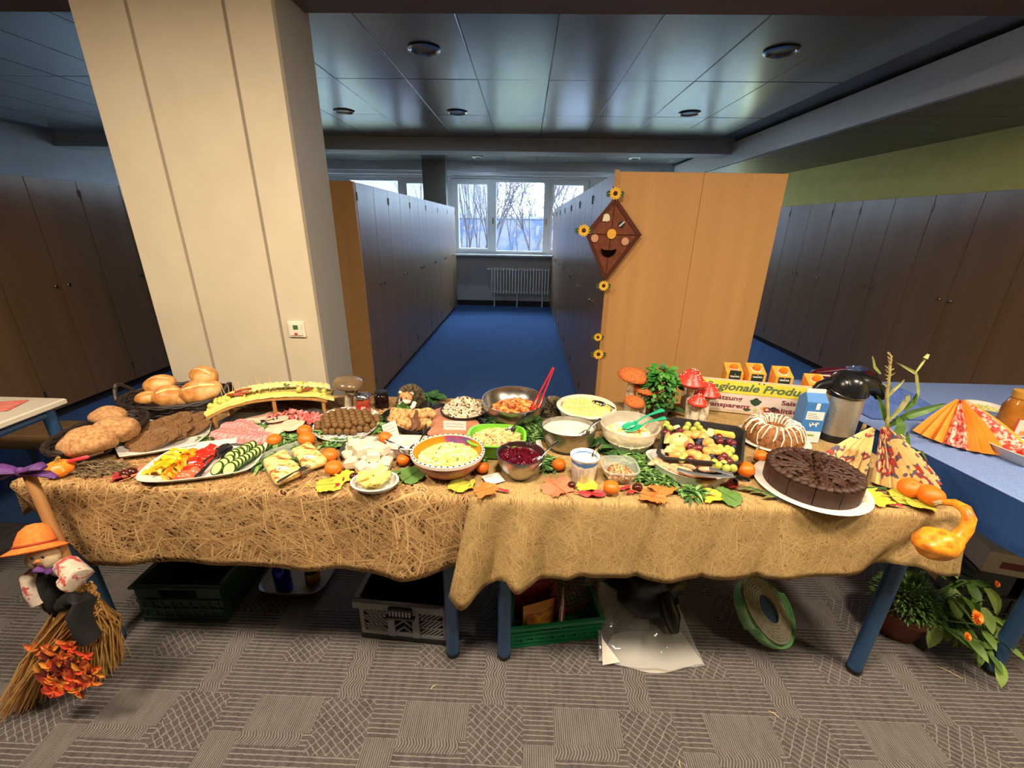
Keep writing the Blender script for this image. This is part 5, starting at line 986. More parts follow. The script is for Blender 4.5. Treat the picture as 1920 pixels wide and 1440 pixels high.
# ---- mandarins and oranges
MAN = mat((226, 104, 18), (236, 122, 28), 60, rough=.4, bump=.25, bsc=420, d=.001); mme = G().lathe([(0, -.84), (.35, -.80), (.7, -.62), (.92, -.3), (1.0, 0), (.95, .34), (.75, .62), (.45, .78), (.16, .82), (.06, .78), (0, .775)], 26).mesh('mandarin_peel', MAN); stm = G().lathe([(.12, .78), (.10, .82), (0, .83)], 8).mesh('stem_button', mat((120, 110, 50), rough=.8))
for u, v, r, lb in ((514, 825, 13, 'mandarin between slate platter and green leaves'), (571, 808, 13, 'mandarin at the back left of the meatball platter edge'), (575, 823, 15, 'larger mandarin in front of another by the meatball platter'), (619, 853, 14, 'mandarin beside the right grilled pastry'), (625, 877, 15, 'mandarin in front of the pastry dish right corner'), (723, 821, 13, 'mandarin leaning on the white card by the bread tray'), (756, 862, 12, 'small mandarin left of the painted bowl'), (905, 877, 12, 'mandarin in the shade right of the painted bowl'), (1048, 871, 13, 'mandarin between jelly bowl and yogurt tub'), (1146, 914, 15, 'mandarin at the front edge right of the yellow leaf'), (1398, 880, 16, 'mandarin at the right corner of the roasting pan'), (1427, 855, 13, 'small mandarin in front of the ring cake'), (1706, 915, 19, 'left orange of the two by the gourd'), (1745, 929, 21, 'right orange of the two by the gourd')):
    p0 = P(u, v, .02); R = r*mpp(p0); p = P(u, v, R*.85); t = thing('mandarin' if r < 17 else 'orange', lb, 'citrus', p-Vector((0, 0, 0)), rot=(rr.uniform(-.3, .3), rr.uniform(-.3, .3), rr.uniform(0, 6)))
    inst('peel', mme, t, sc=R); inst('stem_button', stm, t, sc=R)
# ---- autumn leaves
def leafmesh(kind, m):
    g = G(); n = 40; ring = []
    for i in range(n):
        a = 2*PI*i/n
        if kind == 'maple': r = .62+.30*abs(cos(2.5*(a)))**.6*(1 if abs(a-PI) > .5 else .3)+.07*cos(17*a)
        elif kind == 'long': r = .30/math.sqrt(cos(a)**2*.09+sin(a)**2)*1.0
        else: r = .80+.05*cos(13*a)+.12*cos(a)
        ring.append((r*cos(a), r*sin(a)))
    rs = [[(x*s, y*s, .10*s*s*sin(3*math.atan2(y, x))+.05*sin(x*5)*s) for x, y in ring] for s in (1, .7, .35, .05)]
    g.rings(rs, c0=False, c1=True); me = g.mesh('blade', m, 80); q = G().tube([(-1.35, .05, .08), (-.8, 0, .04), (0, 0, .03), (.75, 0, .04)], [.03, .03, .022, .01], 5).mesh('leaf_stalk', m); return me, q
LM = {}
for nm, cs_ in (('orange', ((222, 104, 44), (236, 138, 66), (180, 60, 34))), ('red', ((150, 30, 38), (180, 44, 50), (120, 24, 34))), ('yellow', ((230, 186, 40), (244, 206, 70), (196, 140, 40))), ('lime', ((170, 170, 44), (196, 190, 70), (120, 130, 40))), ('rust', ((200, 96, 70), (214, 130, 90), (150, 60, 50))), ('green', ((70, 112, 44), (104, 140, 66), (50, 90, 36)))):
    LM[nm] = mat(cs_[0], cs_[1], 60, rough=.6, c3=cs_[2])
LV = {}
for u, v, r, kd, cl, a, lb in ((230, 890, 20, 'maple', 'red', .4, 'dark red leaf in front of the hay tuft'), (272, 884, 26, 'maple', 'rust', 1.2, 'rust orange leaf under the tip of the vegetable platter'), (614, 908, 26, 'round', 'lime', .2, 'round yellow green leaf left of the butter bowl'), (648, 893, 20, 'maple', 'yellow', .8, 'yellow leaf between mandarin and butter bowl'), (638, 902, 16, 'long', 'red', 1.5, 'dark red leaf under the yellow green leaf'), (770, 892, 26, 'round', 'green', 1.1, 'broad dark green leaf right of the butter bowl'), (748, 884, 20, 'long', 'green', .4, 'slim green leaf behind the butter bowl'), (860, 911, 24, 'round', 'lime', 1.4, 'yellow green leaf below the painted bowl'), (884, 907, 16, 'long', 'lime', 1.3, 'narrow lime leaf beside the orange maple leaf'), (909, 918, 26, 'maple', 'orange', .5, 'orange maple leaf below the mandarin in the shade'), (945, 919, 11, 'long', 'red', -.2, 'small pointed red leaf below the jelly bowl'), (1045, 912, 30, 'maple', 'rust', 2.2, 'rust red maple leaf left of the yogurt tub'), (1098, 911, 21, 'round', 'yellow', .1, 'yellow leaf in front of the yogurt tub'), (1110, 925, 26, 'long', 'red', -.1, 'long dark red leaf below the yellow leaf'), (1172, 914, 13, 'long', 'red', .5, 'small dark red leaf right of the front mandarin'), (1188, 919, 18, 'long', 'red', .6, 'dark red leaf under the chestnut'), (1240, 914, 28, 'round', 'orange', .9, 'large veined orange leaf below the boat dish tip'), (1222, 930, 26, 'maple', 'orange', -.4, 'bright orange leaf hanging at the cloth edge'), (1330, 928, 24, 'maple', 'yellow', .3, 'yellow leaf below the boat dish'), (1362, 928, 26, 'round', 'green', -.9, 'green ribbed leaf at the cloth front edge'), (1372, 908, 14, 'maple', 'red', .2, 'small red leaf below the tongs tip'), (1645, 934, 26, 'maple', 'yellow', .4, 'yellow leaf right of the chocolate cake'), (1690, 931, 26, 'round', 'lime', .1, 'yellow green leaf left of the two oranges'), (1722, 944, 26, 'round', 'lime', -.3, 'larger lime leaf before the two oranges'), (1680, 946, 12, 'long', 'red', -.3, 'small crimson leaf among the lime leaves'), (1620, 913, 20, 'maple', 'yellow', 1.2, 'yellow leaf under the pencil')):
    if (kd, cl) not in LV: LV[(kd, cl)] = leafmesh(kd, LM[cl])
    p = P(u, v, .008); s = r*mpp(p)*(1.15 if kd != 'long' else 1.0); t = thing('autumn_leaf', lb, 'leaf', p, rot=(rr.uniform(-.12, .12), rr.uniform(-.12, .12), a))
    inst('blade', LV[(kd, cl)][0], t, sc=s); inst('leaf_stalk', LV[(kd, cl)][1], t, sc=s)
CHN = mat((58, 22, 18), (80, 32, 24), 30, rough=.18)
for u, v, r, lb in ((236, 888, 10, 'dark chestnut on the red leaf by the hay tuft'), (246, 885, 10, 'chestnut right of another near the rust leaf'), (663, 893, 8, 'dark chestnut left of the butter bowl'), (1072, 909, 8, 'chestnut between rust leaf and yellow leaf'), (1195, 914, 10, 'glossy chestnut on the dark red leaf'), (1375, 904, 9, 'dark berry like chestnut below the tongs tip')):
    p = P(u, v, .010); R = r*mpp(p); t = thing('chestnut', lb, 'chestnut', P(u, v, R*.8), rot=(rr.uniform(-.5, .5), .2, rr.uniform(0, 6))); G().ball((0, 0, 0), (R, R*.92, R*.8), 16).obj('shell', CHN, t); G().ball((0, -R*.5, -R*.25), (R*.6, R*.48, R*.5), 12).obj('pale_base', mat((150, 112, 80), rough=.6), t)
# ---- paper cards with handwriting
INK = mat((90, 92, 100), rough=.7)
def card(label, c, w, h, rot, seed, lines_=3):
    t = thing('name_card', label, 'card', c, rot=rot); G().box(-w/2, w/2, -.0006, .0006, 0, h).obj('card', CARD, t, False); rr = random.Random(seed)
    for j in range(lines_):
        z = h*(.82-.2*j); x = -w*.40; e = w*(.15+.25*rr.random()); q = []
        while x < e: q.append((x, -.0012, z+rr.uniform(-.0028, .0028))); x += .0022
        G().tube(q, .0005, 3).obj('handwriting', INK, t)
card('white handwritten card leaning before the bread tray', P(736, 822, .012), .062, .062, (-.45, -.42, -.1), 1)
card('white handwritten card standing at the front of the pate tray', P(853, 818, .004), .088, .062, (-.15, 0, 0), 2, 2)
card('white card lying by the right grilled pastry', P(603, 862, .006), .05, .045, (-1.35, 0, -.5), 3, 0)
card('white card lying under the small jelly bowl edge', P(931, 906, .003), .06, .05, (-1.5, 0, .5), 4, 1)
card('white card leaning on the left of the quark bowl', P(1015, 848, .003), .03, .045, (-.5, .2, .9), 5, 0)
# ---- mushrooms
def cap(t, c, r, h, m1, m2, dots=None, tilt=(0, 0), under=None, nm='cap'):
    M = Matrix.Translation(c) @ Matrix.Rotation(tilt[0], 4, 'X') @ Matrix.Rotation(tilt[1], 4, 'Y')
    o = G().lathe([(r*.3, -h*.06), (r*.85, -h*.12), (r*.98, -h*.02), (r, h*.08)]+([(r*.90, h*.24), (r*.70, h*.46), (r*.50, h*.72), (r*.32, h*.92), (r*.12, h), (0, h*1.01)] if dots else [(r*.94, h*.45), (r*.78, h*.75), (r*.45, h*.96), (.0, h)])+[], 30, M=M).obj(nm, m1, t)
    G().lathe([(r*.2, -h*.13), (r*.86, -h*.19), (r*.90, -h*.15)], 30, M=M, c0=True, c1=False).obj('gills', m2, t)
    if dots:
        rr = random.Random(dots)
        for k in range(30):
            a = rr.uniform(0, 6.28); q = rr.uniform(.1, .97); z = float(np.interp(q, [0, .12, .32, .5, .7, .9, 1], [1.01, 1, .92, .72, .46, .24, .08]))*h+.001; rad = r*q*1.01
            G().ball(M @ Vector((rad*cos(a)*.97, rad*sin(a)*.97, z*.98)), r*.045, 6, rings=4).obj('white_dot', mat((244, 236, 226), rough=.5), t)
    return o
STM = mat((206, 190, 164), (226, 212, 190), 30, rough=.8, bump=.4, bsc=60, c3=(150, 136, 116)); BRC = mat((176, 84, 34), (206, 116, 52), 160, rough=.9, bump=.6, bsc=300, c3=(120, 50, 24)); TAC = mat((214, 150, 80), rough=.8)
def stalk(t, p0, p1, r0, r1, m=STM): G().tube([p0, Vector(p0).lerp(Vector(p1), .3), Vector(p0).lerp(Vector(p1), .8), p1], [r0, r0*1.02, (r0+r1)/2, r1], 16, m=0).obj('stalk', m, t)
t = thing('mushroom_figurine', 'trio of brown velvet capped mushroom figurines behind the clear plastic bowl', 'figurine', P(1187, 778)); O = t.location
for (su, sv, cu_, cv, r, h, y) in ((1178, 777, 1187, 706, 30, 13, 1.71), (1203, 775, 1210, 730, 23, 11, 1.70), (1196, 779, 1189, 755, 20, 11, 1.66)):
    b = P(su, sv); b = Vector((b.x, y, b.z)); b.x = B(su, sv, y).x; cp_ = B(cu_, cv, y); k = mpp(cp_); stalk(t, b-O, cp_-O, .019*r/26, .012*r/26); cap(t, cp_-O-Vector((0, 0, .002)), r*k, h*k*1.1, BRC, TAC, tilt=(.1, .10))
G().vessel(sup(.06, .04, 2, 20), [(1, 0), (.9, .008), (.3, .012)]).obj('mossy_base', mat((70, 76, 40), (100, 104, 60), 90, rough=.95), t)
RDC = mat((206, 44, 34), (222, 66, 48), 20, rough=.35)
t = thing('toadstool_figurine', 'trio of red white dotted toadstool figurines left of the sign', 'figurine', P(1302, 790)); O = t.location
for (su, sv, cu_, cv, r, h, y, sd) in ((1291, 788, 1295, 717, 27, 26, 1.69, 1), (1318, 787, 1326, 737, 23, 21, 1.72, 2), (1298, 793, 1308, 756, 18, 19, 1.645, 3), (1317, 793, 1310, 764, 4, 4, 1.65, 0)):
    b = B(su, sv, y); b.z = .7605; cp_ = B(cu_, cv, y); k = mpp(cp_); stalk(t, b-O, cp_-O, .017, .012)
    if sd: cap(t, cp_-O, r*k, h*k, RDC, mat((226, 206, 184), rough=.7), sd, (.05, .05))
G().vessel(sup(.055, .035, 2, 20), [(1, 0), (.9, .006), (.3, .009)]).obj('stone_base', STM, t)
t = thing('mushroom_figurine', 'grey brown mushroom figurine left of the red jam jar', 'figurine', P(655, 768)); O = t.location
cp_ = B(654, 721, 1.69); stalk(t, Vector((0, 0, 0)), cp_-O, .018, .012); cap(t, cp_-O, 28*mpp(cp_), 14*mpp(cp_), mat((104, 84, 60), (128, 106, 78), 14, rough=.25), mat((206, 176, 110), rough=.6), tilt=(.05, .16)); G().ball(cp_-O+Vector((-.008, -.014, .024)), .004, 6).obj('white_dot', WHITE, t)
tuft('moss', 'clump of dark moss at the foot of the grey mushroom', 'moss', 652, 770, (.04, .02), 160, .014, .003, 5, 0, .012, [GRN2, mat((60, 70, 36), rough=.9), GRN2])
# ---- jam jars
def jar(label, p, r, h, mj, lid=None, lab=None, sl=None):
    t = thing('jam_jar', label, 'jar', p); G().lathe([(0, 0), (r*.92, 0), (r, .004), (r, h*.74), (r*.93, h*.82), (r*.80, h*.86), (r*.80, h*.9)], 28).obj('jar_body', mj, t)
    if lid: G().lathe([(r*.86, h*.87), (r*.87, h*.875), (r*.87, h*.985), (r*.8, h), (0, h)], 28, c0=False).obj('lid', lid, t)
    if lab:
        for a0, a1, z0, z1, m, nm in lab: G().sheet(lambda u, v: ((r+.0006)*sin(a0+(a1-a0)*u), -(r+.0006)*cos(a0+(a1-a0)*u), h*(z0+(z1-z0)*v)), 14, 1).obj(nm, m, t)
    return t
t = MT('red jam glass', .08); t.col(t.ramp(t.noise(t.co(), 30, 2), [(.4, (150, 58, 40)), (.6, (176, 84, 62))])); JAMR = t.m
p = P(683, 778); j = jar('red jam jar with a red label and foil over its mouth', p, .030, .095, JAMR, None, [(-.85, .75, .12, .56, mat((214, 40, 40), rough=.4), 'label'), (.05, .62, .22, .52, mat((232, 214, 206), rough=.5), 'white_label_patch')])
FOI = mat((206, 210, 216), (150, 156, 170), 30, rough=.15, metal=.9, bump=.8, bsc=60, d=.004)
g = G().lathe([(.034, .084), (.033, .092), (.028, .097), (.012, .094), (0, .096)], 24, c0=False); g.v = [(x+.003*MN.noise((x*70, y*70, 1)), y, z+.004*MN.noise((x*60, y*60, z*60))) for x, y, z in g.v]; g.obj('foil_cover', FOI, j)
spoon('steel teaspoon lying across the red jam jar mouth', p+Vector((.062, .0, .092)), p+Vector((-.02, -.004, .104)), CUT, .003)
jar('tall dark jam jar with a black lid beside the hedgehog', P(717, 768), .031, .088, mat((26, 12, 16), (40, 16, 22), 30, rough=.08), BLACK)
# ---- hedgehogs
QU = [mat((104, 90, 62), rough=.8), mat((66, 56, 40), rough=.8), mat((150, 134, 100), rough=.8)]
def quills(t, c, rx, ry, rz_, n, seed, face=None, ln=.016):
    rr = random.Random(seed); g = G()
    for k in range(n):
        z = rr.uniform(-.45, 1); a = rr.uniform(0, 6.28); s = (1-z*z)**.5; d = Vector((s*cos(a), s*sin(a), z))
        if face and d.dot(Vector(face).normalized()) > .55: continue
        p = c+Vector((d.x*rx, d.y*ry, d.z*rz_)); d2 = (d+Vector((rr.uniform(-.3, .3), rr.uniform(-.1, .4), rr.uniform(-.2, .3)))).normalized(); M = frame(p, d2)
        g.rings([[tuple(M @ Vector((0, .0016*cos(b), .0016*sin(b)))) for b in (0, 2.1, 4.2)], [tuple(M @ Vector((ln, .0004*cos(b), .0004*sin(b)))) for b in (0, 2.1, 4.2)]], m=rr.randint(0, 2), c0=False)
    o = g.obj('quills', QU, t); o['kind'] = 'stuff'
FUR = mat((206, 138, 84), (222, 162, 110), 90, rough=.85, bump=.4, bsc=300); CRM = mat((238, 222, 200), (246, 234, 216), 90, rough=.85, bump=.4, bsc=300)
p = P(770, 768); t = thing('hedgehog_figurine', 'sitting smiling hedgehog figurine with tan face and green leaf', 'figurine', p, -.15)
G().ball((0, .012, .045), (.046, .045, .050), 22, nz=.05).obj('body', QU[1], t); quills(t, Vector((0, .012, .05)), .047, .046, .050, 1100, 3, (-.1, -1, .25))
G().ball((-.006, -.024, .068), (.030, .024, .026), 20).obj('head', FUR, t); G().ball((-.008, -.036, .056), (.028, .018, .016), 18).obj('muzzle', CRM, t)
quills(t, Vector((-.004, -.012, .075)), .030, .024, .026, 240, 8, (-.1, -1, -.3), .012)
G().ball((-.016, -.052, .068), .0065, 12).obj('nose', BLACK, t)
for s in (-1, 1):
    G().ball((-.006+s*.026, -.020, .086), (.009, .005, .009), 12).obj('ear', CRM, t); G().ball((-.006+s*.012, -.0465, .076), (.0028, .002, .0035), 8).obj('eye', BLACK, t)
    G().tube([(s*.03, -.02, .045), (s*.030, -.038, .034), (s*.018, -.048, .024)], [.010, .010, .007], 10).obj('arm', CRM, t); G().ball((s*.024, -.03, .010), (.014, .020, .010), 12).obj('foot', FUR, t)
g = G()
for a in (.4, 1.6, 2.6): g.leaf((-.006, -.05, .03), (cos(a), -.3, sin(a)-.2), (0, -1, .3), .034, .012, .2, 5)
g.obj('held_leaf', GRN1, t)
p = P(1036, 779); t = thing('hedgehog_figurine', 'spiky round hedgehog figurine seen from behind beside the steel bowl', 'figurine', p, 0)
G().ball((0, .01, .030), (.040, .046, .032), 20, nz=.08).obj('body', QU[1], t); quills(t, Vector((0, .01, .032)), .042, .047, .034, 1300, 5, None, .018)
G().ball((-.03, .04, .022), (.014, .018, .012), 12).obj('head', FUR, t)
# ---- parsley pot
p = P(1236, 786); p.y += .02; t = thing('potted_parsley', 'tall bushy green parsley in a dark pot behind the roasting pan', 'plant', p); g = G(); rr = random.Random(9)
G().lathe([(.03, 0), (.034, .002), (.042, .055), (.044, .055), (.044, .062), (.038, .062), (0, .056)], 24).obj('pot', mat((34, 32, 34), rough=.5), t)
for k in range(14): a = rr.uniform(0, 6.28); G().tube([(.01*cos(a), .01*sin(a), .05), (.02*cos(a), .02*sin(a), .12), (.045*cos(a), .045*sin(a), .19)], .0014, 4).obj('stem', GRN1, t)
for k in range(420):
    a = rr.uniform(0, 6.28); z = rr.uniform(.05, .215); q = (.030+.034*sin((z-.03)/.19*PI))*rr.uniform(.3, 1.1); d = rr.uniform(0, 6.28); s = rr.uniform(.016, .03)*(.7+.5*(z > .14))
    g.leaf((q*cos(a)*1.15-.01, q*sin(a), z), (cos(a)*.7+cos(d)*.5, sin(a)*.7+sin(d)*.5-.2, rr.uniform(-.5, .5)), (0, -.4, 1), s, s*.42, .4, 4, m=rr.randint(0, 2))
g.obj('foliage', [mat((56, 124, 40), rough=.5), mat((86, 150, 58), rough=.5), mat((40, 98, 34), rough=.5)], t)['kind'] = 'stuff'
# ---- sign board
s0, s1 = Vector((.725, 1.812, .7605)), Vector((1.300, 1.687, .7605)); sl = (s1-s0).length; az = math.atan2(s1.y-s0.y, s1.x-s0.x)
sg = thing('sign_board', 'printed cardboard sign about regional produce behind the ring cake', 'sign', s0, rot=(-.03, 0, az)); SH = .153
G().box(0, sl, 0, .006, 0, SH, b=.001).obj('board', mat((206, 184, 150), (214, 194, 160), 20, rough=.7), sg, False)
def sp(u, v):                             # photo pixel -> board coordinates
    r = ray(u, v); n = Vector((sin(az), -cos(az), 0)); t_ = (s0-Vector((0, 0, H))).dot(n)/r.dot(n); q = Vector((0, 0, H))+r*t_-s0; return q.dot(Vector((cos(az), sin(az), 0))), q.z
YB = mat((214, 206, 60), (226, 216, 84), 16, rough=.6); PKB = mat((214, 196, 190), (222, 206, 200), 20, rough=.7)
G().box(.012, sl-.05, -.0015, 0, SH-.062, SH-.008).obj('yellow_band', YB, sg, False); G().box(.012, sl-.03, -.0012, 0, .012, SH-.066).obj('paper', PKB, sg, False)
TG = mat((84, 110, 78), rough=.7); TP = mat((122, 50, 58), rough=.7)
def put(body, ua, va, ub, size, m, shear=0, off=.0006):
    x0, z0 = sp(ua, va); x1, _ = sp(ub, va); o = text(body, size, m, sg, (x0, -.0022, z0), (PI/2, 0, 0), 1, shear, off); bpy.context.view_layer.update(); o.scale.x = (x1-x0)/max(.001, o.dimensions.x); return o
put('gionale Produ', 1344, 740, 1503, .046, TG, .25, .0012).location.z = SH-.047
x0, _ = sp(1344, 740); tt = text('Re', .046, TG, sg, (x0-.052, -.0022, SH-.047), (PI/2, 0, 0), 1.0, .25, .0012)
x1, _ = sp(1507, 740); text('kte', .046, TG, sg, (x1, -.0022, SH-.047), (PI/2, 0, 0), .8, .25, .0012)
o = put('chätzung', 1327, 757, 1390, .028, TP); o.location.z = .060; zz = o.location.x; text('Werts', .028, TP, sg, (zz-.006, -.0022, .060), (PI/2, 0, 0), 1, 0, .0006, align='RIGHT')
o = put('ransparenz', 1321, 778, 1402, .028, TP); o.location.z = .026; text('T', .028, TP, sg, (o.location.x-.002, -.0022, .026), (PI/2, 0, 0), 1, 0, .0006, align='RIGHT')
o = put('Saison', 1462, 769, 1508, .028, TP); o.location.z = .060
o = put('Qualität', 1426, 786, 1489, .028, TP); o.location.z = .022
for (u, v, rx, rz_, m, nm) in ((1417, 754, .022, .016, mat((40, 66, 52), rough=.8), 'printed_cabbage'), (1400, 768, .016, .006, mat((46, 78, 50), rough=.8), 'printed_cucumber'), (1450, 768, .020, .010, mat((38, 58, 44), rough=.8), 'printed_cucumber'), (1432, 766, .012, .008, mat((222, 160, 70), rough=.8), 'printed_potatoes'), (1437, 773, .016, .005, mat((196, 70, 50), rough=.8), 'printed_tomatoes'), (1416, 769, .010, .007, mat((176, 190, 110), rough=.8), 'printed_celery')):
    x, z = sp(u, v); G().prism([(rx*cos(a)*(1+.15*sin(5*a)), rz_*sin(a)*(1+.2*cos(4*a))) for a in (2*PI*i/20 for i in range(20))], .0, .0006, M=Matrix.Translation((x, -.0016, min(z, SH-.05))) @ Matrix.Rotation(PI/2, 4, 'X')).obj(nm, m, sg, False)
for u in (1423, 1432): x, z = sp(u, 726); G().lathe([(.003, 0), (.003, .002), (0, .0028)], 10, M=Matrix.Translation((x, -.001, SH-.008)) @ Matrix.Rotation(PI/2, 4, 'X')).obj('push_pin', STEEL, sg)
# ---- juice cartons behind the sign
OJ = mat((240, 150, 40), (246, 176, 84), 20, rough=.4); DGL = mat((30, 50, 40), rough=.5); WT = mat((238, 234, 228), rough=.5); CAPO = mat((240, 120, 26), rough=.35)
for k, (u, vt, lb, up) in enumerate(((1383, 690, 'orange juice carton furthest left behind the sign', 1), (1426, 691, 'middle orange juice carton behind the sign', 0), (1477, 697, 'orange juice carton at the right behind the sign', 0), (1540, 712, 'orange juice carton half hidden behind the coffee pot', 0))):
    y = 1.856-.03*k; q = B(u, vt, y); t = thing('juice_carton', lb, 'carton', (q.x, y+.035, .7605), az*.6); w, d, h = .036, .034, min(.20, q.z-.7605+.004); hf = h-.030
    G().add([(-w, -d, 0), (w, -d, 0), (w, d, 0), (-w, d, 0), (-w, -d, hf), (w, -d, hf), (w, d, h), (-w, d, h), (-w*.72, -d, hf), (w*.72, -d, hf)], [(3, 2, 1, 0), (0, 1, 5, 9, 8, 4), (1, 2, 6, 5), (2, 3, 7, 6), (3, 0, 4, 7), (4, 8, 9, 5, 6, 7)]).obj('carton_body', OJ, t, False)
    G().box(-w*.68, w*.68, -d-.001, -d, .02, hf-.002 if not up else hf+.012).obj('green_panel', DGL, t, False)
    text('Natürlich', .011, WT, t, (0, -d-.0016, hf-.018), (PI/2, 0, 0), .95, 0, .0003, align='CENTER')
    G().ball((0, -d-.001, hf-.006), (.0028, .0008, .0028), 8).obj('small_emblem', mat((222, 120, 110), rough=.5), t)
    M = Matrix.Translation((0, -.004, hf+.013)) @ Matrix.Rotation(.42 if not up else 0, 4, 'X'); G().lathe([(.019, 0), (.019, .004), (.0155, .005), (.0155, .016), (.014, .018), (0, .018)], 20, M=M).obj('screw_cap', CAPO, t)
    G().lathe([(.022, -.0005), (.0225, .002), (.019, .0025)], 20, M=M).obj('cap_collar', WT, t)
# ---- milk carton
MBL = mat((60, 120, 190), (70, 132, 200), 10, rough=.4); MWH = mat((226, 226, 226), rough=.45)
t = thing('milk_carton', 'blue and white milk carton with a cow emblem beside the coffee pot', 'carton', (1.115, 1.535, .7605), -.12); w, d, h = .037, .035, .165
G().add([(-w, -d, 0), (w, -d, 0), (w, d, 0), (-w, d, 0), (-w, -d, h), (w, -d, h), (w, d, h), (-w, d, h), (-w*.9, -d*.05, h+.028), (w*.9, -d*.05, h+.028), (w*.9, d*.05, h+.028), (-w*.9, d*.05, h+.028)], [(3, 2, 1, 0), (0, 1, 5, 4), (1, 2, 6, 5), (2, 3, 7, 6), (3, 0, 4, 7), (4, 5, 9, 8), (5, 6, 10, 9), (6, 7, 11, 10), (7, 4, 8, 11), (8, 9, 10, 11)]).obj('carton_body', MBL, t, False)
G().box(-w*.9, w*.9, -.003, .003, h+.026, h+.042).obj('top_fold', MWH, t, False); G().box(-w, w, -d-.0008, -d, 0, .046).obj('white_base_print', MWH, t, False); G().box(-w*.80, w*.85, -d-.001, -d, .094, .128).obj('text_panel', MWH, t, False)
for k in range(3): G().box(-w*.7, w*(.1+.15*k), -d-.0014, -d-.001, .118-.008*k, .1195-.008*k).obj('text_line', INK, t, False)
G().box(-w*.1, w*.25, -d-.0012, -d, .136, .162).obj('pull_tab', MWH, t, False)
cow = G().prism([(-.014, 0), (-.016, .009), (-.010, .012), (.006, .011), (.010, .014), (.017, .013), (.017, .008), (.012, .007), (.011, -.004), (.008, -.004), (.007, .003), (-.006, .003), (-.009, -.005), (-.012, -.005), (-.011, .002)], 0, .0008, M=Matrix.Translation((.004, -d-.0004, .070)) @ Matrix.Rotation(PI/2, 4, 'X')); cow.obj('cow_emblem', mat((236, 236, 238), rough=.5), t, False)
for x, z, r in ((-.008, .078, .004), (.004, .079, .0032), (.013, .080, .0022)): G().ball((.004+x-.002, -d-.0014, z), (r, .0004, r*.7), 8).obj('cow_patch', BLACK, t)
G().box(-w*.6, w*.4, -d-.0012, -d-.0008, .026, .034).obj('green_mark', mat((140, 170, 90), rough=.5), t, False)
# ---- pump coffee pot
t = thing('coffee_pot', 'large brushed steel pump coffee pot with black top', 'pot', (1.245, 1.56, .7605), 0); R = .066
G().lathe([(0, 0), (R*1.02, 0), (R*1.03, .004), (R*1.0, .024), (R*.98, .026)], 36).obj('base', BLACK, t); G().lathe([(R*.98, .022), (R*.97, .19), (R*.93, .197)], 40).obj('body', mat((214, 204, 188), (190, 180, 164), 60, rough=.42, metal=.85, stretch=(1, 1, 12)), t)
G().lathe([(R*.98, .178), (R*1.03, .182), (R*1.06, .20), (R*1.02, .225), (R*.86, .25), (R*.6, .266), (0, .272)], 36).obj('top', mat((26, 26, 28), rough=.22), t)
PLK = mat((24, 24, 26), rough=.25)
G().tube([(-.03, -.01, .215), (.03, -.012, .232), (.075, -.02, .222), (.108, -.026, .196), (.112, -.028, .176)], [.05, .045, .034, .024, .017], 16).obj('spout', PLK, t)
G().tube([(-.03, .01, .222), (-.07, .015, .214), (-.098, .015, .205), (-.112, .01, .19), (-.10, .005, .172)], [.030, .024, .016, .013, .010], 12).obj('lever', PLK, t)
G().tube([(R*1.03*cos(a), R*1.03*sin(a)-.002, .205-.02*sin(-a)) for a in (PI+PI*i/16 for i in range(17))], .0022, 6).obj('carry_handle', STEEL, t)
# ---- ring cake on a white plate with a paper napkin beside
c = P(1449, 828); c.y += .01; t = thing('ring_cake', 'ribbed brown ring cake drizzled with white icing on a plate', 'cake', c); CKB = mat((130, 78, 36), (164, 108, 58), 50, rough=.8, bump=.5, bsc=120, c3=(96, 54, 26)); ICE = mat((246, 236, 214), rough=.3)
G().lathe([(.09, 0), (.10, .002), (.128, .010), (.13, .012), (.126, .013), (.095, .006), (0, .005)], 40).obj('plate', WHITE, t)
nr = 14; g = G(); rs = []; NP = 112; PR = [(.040, .006), (.098, .006), (.106, .028), (.100, .055), (.086, .076), (.066, .084), (.046, .078), (.034, .060), (.030, .03), (.030, .008)]
def ringp(r, z, a): f = 1+.055*(abs(cos(nr/2*a))**.7-.5)*(1 if r > .04 else .4); return (r*f*cos(a), r*f*sin(a), z*(1+.03*(abs(cos(nr/2*a))-.5)))
g.rings([[ringp(r, z, 2*PI*i/NP) for i in range(NP)] for r, z in PR], c0=False, c1=False); g.obj('cake_body', CKB, t, 70)
for k in range(24):
    a = 2*PI*k/24+rr.uniform(-.06, .06); e = rr.uniform(.0, 1); pts = [(.036, .062), (.046, .079), (.066, .0855), (.086, .078), (.1005, .056)]+([(.107, .030), (.1045, .015)] if e > .45 else [(.105, .042)])
    G().tube([tuple(Vector(ringp(r, z, a+.05*sin(z*60+k)))*1.0) for r, z in pts], [.002, .003, .0034, .003, .0024, .002, .0026][:len(pts)], 6, flat=.6).obj('icing_drip', ICE, t)
g = G()
for i in range(140): a = rr.uniform(0, 6.28); r, z = (.045+.04*rr.random(), 0); z = float(np.interp(r, [.04, .066, .09], [.075, .085, .074])); q = Vector(ringp(r, z, a)); g.ball(q, (.0045, .003, .0015), 6, rings=4)
g.obj('icing_speckle', ICE, t)['kind'] = 'stuff'
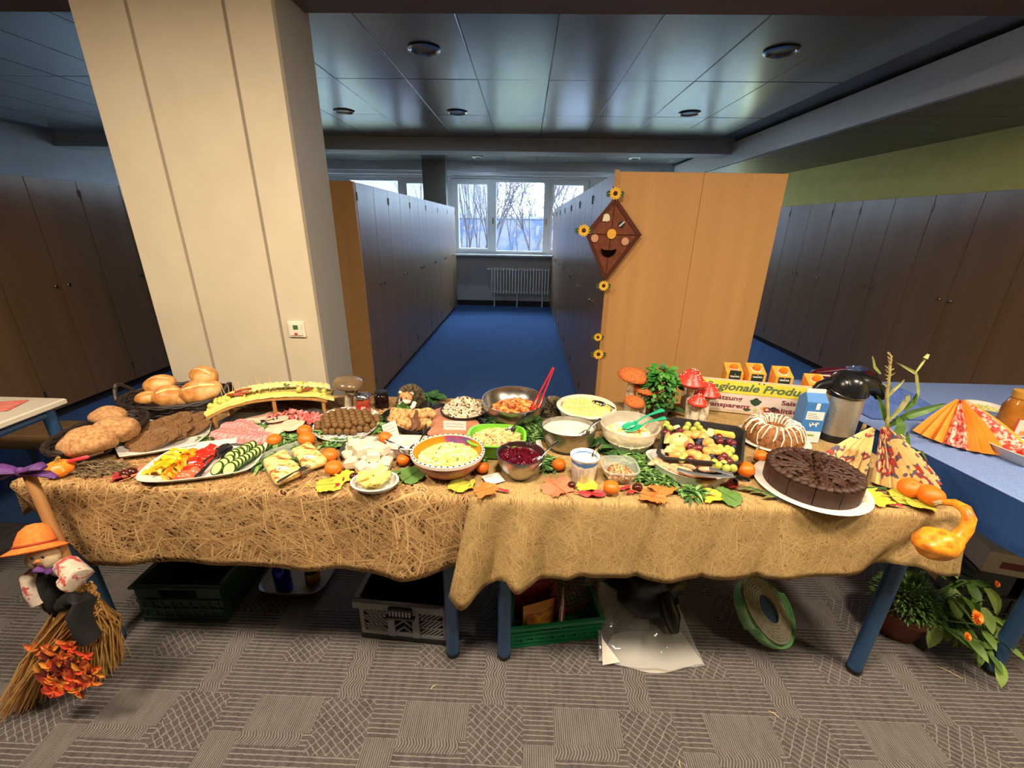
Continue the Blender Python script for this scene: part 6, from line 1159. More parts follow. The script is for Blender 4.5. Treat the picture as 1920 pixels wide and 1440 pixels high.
# ---- chocolate cake
c = P(1517, 912); t = thing('chocolate_cake', 'sliced round dark chocolate cake with piped frosting on white plate', 'cake', c); CHO = mat((52, 29, 20), (68, 40, 28), 40, rough=.58, bump=.4, bsc=120)
CR_ = .133; CHH = .062
G().lathe([(.10, 0), (.12, .002), (.160, .009), (.163, .011), (.159, .013), (.12, .006), (0, .005)], 48).obj('plate', WHITE, t)
NSL = 12
for k in range(NSL):                     # each slice a part, thin cuts between
    a0, a1 = 2*PI*k/NSL+.008, 2*PI*(k+1)/NSL-.008; o = [(.003*cos((a0+a1)/2), .003*sin((a0+a1)/2))]+[(CR_*cos(a0+(a1-a0)*i/8), CR_*sin(a0+(a1-a0)*i/8)) for i in range(9)]
    sl_ = G().prism(o, .006, CHH, b=.003).obj('cake_slice', CHO, t, 30)
    g = G(); am = (a0+a1)/2
    for j in range(3):
        a = a0+(a1-a0)*(j+.5)/3; g.ball((CR_*.9*cos(a), CR_*.9*sin(a), CHH+.004), (.014, .014, .009), 10, nz=.3, fr=120, seed=k*3+j)
    pts = []
    for j in range(7): f = j/6; q = CR_*(.78-.62*f); a = am+(.16 if j % 2 else -.16)*(1-.2*f); pts.append((q*cos(a), q*sin(a), CHH+.003+.002*(j % 2)))
    g.tube(pts, [.010, .010, .009, .009, .008, .007, .006], 8, flat=.8)
    for j in range(5): f = rr.random(); q = CR_*(.25+.5*f); a = am+rr.uniform(-.2, .2); g.tube([(q*cos(a), q*sin(a), CHH+.008), ((q+.02)*cos(a+.1), (q+.02)*sin(a+.1), CHH+.010), ((q+.035)*cos(a), (q+.035)*sin(a), CHH+.006)], .005, 6)
    g.obj('frosting', CHO, sl_, 80)
# ---- napkins
t = MT('printed paper napkin', .85); co = t.co(); n = t.noise(co, 24, 1.5); n2 = t.noise(co, 70, 2)
cc = t.ramp(n, [(.0, (226, 192, 130)), (.525, (226, 192, 130)), (.53, (96, 90, 110)), (.575, (70, 74, 120)), (.58, (176, 60, 52)), (.645, (150, 44, 48)), (.65, (226, 198, 146)), (1, (232, 206, 160))], True); t.col(t.mix(n2.gt(.64)*.5, cc, (170, 150, 100))); NAP = t.m
def fan(name, label, base, tip, R, a0, a1, n, hgt, mats, amp=.010, cols=None, tipr=.012, drop=0):
    t = thing(name, label, 'napkin', base); tip = Vector(tip)-Vector(base); per = max(1, n)
    for k in range(per):                  # every pleat is a part
        b0, b1 = a0+(a1-a0)*k/per, a0+(a1-a0)*(k+1)/per; bm = (b0+b1)/2
        def q(b, s, up): 
            e = Vector((R*cos(b), R*sin(b), .003-drop)); p = tip.lerp(e, s); w_ = up*amp*(.25+.75*s); p += Vector((w_*cos(b), w_*sin(b), w_*.45)); p.z += .012*sin(PI*s); return tuple(p)
        g = G(); g.sheet(lambda u, v: q(b0+(bm-b0)*u, .04+.96*v, u), 2, 8); g.sheet(lambda u, v: q(bm+(b1-bm)*u, .04+.96*v, 1-u), 2, 8)
        g.obj('pleat', mats[cols[k % len(cols)]] if cols else mats[0], t, False)
    return t
b = P(1655, 885); fan('paper_napkin', 'standing printed beige napkin fan right of the chocolate cake', b, B(1652, 797, b.y), .115, -2.5, -.35, 9, .1, [NAP], .030)
b = P(1585, 862); fan('paper_napkin', 'printed beige napkin fan lying behind the chocolate cake', b, B(1640, 800, b.y+.08), .12, -3.0, -1.7, 6, .1, [NAP], .024)
b = P(1405, 872); t = thing('paper_napkin', 'folded yellowish napkin standing between roasting pan and ring cake', 'napkin', b, .2)
g = G().sheet(lambda u, v: ((u-.5)*.055*(1-.75*v), .03*(1-v)*(1 if u > .5 else -1)*abs(u-.5)*2-.02*v, .085*v), 8, 6).sheet(lambda u, v: ((u-.5)*.06, -.10*v-.01, .002+.004*sin(u*6)), 6, 6); g.obj('napkin_sheet', NAP, t, 60)
for u, v, lb in ((1592, 812, 'napkin corner sticking up by the coffee pot, left'), (1615, 808, 'napkin corner sticking up by the coffee pot, right')):
    b = P(u, v+14); t = thing('paper_napkin', lb, 'napkin', b, .3); G().sheet(lambda s, q: ((s-.5)*.035*(1-.6*q), .012*sin(s*3), .06*q), 5, 5).obj('napkin_sheet', NAP, t, 60)
# knife with marker like handle, pencil
KB = mat((28, 36, 62), rough=.3)
a, b = P(1585, 856, .015), P(1522, 850, .015); t = thing('cake_knife', 'cake knife with dark blue and white handle behind the chocolate cake', 'knife', b); d = a-b
G().tube([(0, 0, 0), d*.05, d*.4], [.004, .008, .008], 10).obj('handle', KB, t); G().tube([d*.36, d*.7], .0085, 10).obj('white_grip', WHITE, t); G().tube([d*.7, d], [.008, .004], 10).obj('handle_end', KB, t)
G().box(-.11, 0, -.008, .008, -.0008, .0008, M=frame((0, 0, 0), d), b=.0005).obj('blade', CUT, t)
a, b = P(1606, 913, .008), P(1662, 916, .008); t = thing('pencil', 'green pencil lying right of the chocolate cake', 'pencil', a); d = b-a
G().tube([d*.16, d], .004, 6).obj('shaft', mat((40, 92, 60), rough=.4), t, False); G().tube([(0, 0, 0), d*.16], [.0006, .004], 6).obj('point', mat((224, 196, 140), rough=.6), t)
# dried twig
p = P(1445, 930, .004); t = thing('dried_twig', 'dry twig with curled green leaves at the front of the chocolate cake', 'twig', p); O = p
G().tube([P(1395, 915, .006)-O, P(1430, 922, .010)-O, P(1470, 940, .006)-O], .0016, 5).obj('twig_stem', DARKW, t); g = G()
for k in range(14): a = rr.uniform(-.6, .6)+(PI if k % 2 else 0); q = P(1400+k*4, 916+k*1.3, .008)-O; g.leaf(q, (cos(a), sin(a)*.8+.4, .3), (0, 0, 1), .03, .006, .5, 4, m=k % 2)
g.obj('leaves', [GRN2, mat((110, 112, 60), rough=.8)], t)
# ---- gourd on the cloth corner
GRD = mat((228, 130, 24), (240, 160, 44), 26, rough=.35, bump=.4, bsc=40, c3=(206, 100, 20), d=.004)
yk = .995; q = [B(u, v, yk+dy) for u, v, dy in ((1770, 942, .07), (1790, 943, .05), (1810, 954, .02), (1818, 972, .0), (1812, 992, -.005), (1795, 1010, -.01), (1775, 1022, -.01), (1752, 1030, -.005), (1738, 1032, .0))]
t = thing('ornamental_gourd', 'orange swan necked gourd hooked over the right cloth corner', 'gourd', q[6]); O = q[6]; g = G(); pts = [p-O for p in q]
g.tube(pts[:7]+[pts[7]], [.009, .011, .0135, .015, .016, .020, .030, .02], 18); cg = B(1756, 1020, yk-.01)-O; g.ball(cg, (.056, .046, .044), 26, nz=.16, fr=38, seed=3, rings=16); g.obj('gourd_body', GRD, t, 80)
G().tube([pts[0]+Vector((.004, 0, 0)), pts[0]+Vector((-.010, .004, -.004)), pts[0]+Vector((-.018, .008, -.012))], [.009, .007, .008], 8).obj('stem', mat((176, 156, 110), (120, 100, 70), 60, rough=.8), t)
for k in range(0): a = k*1.25; e = pts[7]+Vector((.012*cos(a), -.034, .022*sin(a))); G().tube([e, e+Vector((.016*cos(a), -.008, .012*sin(a)-.004)), e+Vector((.028*cos(a), .008, .024*sin(a)-.01))], [.006, .010, .004], 8).obj('knob_ridge', GRD, t)
# ---- corn stalks
CST = mat((150, 150, 74), (186, 180, 110), 20, rough=.6); CLF = mat((70, 104, 40), (96, 126, 56), 14, rough=.55, stretch=(1, 1, 6)); TAS = mat((176, 152, 104), rough=.8); yk = 1.50
t = thing('corn_stalk', 'tall corn stalk with tassel and dry leaves behind the napkin fans', 'plant', (1.40, yk, .7605)); O = t.location
K = lambda u, v, dy=0: B(u, v, yk+dy)-O
G().tube([(0.02, -.02, .0), K(1664, 800), K(1663, 740), K(1668, 700), K(1671, 668), K(1664, 662)], [.008, .007, .006, .004, .003, .002], 8).obj('stalk', CST, t)
def blade(pts, w, m, nm='leaf'):
    g = G(); vs = []; n = len(pts)*4
    for i in range(n+1):
        f = i/n*(len(pts)-1); k = min(len(pts)-2, int(f)); p = Vector(pts[k]).lerp(Vector(pts[k+1]), f-k); d = (Vector(pts[k+1])-Vector(pts[k])).normalized(); a = d.cross(Vector((0, -1, .25))).normalized(); ww = w*(sin(PI*min(1, .12+.88*i/n))**.7)
        vs += [tuple(p-a*ww), tuple(p+Vector((0, .006, -.002))), tuple(p+a*ww)]
    fs = []
    for i in range(n): b = 3*i; fs += [(b, b+1, b+4, b+3), (b+1, b+2, b+5, b+4)]
    G().add(vs, fs).obj(nm, m, t)
LGT = mat((176, 180, 110), (200, 200, 140), 20, rough=.6)
blade([K(1664, 745), K(1675, 732, -.01), K(1697, 712, -.02)], .008, LGT); blade([K(1652, 702), K(1640, 688), K(1637, 668)], .005, LGT); blade([K(1665, 790), K(1690, 765, -.02), K(1703, 745, -.03), K(1699, 742, -.03)], .012, LGT)
blade([K(1716, 760), K(1722, 735), K(1718, 700), K(1700, 690), K(1682, 680)], .006, LGT); blade([K(1716, 700), K(1730, 680), K(1740, 665)], .005, LGT); blade([K(1697, 770), K(1712, 755), K(1720, 738)], .012, CLF)
blade([K(1664, 800), K(1700, 780, -.03), K(1740, 768, -.03), K(1775, 757, 0)], .016, CLF); blade([K(1660, 790), K(1655, 765, -.02), K(1646, 742, -.02)], .010, CLF); blade([K(1666, 850, -.03), K(1680, 825, -.05), K(1690, 800, -.04), K(1683, 780, -.02)], .022, CLF)
blade([K(1690, 862, -.04), K(1700, 835, -.06), K(1702, 810, -.05)], .014, CLF); blade([K(1680, 870, -.05), K(1705, 852, -.07), K(1728, 846, -.06), K(1740, 866, -.05)], .005, LGT); blade([K(1672, 840, -.05), K(1686, 830, -.08), K(1694, 850, -.08), K(1704, 880, -.08)], .013, CLF)
g = G(); G().tube([K(1735, 672), K(1741, 664)], [.008, .004], 8).obj('bud', LGT, t)
for k in range(26): v = 664+k*2.6; s = rr.uniform(-1, 1); g.tube([K(1669, v), K(1669+s*(3+k*.2), v-3), K(1669+s*(5+k*.4)+rr.uniform(-2, 2), v-rr.uniform(2, 9), rr.uniform(-.01, .01))], [.0012, .0024, .001], 5)
g.obj('tassel', TAS, t)['kind'] = 'stuff'
for k in range(9): G().tube([K(1680+k*1.2, 818+k*4, -.05), K(1690+k, 815+k*4, -.075), K(1697+k*.6, 822+k*4.5, -.08)], .0028, 5).obj('dry_husk', mat((206, 186, 130), rough=.7), t)
# ---- things on the right side table
ZR = .7385
NO = mat((244, 152, 44), (248, 168, 66), 12, rough=.85); t = MT('red print napkin', .85); n = t.noise(t.co(), 60, 2); t.col(t.ramp(n, [(.44, (240, 206, 190)), (.5, (222, 120, 104)), (.6, (196, 66, 60))])); NRP = t.m
b = A(1800, 818, ZR); fan('paper_napkin', 'large standing napkin fan of orange and red print pleats', b, B(1800, 748, b.y), .16, -3.3, .05, 15, .1, [NO, NRP], .032, [0, 0, 0, 1, 1, 0, 0, 0, 1, 1, 1, 0, 0, 0, 1])
HON = mat((150, 92, 30), (176, 116, 44), 20, rough=.12)
b = A(1900, 830, ZR); t = thing('sauce_jar', 'tall amber jar with a pale label at the right picture edge', 'jar', (b.x+.03, b.y+.06, ZR)); r = .046
G().lathe([(0, 0), (r, 0), (r*1.02, .004), (r*1.02, .13), (r*.8, .16), (r*.7, .17), (r*.7, .185)], 28).obj('jar_body', HON, t); G().lathe([(r*.74, .172), (r*.76, .176), (r*.76, .2), (0, .202)], 24, c0=False).obj('lid', mat((200, 150, 60), rough=.3), t)
G().sheet(lambda u, v: (r*1.03*sin(-.5+1.5*u), -r*1.03*cos(-.5+1.5*u), .018+.075*v), 12, 1).obj('label', mat((232, 216, 200), rough=.5), t); G().sheet(lambda u, v: (r*1.03*sin(-.62+.12*u), -r*1.03*cos(-.62+.12*u), .014+.083*v), 3, 1).obj('red_stripe', mat((190, 60, 50), rough=.5), t)
G().sheet(lambda u, v: (r*1.032*sin(-.2+.8*u), -r*1.032*cos(-.2+.8*u), .026+.02*v), 6, 1).obj('orange_print', mat((226, 150, 60), rough=.5), t); G().sheet(lambda u, v: (r*.93*sin(-.3+1.2*u), -r*.93*cos(-.3+1.2*u), .146+.014*v), 6, 1).obj('neck_label', mat((232, 216, 206), rough=.5), t)
b = A(1862, 785, ZR); t = thing('white_bowl', 'white bowl of pale green salad behind the orange napkin fan', 'bowl', (b.x+.0, b.y+.05, ZR)); G().lathe([(.04, 0), (.042, .002), (.075, .04), (.077, .042), (.074, .042), (.04, .008), (0, .006)], 30).obj('bowl_body', WHITE, t); stuff(bits(mound(.06, .06, .012), 160, .055, .055, .012, grains(.004, 1.8), 2), 'green_salad', mat((190, 194, 110), (214, 206, 140), 60, rough=.6), 'pale green salad in the bowl behind the orange fan', 'salad', (b.x, b.y+.05, ZR+.022))
b = A(1905, 868, ZR); t = thing('white_dish', 'white square dish with red food at the right picture edge', 'dish', (b.x+.05, b.y+.03, ZR), .2); G().vessel(sup(.09, .08, 5), [(.7, 0), (.74, .002), (1, .045), (1.02, .046), (.98, .047), (.74, .01), (.02, .008)]).obj('dish_body', WHITE, t)
tag(bits(mound(.066, .056, .012), 50, .06, .05, .012, grains(.008, 1.3), 3).obj('red_food', mat((170, 50, 36), (196, 80, 54), 40, rough=.4), loc=(b.x+.05, b.y+.03, ZR+.012)), 'red food heap in the white square dish at the edge', 'food', None, 'stuff')
# dark red bag and blue foil pack at the back of the side table
t = thing('dark_red_bag', 'dark red glossy bag lying open behind the sign and coffee pot', 'bag', (1.72, 2.22, ZR), .0); MAR = mat((70, 14, 26), (92, 22, 34), 20, rough=.25)
g = G().ball((0, 0, .05), (.17, .07, .055), 30, nz=.25, fr=16, seed=2); g.obj('bag_body', MAR, t); G().tube([(-.15, -.02, .08), (-.05, -.05, .105), (.06, -.04, .11), (.14, -.0, .085)], [.008, .012, .012, .008], 8).obj('bag_opening', MAR, t)
t = thing('foil_pack', 'crumpled blue silver foil pack lying on the dark red bag', 'packet', (1.74, 2.17, ZR+.105), .2); g = G().ball((0, 0, .01), (.06, .03, .018), 20, nz=.6, fr=40, seed=4); g.obj('foil', mat((130, 150, 196), (70, 90, 150), 40, rough=.2, metal=.7), t)
t = thing('blue_cloth', 'rumpled blue cloth heap behind the coffee pot', 'cloth', (1.78, 1.95, ZR)); g = G().sheet(lambda u, v: ((u-.5)*.42, (v-.5)*.34, .004+.10*sin(PI*u)**1.2*sin(PI*v)*(.7+.5*MN.noise((u*5, v*4, 2)))+.014*sin(u*22+v*6)*sin(PI*u)*sin(PI*v)), 36, 24); g.obj('cloth_heap', mat((66, 92, 160), (80, 108, 176), 120, rough=.85), t, 80)
# pink napkin on the left side table
b = A(8, 762, .749); t = thing('pink_napkin', 'folded pink napkin lying on the pale side table at far left', 'napkin', b, .3); G().box(-.06, .05, -.06, .06, 0, .004, b=.001).box(-.055, .045, -.055, .05, .004, .007, b=.001).obj('napkin_sheet', mat((222, 112, 100), (232, 140, 126), 40, rough=.85), t, False)
# ---- kite
KT = mat((104, 50, 26), (122, 62, 34), 40, rough=.75, bump=.2, bsc=200); KD = mat((84, 36, 18), rough=.8); yk = 2.615
kp = B(1145, 440, yk); t = thing('paper_kite', 'brown diamond paper kite with a smiling face on the panel corner', 'kite', kp); K2 = lambda u, v: B(u, v, yk)-kp
T_, Rr, Bo, Le, Ce = K2(1154, 368), K2(1203, 440), K2(1134, 529), K2(1097, 437), K2(1145, 440)
for a, b, nm in ((T_, Rr, 'panel'), (Rr, Bo, 'panel'), (Bo, Le, 'panel'), (Le, T_, 'panel')):
    g = G(); f = Vector((0, -.004, 0)); g.add([Ce-Vector((0, .014, 0)), a, b, Ce+Vector((0, .004, 0)), a+Vector((0, .003, 0)), b+Vector((0, .003, 0))], [(0, 1, 2), (3, 5, 4), (1, 4, 5, 2)]); g.obj(nm, KT, t, False)
    d = (Ce-(a+b)/2).normalized()*.024; g = G(); v4 = [a, b, b+d*.95+(a-b).normalized()*.028, a+d*.95+(b-a).normalized()*.028]; g.add([p+Vector((0, -.0045 if i < 2 else -.0095, 0)) for i, p in enumerate(v4)]+[p+Vector((0, -.001, 0)) for p in v4], [(0, 1, 2, 3), (7, 6, 5, 4), (0, 4, 5, 1), (2, 6, 7, 3)]); g.obj('folded_edge', KD, t, False)
G().tube([Le+Vector((0, -.004, 0)), Ce+Vector((0, -.016, 0)), Rr+Vector((0, -.004, 0))], .003, 6).obj('spar', KD, t); G().tube([T_+Vector((0, -.004, 0)), Ce+Vector((0, -.016, 0)), Bo+Vector((0, -.004, 0))], .0025, 6).obj('spar', KD, t)
RX = Matrix.Rotation(PI/2, 4, 'X')
def face(u, v, out, m, nm, dy=.016): G().prism(out, 0, .003, M=Matrix.Translation(K2(u, v)+Vector((0, -dy, 0))) @ RX).obj(nm, m, t, False)
el = lambda rx, rz_: [(rx*cos(a), rz_*sin(a)) for a in (2*PI*i/22 for i in range(22))]
face(1145.5, 438.5, el(.026, .027), mat((236, 172, 50), rough=.7), 'nose', .019); face(1114.5, 446.5, el(.021, .022), mat((206, 150, 120), rough=.7), 'cheek', .012); face(1171, 452.5, el(.021, .022), mat((206, 150, 120), rough=.7), 'cheek', .012)
face(1136, 408, [(-.021, -.018), (-.012, -.022), (-.006, -.016), (.0, -.022), (.006, -.022), (.012, -.016), (.018, -.02), (.021, -.004), (.015, .015), (.0, .022), (-.015, .015)], mat((226, 214, 184), rough=.7), 'eye', .013)
face(1164.5, 420.5, el(.017, .017), BLACK, 'eye', .012); G().box(-.019, .019, -.001, .001, -.004, .004, M=Matrix.Translation(K2(1165, 420)+Vector((0, -.0165, 0))) @ Matrix.Rotation(-.75, 4, 'Y')).obj('eye_slash', WHITE, t, False)
face(1140.5, 466, [(.045*cos(a), .046*sin(a)) for a in (PI+PI*i/14 for i in range(15))]+[(.02, -.008), (-.02, -.008)], mat((16, 8, 6), rough=1, spec=0), 'mouth', .014)
SY = mat((232, 176, 36), (244, 196, 60), 60, rough=.6); SB = mat((70, 36, 18), rough=.8); SLF = mat((44, 78, 44), (60, 96, 56), 30, rough=.6)
def sunfl(par, c, r, nm='sunflower', m=SY):
    M = Matrix.Translation(c) @ RX; g = G()
    for k in range(14): a = 2*PI*k/14; p = M @ Vector((r*.3*cos(a), r*.3*sin(a), .002)); d = M.to_3x3() @ Vector((cos(a), sin(a), .15)); g.leaf(p, d, (0, -1, 0), r*.72, r*.17, .1, 3)
    f = g.obj(nm, m, par); G().lathe([(0, 0), (r*.34, 0), (r*.34, .004), (r*.2, .008), (0, .009)], 14, M=M).obj('flower_centre', SB, f)
    g = G()
    for a in (-.3, .1, PI+.3, PI-.1): p = M @ Vector((r*.5*cos(a), r*.5*sin(a), -.004)); g.leaf(p, (cos(a), 0, sin(a)*.6), (0, -1, 0), r*.95, r*.32, .1, 4)
    g.obj('green_leaf', SLF, f)
for u, v, r in ((1153, 363, .036), (1094, 432, .036), (1131, 535, .032)): sunfl(t, K2(u, v)+Vector((0, -.014, 0)), r)
for u, v, r, lb in ((1121, 632, .028, 'small faded sunflower pinned on the panel corner, upper of two'), (1122, 664, .036, 'yellow sunflower pinned on the panel corner, lower of two')):
    p = B(u, v, 2.64); s = thing('artificial_sunflower', lb, 'flower', p); sunfl(s, Vector((0, 0, 0)), r)
    G().tube([(0, .003, 0), (.004, .004, -.03), (-.003, .004, -.07)], .0015, 5).obj('flower_stem', SLF, s)
# ---- small pumpkin, pink handle and physalis at the left table end
p = P(116, 880, .02); t = thing('small_pumpkin', 'small orange pumpkin at the left table corner', 'pumpkin', P(116, 890), .3); g = G(); n = 48
g.rings([[(r*(1+.05*cos(8*a))*cos(a), r*(1+.05*cos(8*a))*sin(a), z) for a in (2*PI*i/n for i in range(n))] for r, z in ((.004, .002), (.02, .0), (.034, .010), (.038, .024), (.030, .040), (.016, .047), (.004, .045))]); g.obj('pumpkin_body', mat((236, 120, 30), (244, 140, 48), 20, rough=.4), t); G().tube([(0, 0, .044), (.002, 0, .056), (.010, 0, .062)], [.006, .004, .005], 8).obj('stem', mat((150, 130, 70), rough=.8), t)
a, b = P(126, 866, .045), P(168, 856, .055); t = thing('bread_tongs', 'pink handled tongs resting at the edge of the oval bread basket', 'tongs', a); d = b-a; G().tube([(0, 0, 0), d*.1, d*.9, d], [.003, .0065, .0065, .003], 10).obj('handle', mat((216, 58, 70), rough=.35), t); G().tube([d*.95, d*1.5+Vector((0, .01, .0))], [.003, .002], 6).obj('arm', STEEL, t)
# ---- broom with scarecrow doll
BW = mat((150, 104, 58), (170, 122, 72), 12, rough=.6, stretch=(1, 1, .1)); ST = [mat((196, 148, 80), rough=.8), mat((206, 160, 92), rough=.8), mat((140, 92, 44), rough=.8)]
top = B(50, 880, 1.035); mid = B(130, 1062, .985); lo = B(165, 1140, .955); O = Vector((lo.x, lo.y, 0)); t = thing('straw_broom', 'straw broom with wooden stick leaning on the left table end', 'broom', O)
G().tube([top-O+(top-mid)*.02, top-O, mid-O, lo-O], [.012, .014, .0145, .0145], 14).obj('stick', BW, t)
g = G(); rr = random.Random(17); n = 900
L0, L1 = A(14, 1338, .004), A(222, 1255, .004)
for k in range(n):
    f = rr.random(); e = L0.lerp(L1, f)+Vector((rr.uniform(-.02, .02), rr.uniform(-.05, .05)+.03*sin(PI*f), 0)); s = lo+Vector((rr.uniform(-.025, .03), rr.uniform(-.02, .02), rr.uniform(-.02, .10))); m_ = s.lerp(e, .5)+Vector((.05*(f-.25)+rr.uniform(-.012, .012), rr.uniform(-.015, .02), .03+.02*f)); e.z = rr.uniform(.002, .05)
    g.tube([s-O, m_-O, e-O], [.0024, .0022, .0012], 3, m=rr.choice((0, 1, 1, 2)))
g.obj('bristles', ST, t)['kind'] = 'stuff'
for q in (.0, .03): G().lathe([(.032, -.006), (.036, 0), (.032, .006)], 14, M=Matrix.Translation(lo-O+Vector((0, 0, .03+q)))).obj('binding', mat((150, 110, 60), rough=.7), t)
LFO = [LM['orange'], mat((220, 60, 40), (240, 96, 50), 30, rough=.6), mat((246, 160, 60), rough=.6), mat((120, 40, 34), rough=.7)]
for k in range(34):
    u, v = rr.uniform(75, 178), 0; v = 1205+rr.random()*95-(u-120)*.1; f = (v-1140)/200; p = lo.lerp(A(u, 1330, .0), min(.9, f*.85)); p = B(u, v, .93-.10*f); r_ = rr.uniform(.03, .052)
    g = G(); a0 = rr.uniform(0, 6.28)
    for j in range(5): a = a0+j*1.05; g.leaf((0, 0, 0), (cos(a), -.25, sin(a)), (0, -1, .2), r_*(1 if j % 2 == 0 else .75), r_*.28, .15, 3)
    g.obj('maple_leaf', LFO[k % 4], t, loc=p-O)
PUR = mat((72, 34, 96), (92, 48, 118), 40, rough=.7)
bw = thing('purple_bow', 'purple ribbon bow tied around the top of the broom stick', 'bow', top); 
for (e, w) in (((-.085, -.012, .004), .026), ((.075, -.004, .016), .022), ((.095, .0, -.018), .015), ((-.06, -.008, -.022), .015)):
    e = Vector(e); G().tube([Vector((0, -.016, 0)), e*.35+Vector((0, -.016, .006)), e*.75+Vector((0, -.012, .008)), e+Vector((0, -.01, 0))], [.008, w*.8, w, w*.5], 10, flat=.5).obj('loop', PUR, bw)
G().ball((0, -.016, 0), (.018, .012, .016), 12, nz=.1).obj('knot', PUR, bw)
# doll
yd = .955; dc = B(108, 1120, yd); d_ = thing('scarecrow_doll', 'scarecrow doll with orange hat and black trousers hugging the broom', 'doll', dc); K3 = lambda u, v, dy=0: B(u, v, yd+dy)-dc
BKF = mat((20, 18, 20), (32, 29, 31), 80, rough=.95); SAC = mat((196, 176, 140), (212, 194, 160), 90, rough=.9, bump=.3, bsc=300); FLO = mat((186, 168, 152), (200, 184, 168), 50, rough=.9, c3=(168, 70, 64), lo=.4, hi=.62); HATO = mat((222, 104, 36), (236, 124, 50), 90, rough=.85, bump=.3, bsc=260)
G().tube([K3(90, 1064), K3(93, 1082), K3(104, 1105), K3(112, 1130), K3(116, 1142)], [.018, .030, .036, .036, .024], 16).obj('vest', BKF, d_)
G().tube([K3(113, 1132), K3(142, 1122, -.02), K3(160, 1126, -.035), K3(148, 1152, -.04), K3(158, 1180, -.045), K3(172, 1198, -.045)], [.026, .030, .028, .029, .028, .026], 14).obj('trouser_leg', BKF, d_)
G().tube([K3(114, 1138), K3(106, 1150, -.01), K3(98, 1156, -.02)], [.028, .026, .022], 12).obj('trouser_leg', BKF, d_)
for u, v in ((173, 1204), (101, 1163)):
    g = G()
    for k in range(26): a = rr.uniform(-.6, .6); g.leaf(K3(u, v-6, -.03), (sin(a), rr.uniform(-.3, .1), -cos(a)), (0, -1, 0), .035, .003, .2, 2)
    g.obj('straw_foot', ST[1], d_)['kind'] = 'stuff'
G().ball(K3(80, 1046), (.042, .034, .034), 20, nz=.06).obj('head', SAC, d_); G().ball(K3(71, 1052, -.036), (.008, .006, .005), 10).obj('nose', HATO, d_)
for u, v in ((60, 1047), (80, 1045)): G().ball(K3(u, v, -.034), (.0045, .003, .005), 8).obj('eye', BLACK, d_)
G().tube([K3(60, 1057, -.031), K3(70, 1061, -.034), K3(82, 1060, -.033)], .0016, 5).obj('mouth', mat((150, 60, 50), rough=.8), d_)
hb = K3(66, 1028); M = Matrix.Translation(hb) @ Matrix.Rotation(-.22, 4, 'Y') @ Matrix.Rotation(-.45, 4, 'X'); G().lathe([(.04, .004), (.074, -.006), (.077, -.003), (.05, .010), (.046, .03), (.036, .055), (.018, .07), (0, .072)], 28, M=M, sx=1.05, sy=.8).obj('hat', HATO, d_); G().tube([tuple(M @ Vector((.049*1.05*cos(a), .049*.8*sin(a), .014))) for a in (2*PI*i/20 for i in range(21))], .004, 6).obj('hat_band', mat((150, 60, 24), rough=.8), d_)
for s in (-1, 1): G().tube([K3(84, 1070, -.034), K3(84+s*12, 1068+s*1, -.038), K3(84+s*16, 1070, -.034)], [.006, .015, .010], 10, flat=.6).obj('bow_tie', PUR, d_)
G().tube([K3(76, 1068), K3(60, 1082, -.01), K3(66, 1108, -.02), K3(78, 1128, -.025)], [.020, .026, .026, .024], 12).obj('sleeve', FLO, d_); G().tube([K3(108, 1066), K3(128, 1062, -.02), K3(146, 1078, -.04), K3(126, 1096, -.055)], [.02, .030, .036, .028], 12).obj('sleeve', FLO, d_)
for u, v, dy in ((80, 1134, -.025), (120, 1100, -.06)):
    g = G()
    for k in range(22): a = rr.uniform(-1.2, .6); g.leaf(K3(u, v-3, dy), (-sin(a)-.3, -.2, -cos(a)), (0, -1, 0), .028, .003, .2, 2)
    g.obj('straw_hand', ST[1], d_)['kind'] = 'stuff'

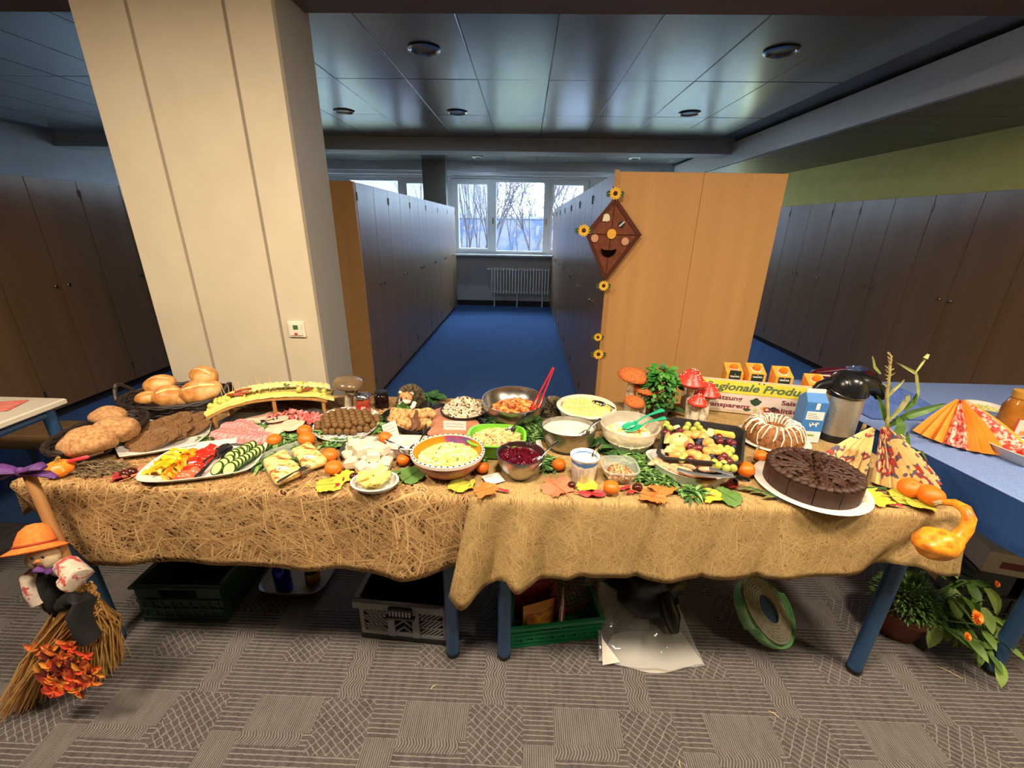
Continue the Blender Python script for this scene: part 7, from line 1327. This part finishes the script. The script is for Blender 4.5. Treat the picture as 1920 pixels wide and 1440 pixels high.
# ---- every look-alike gets its own label: its place in its row
SHORT = {'brown glazed roast meat slice overlapping': 'brown roast meat slice', 'yellow pepper strip': 'yellow pepper strip on the platter', 'orange pepper strip': 'orange pepper strip on the platter', 'red tomato wedge': 'red tomato wedge', 'whole small red': 'small whole tomato', 'juicy cut': 'juicy cut tomato piece', 'cucumber slice': 'cucumber slice on the platter', 'pink salami': 'salami slice on the slate', 'pale round cooked': 'pale ham slice on the slate', 'folded red cured': 'cured ham slice on the slate', 'thin yellow cheese': 'flat cheese slice on arched board', 'rolled yellow': 'rolled cheese slice on arched board', 'yellow cheese cube': 'cheese cube at arched board left', 'green grape in the cluster': 'green grape at arched board left', 'wooden toothpick': 'toothpick in the arched board', 'cheese cube under': 'cheese cube at arched board right', 'small brown meatball': 'small brown meatball', 'white cheese block': 'white cheese block on pewter plate', 'yellow butter': 'butter slice in the white bowl', 'golden toasted': 'golden toast slice in black tray', 'dark brown bread': 'dark bread slice in black tray', 'green grape among': 'green grape in the roasting pan', 'dark red grape': 'dark red grape in roasting pan', 'blueberry': 'blueberry in the roasting pan', 'peeled orange': 'orange piece in the roasting pan', 'pale banana': 'banana slice in the roasting pan', 'pale smoked': 'pale fish piece in boat dish', 'dark brown smoked': 'dark fish piece in boat dish'}
ORDS = ORD+['seventeenth', 'eighteenth', 'nineteenth', 'twentieth']
def singled():
    sets = {}
    for o in bpy.data.objects:
        if o.get('label') and o.get('category') and not o.parent: sets.setdefault(o['label'], []).append(o)
    by = {}
    for lb, os in sets.items():
        if len(os) > 1: by.setdefault(next((v for k, v in SHORT.items() if lb.startswith(k)), ' '.join(lb.split()[:7])), []).extend(os)
    for base, os in by.items():
        n = len(os); rows = 1 if n < 7 else max(2, round((n/4)**.5*1.1))
        while n/rows > 19: rows += 1
        os.sort(key=lambda o: o.location.y); per = n/rows
        for r in range(rows):
            row = sorted(os[round(r*per):round((r+1)*per)], key=lambda o: o.location.x)
            for i, o in enumerate(row): o['label'] = base+', '+(ORDS[i]+' from left' if i else 'leftmost')+('' if rows == 1 else ' in %s row from front' % ORDS[r])
singled()
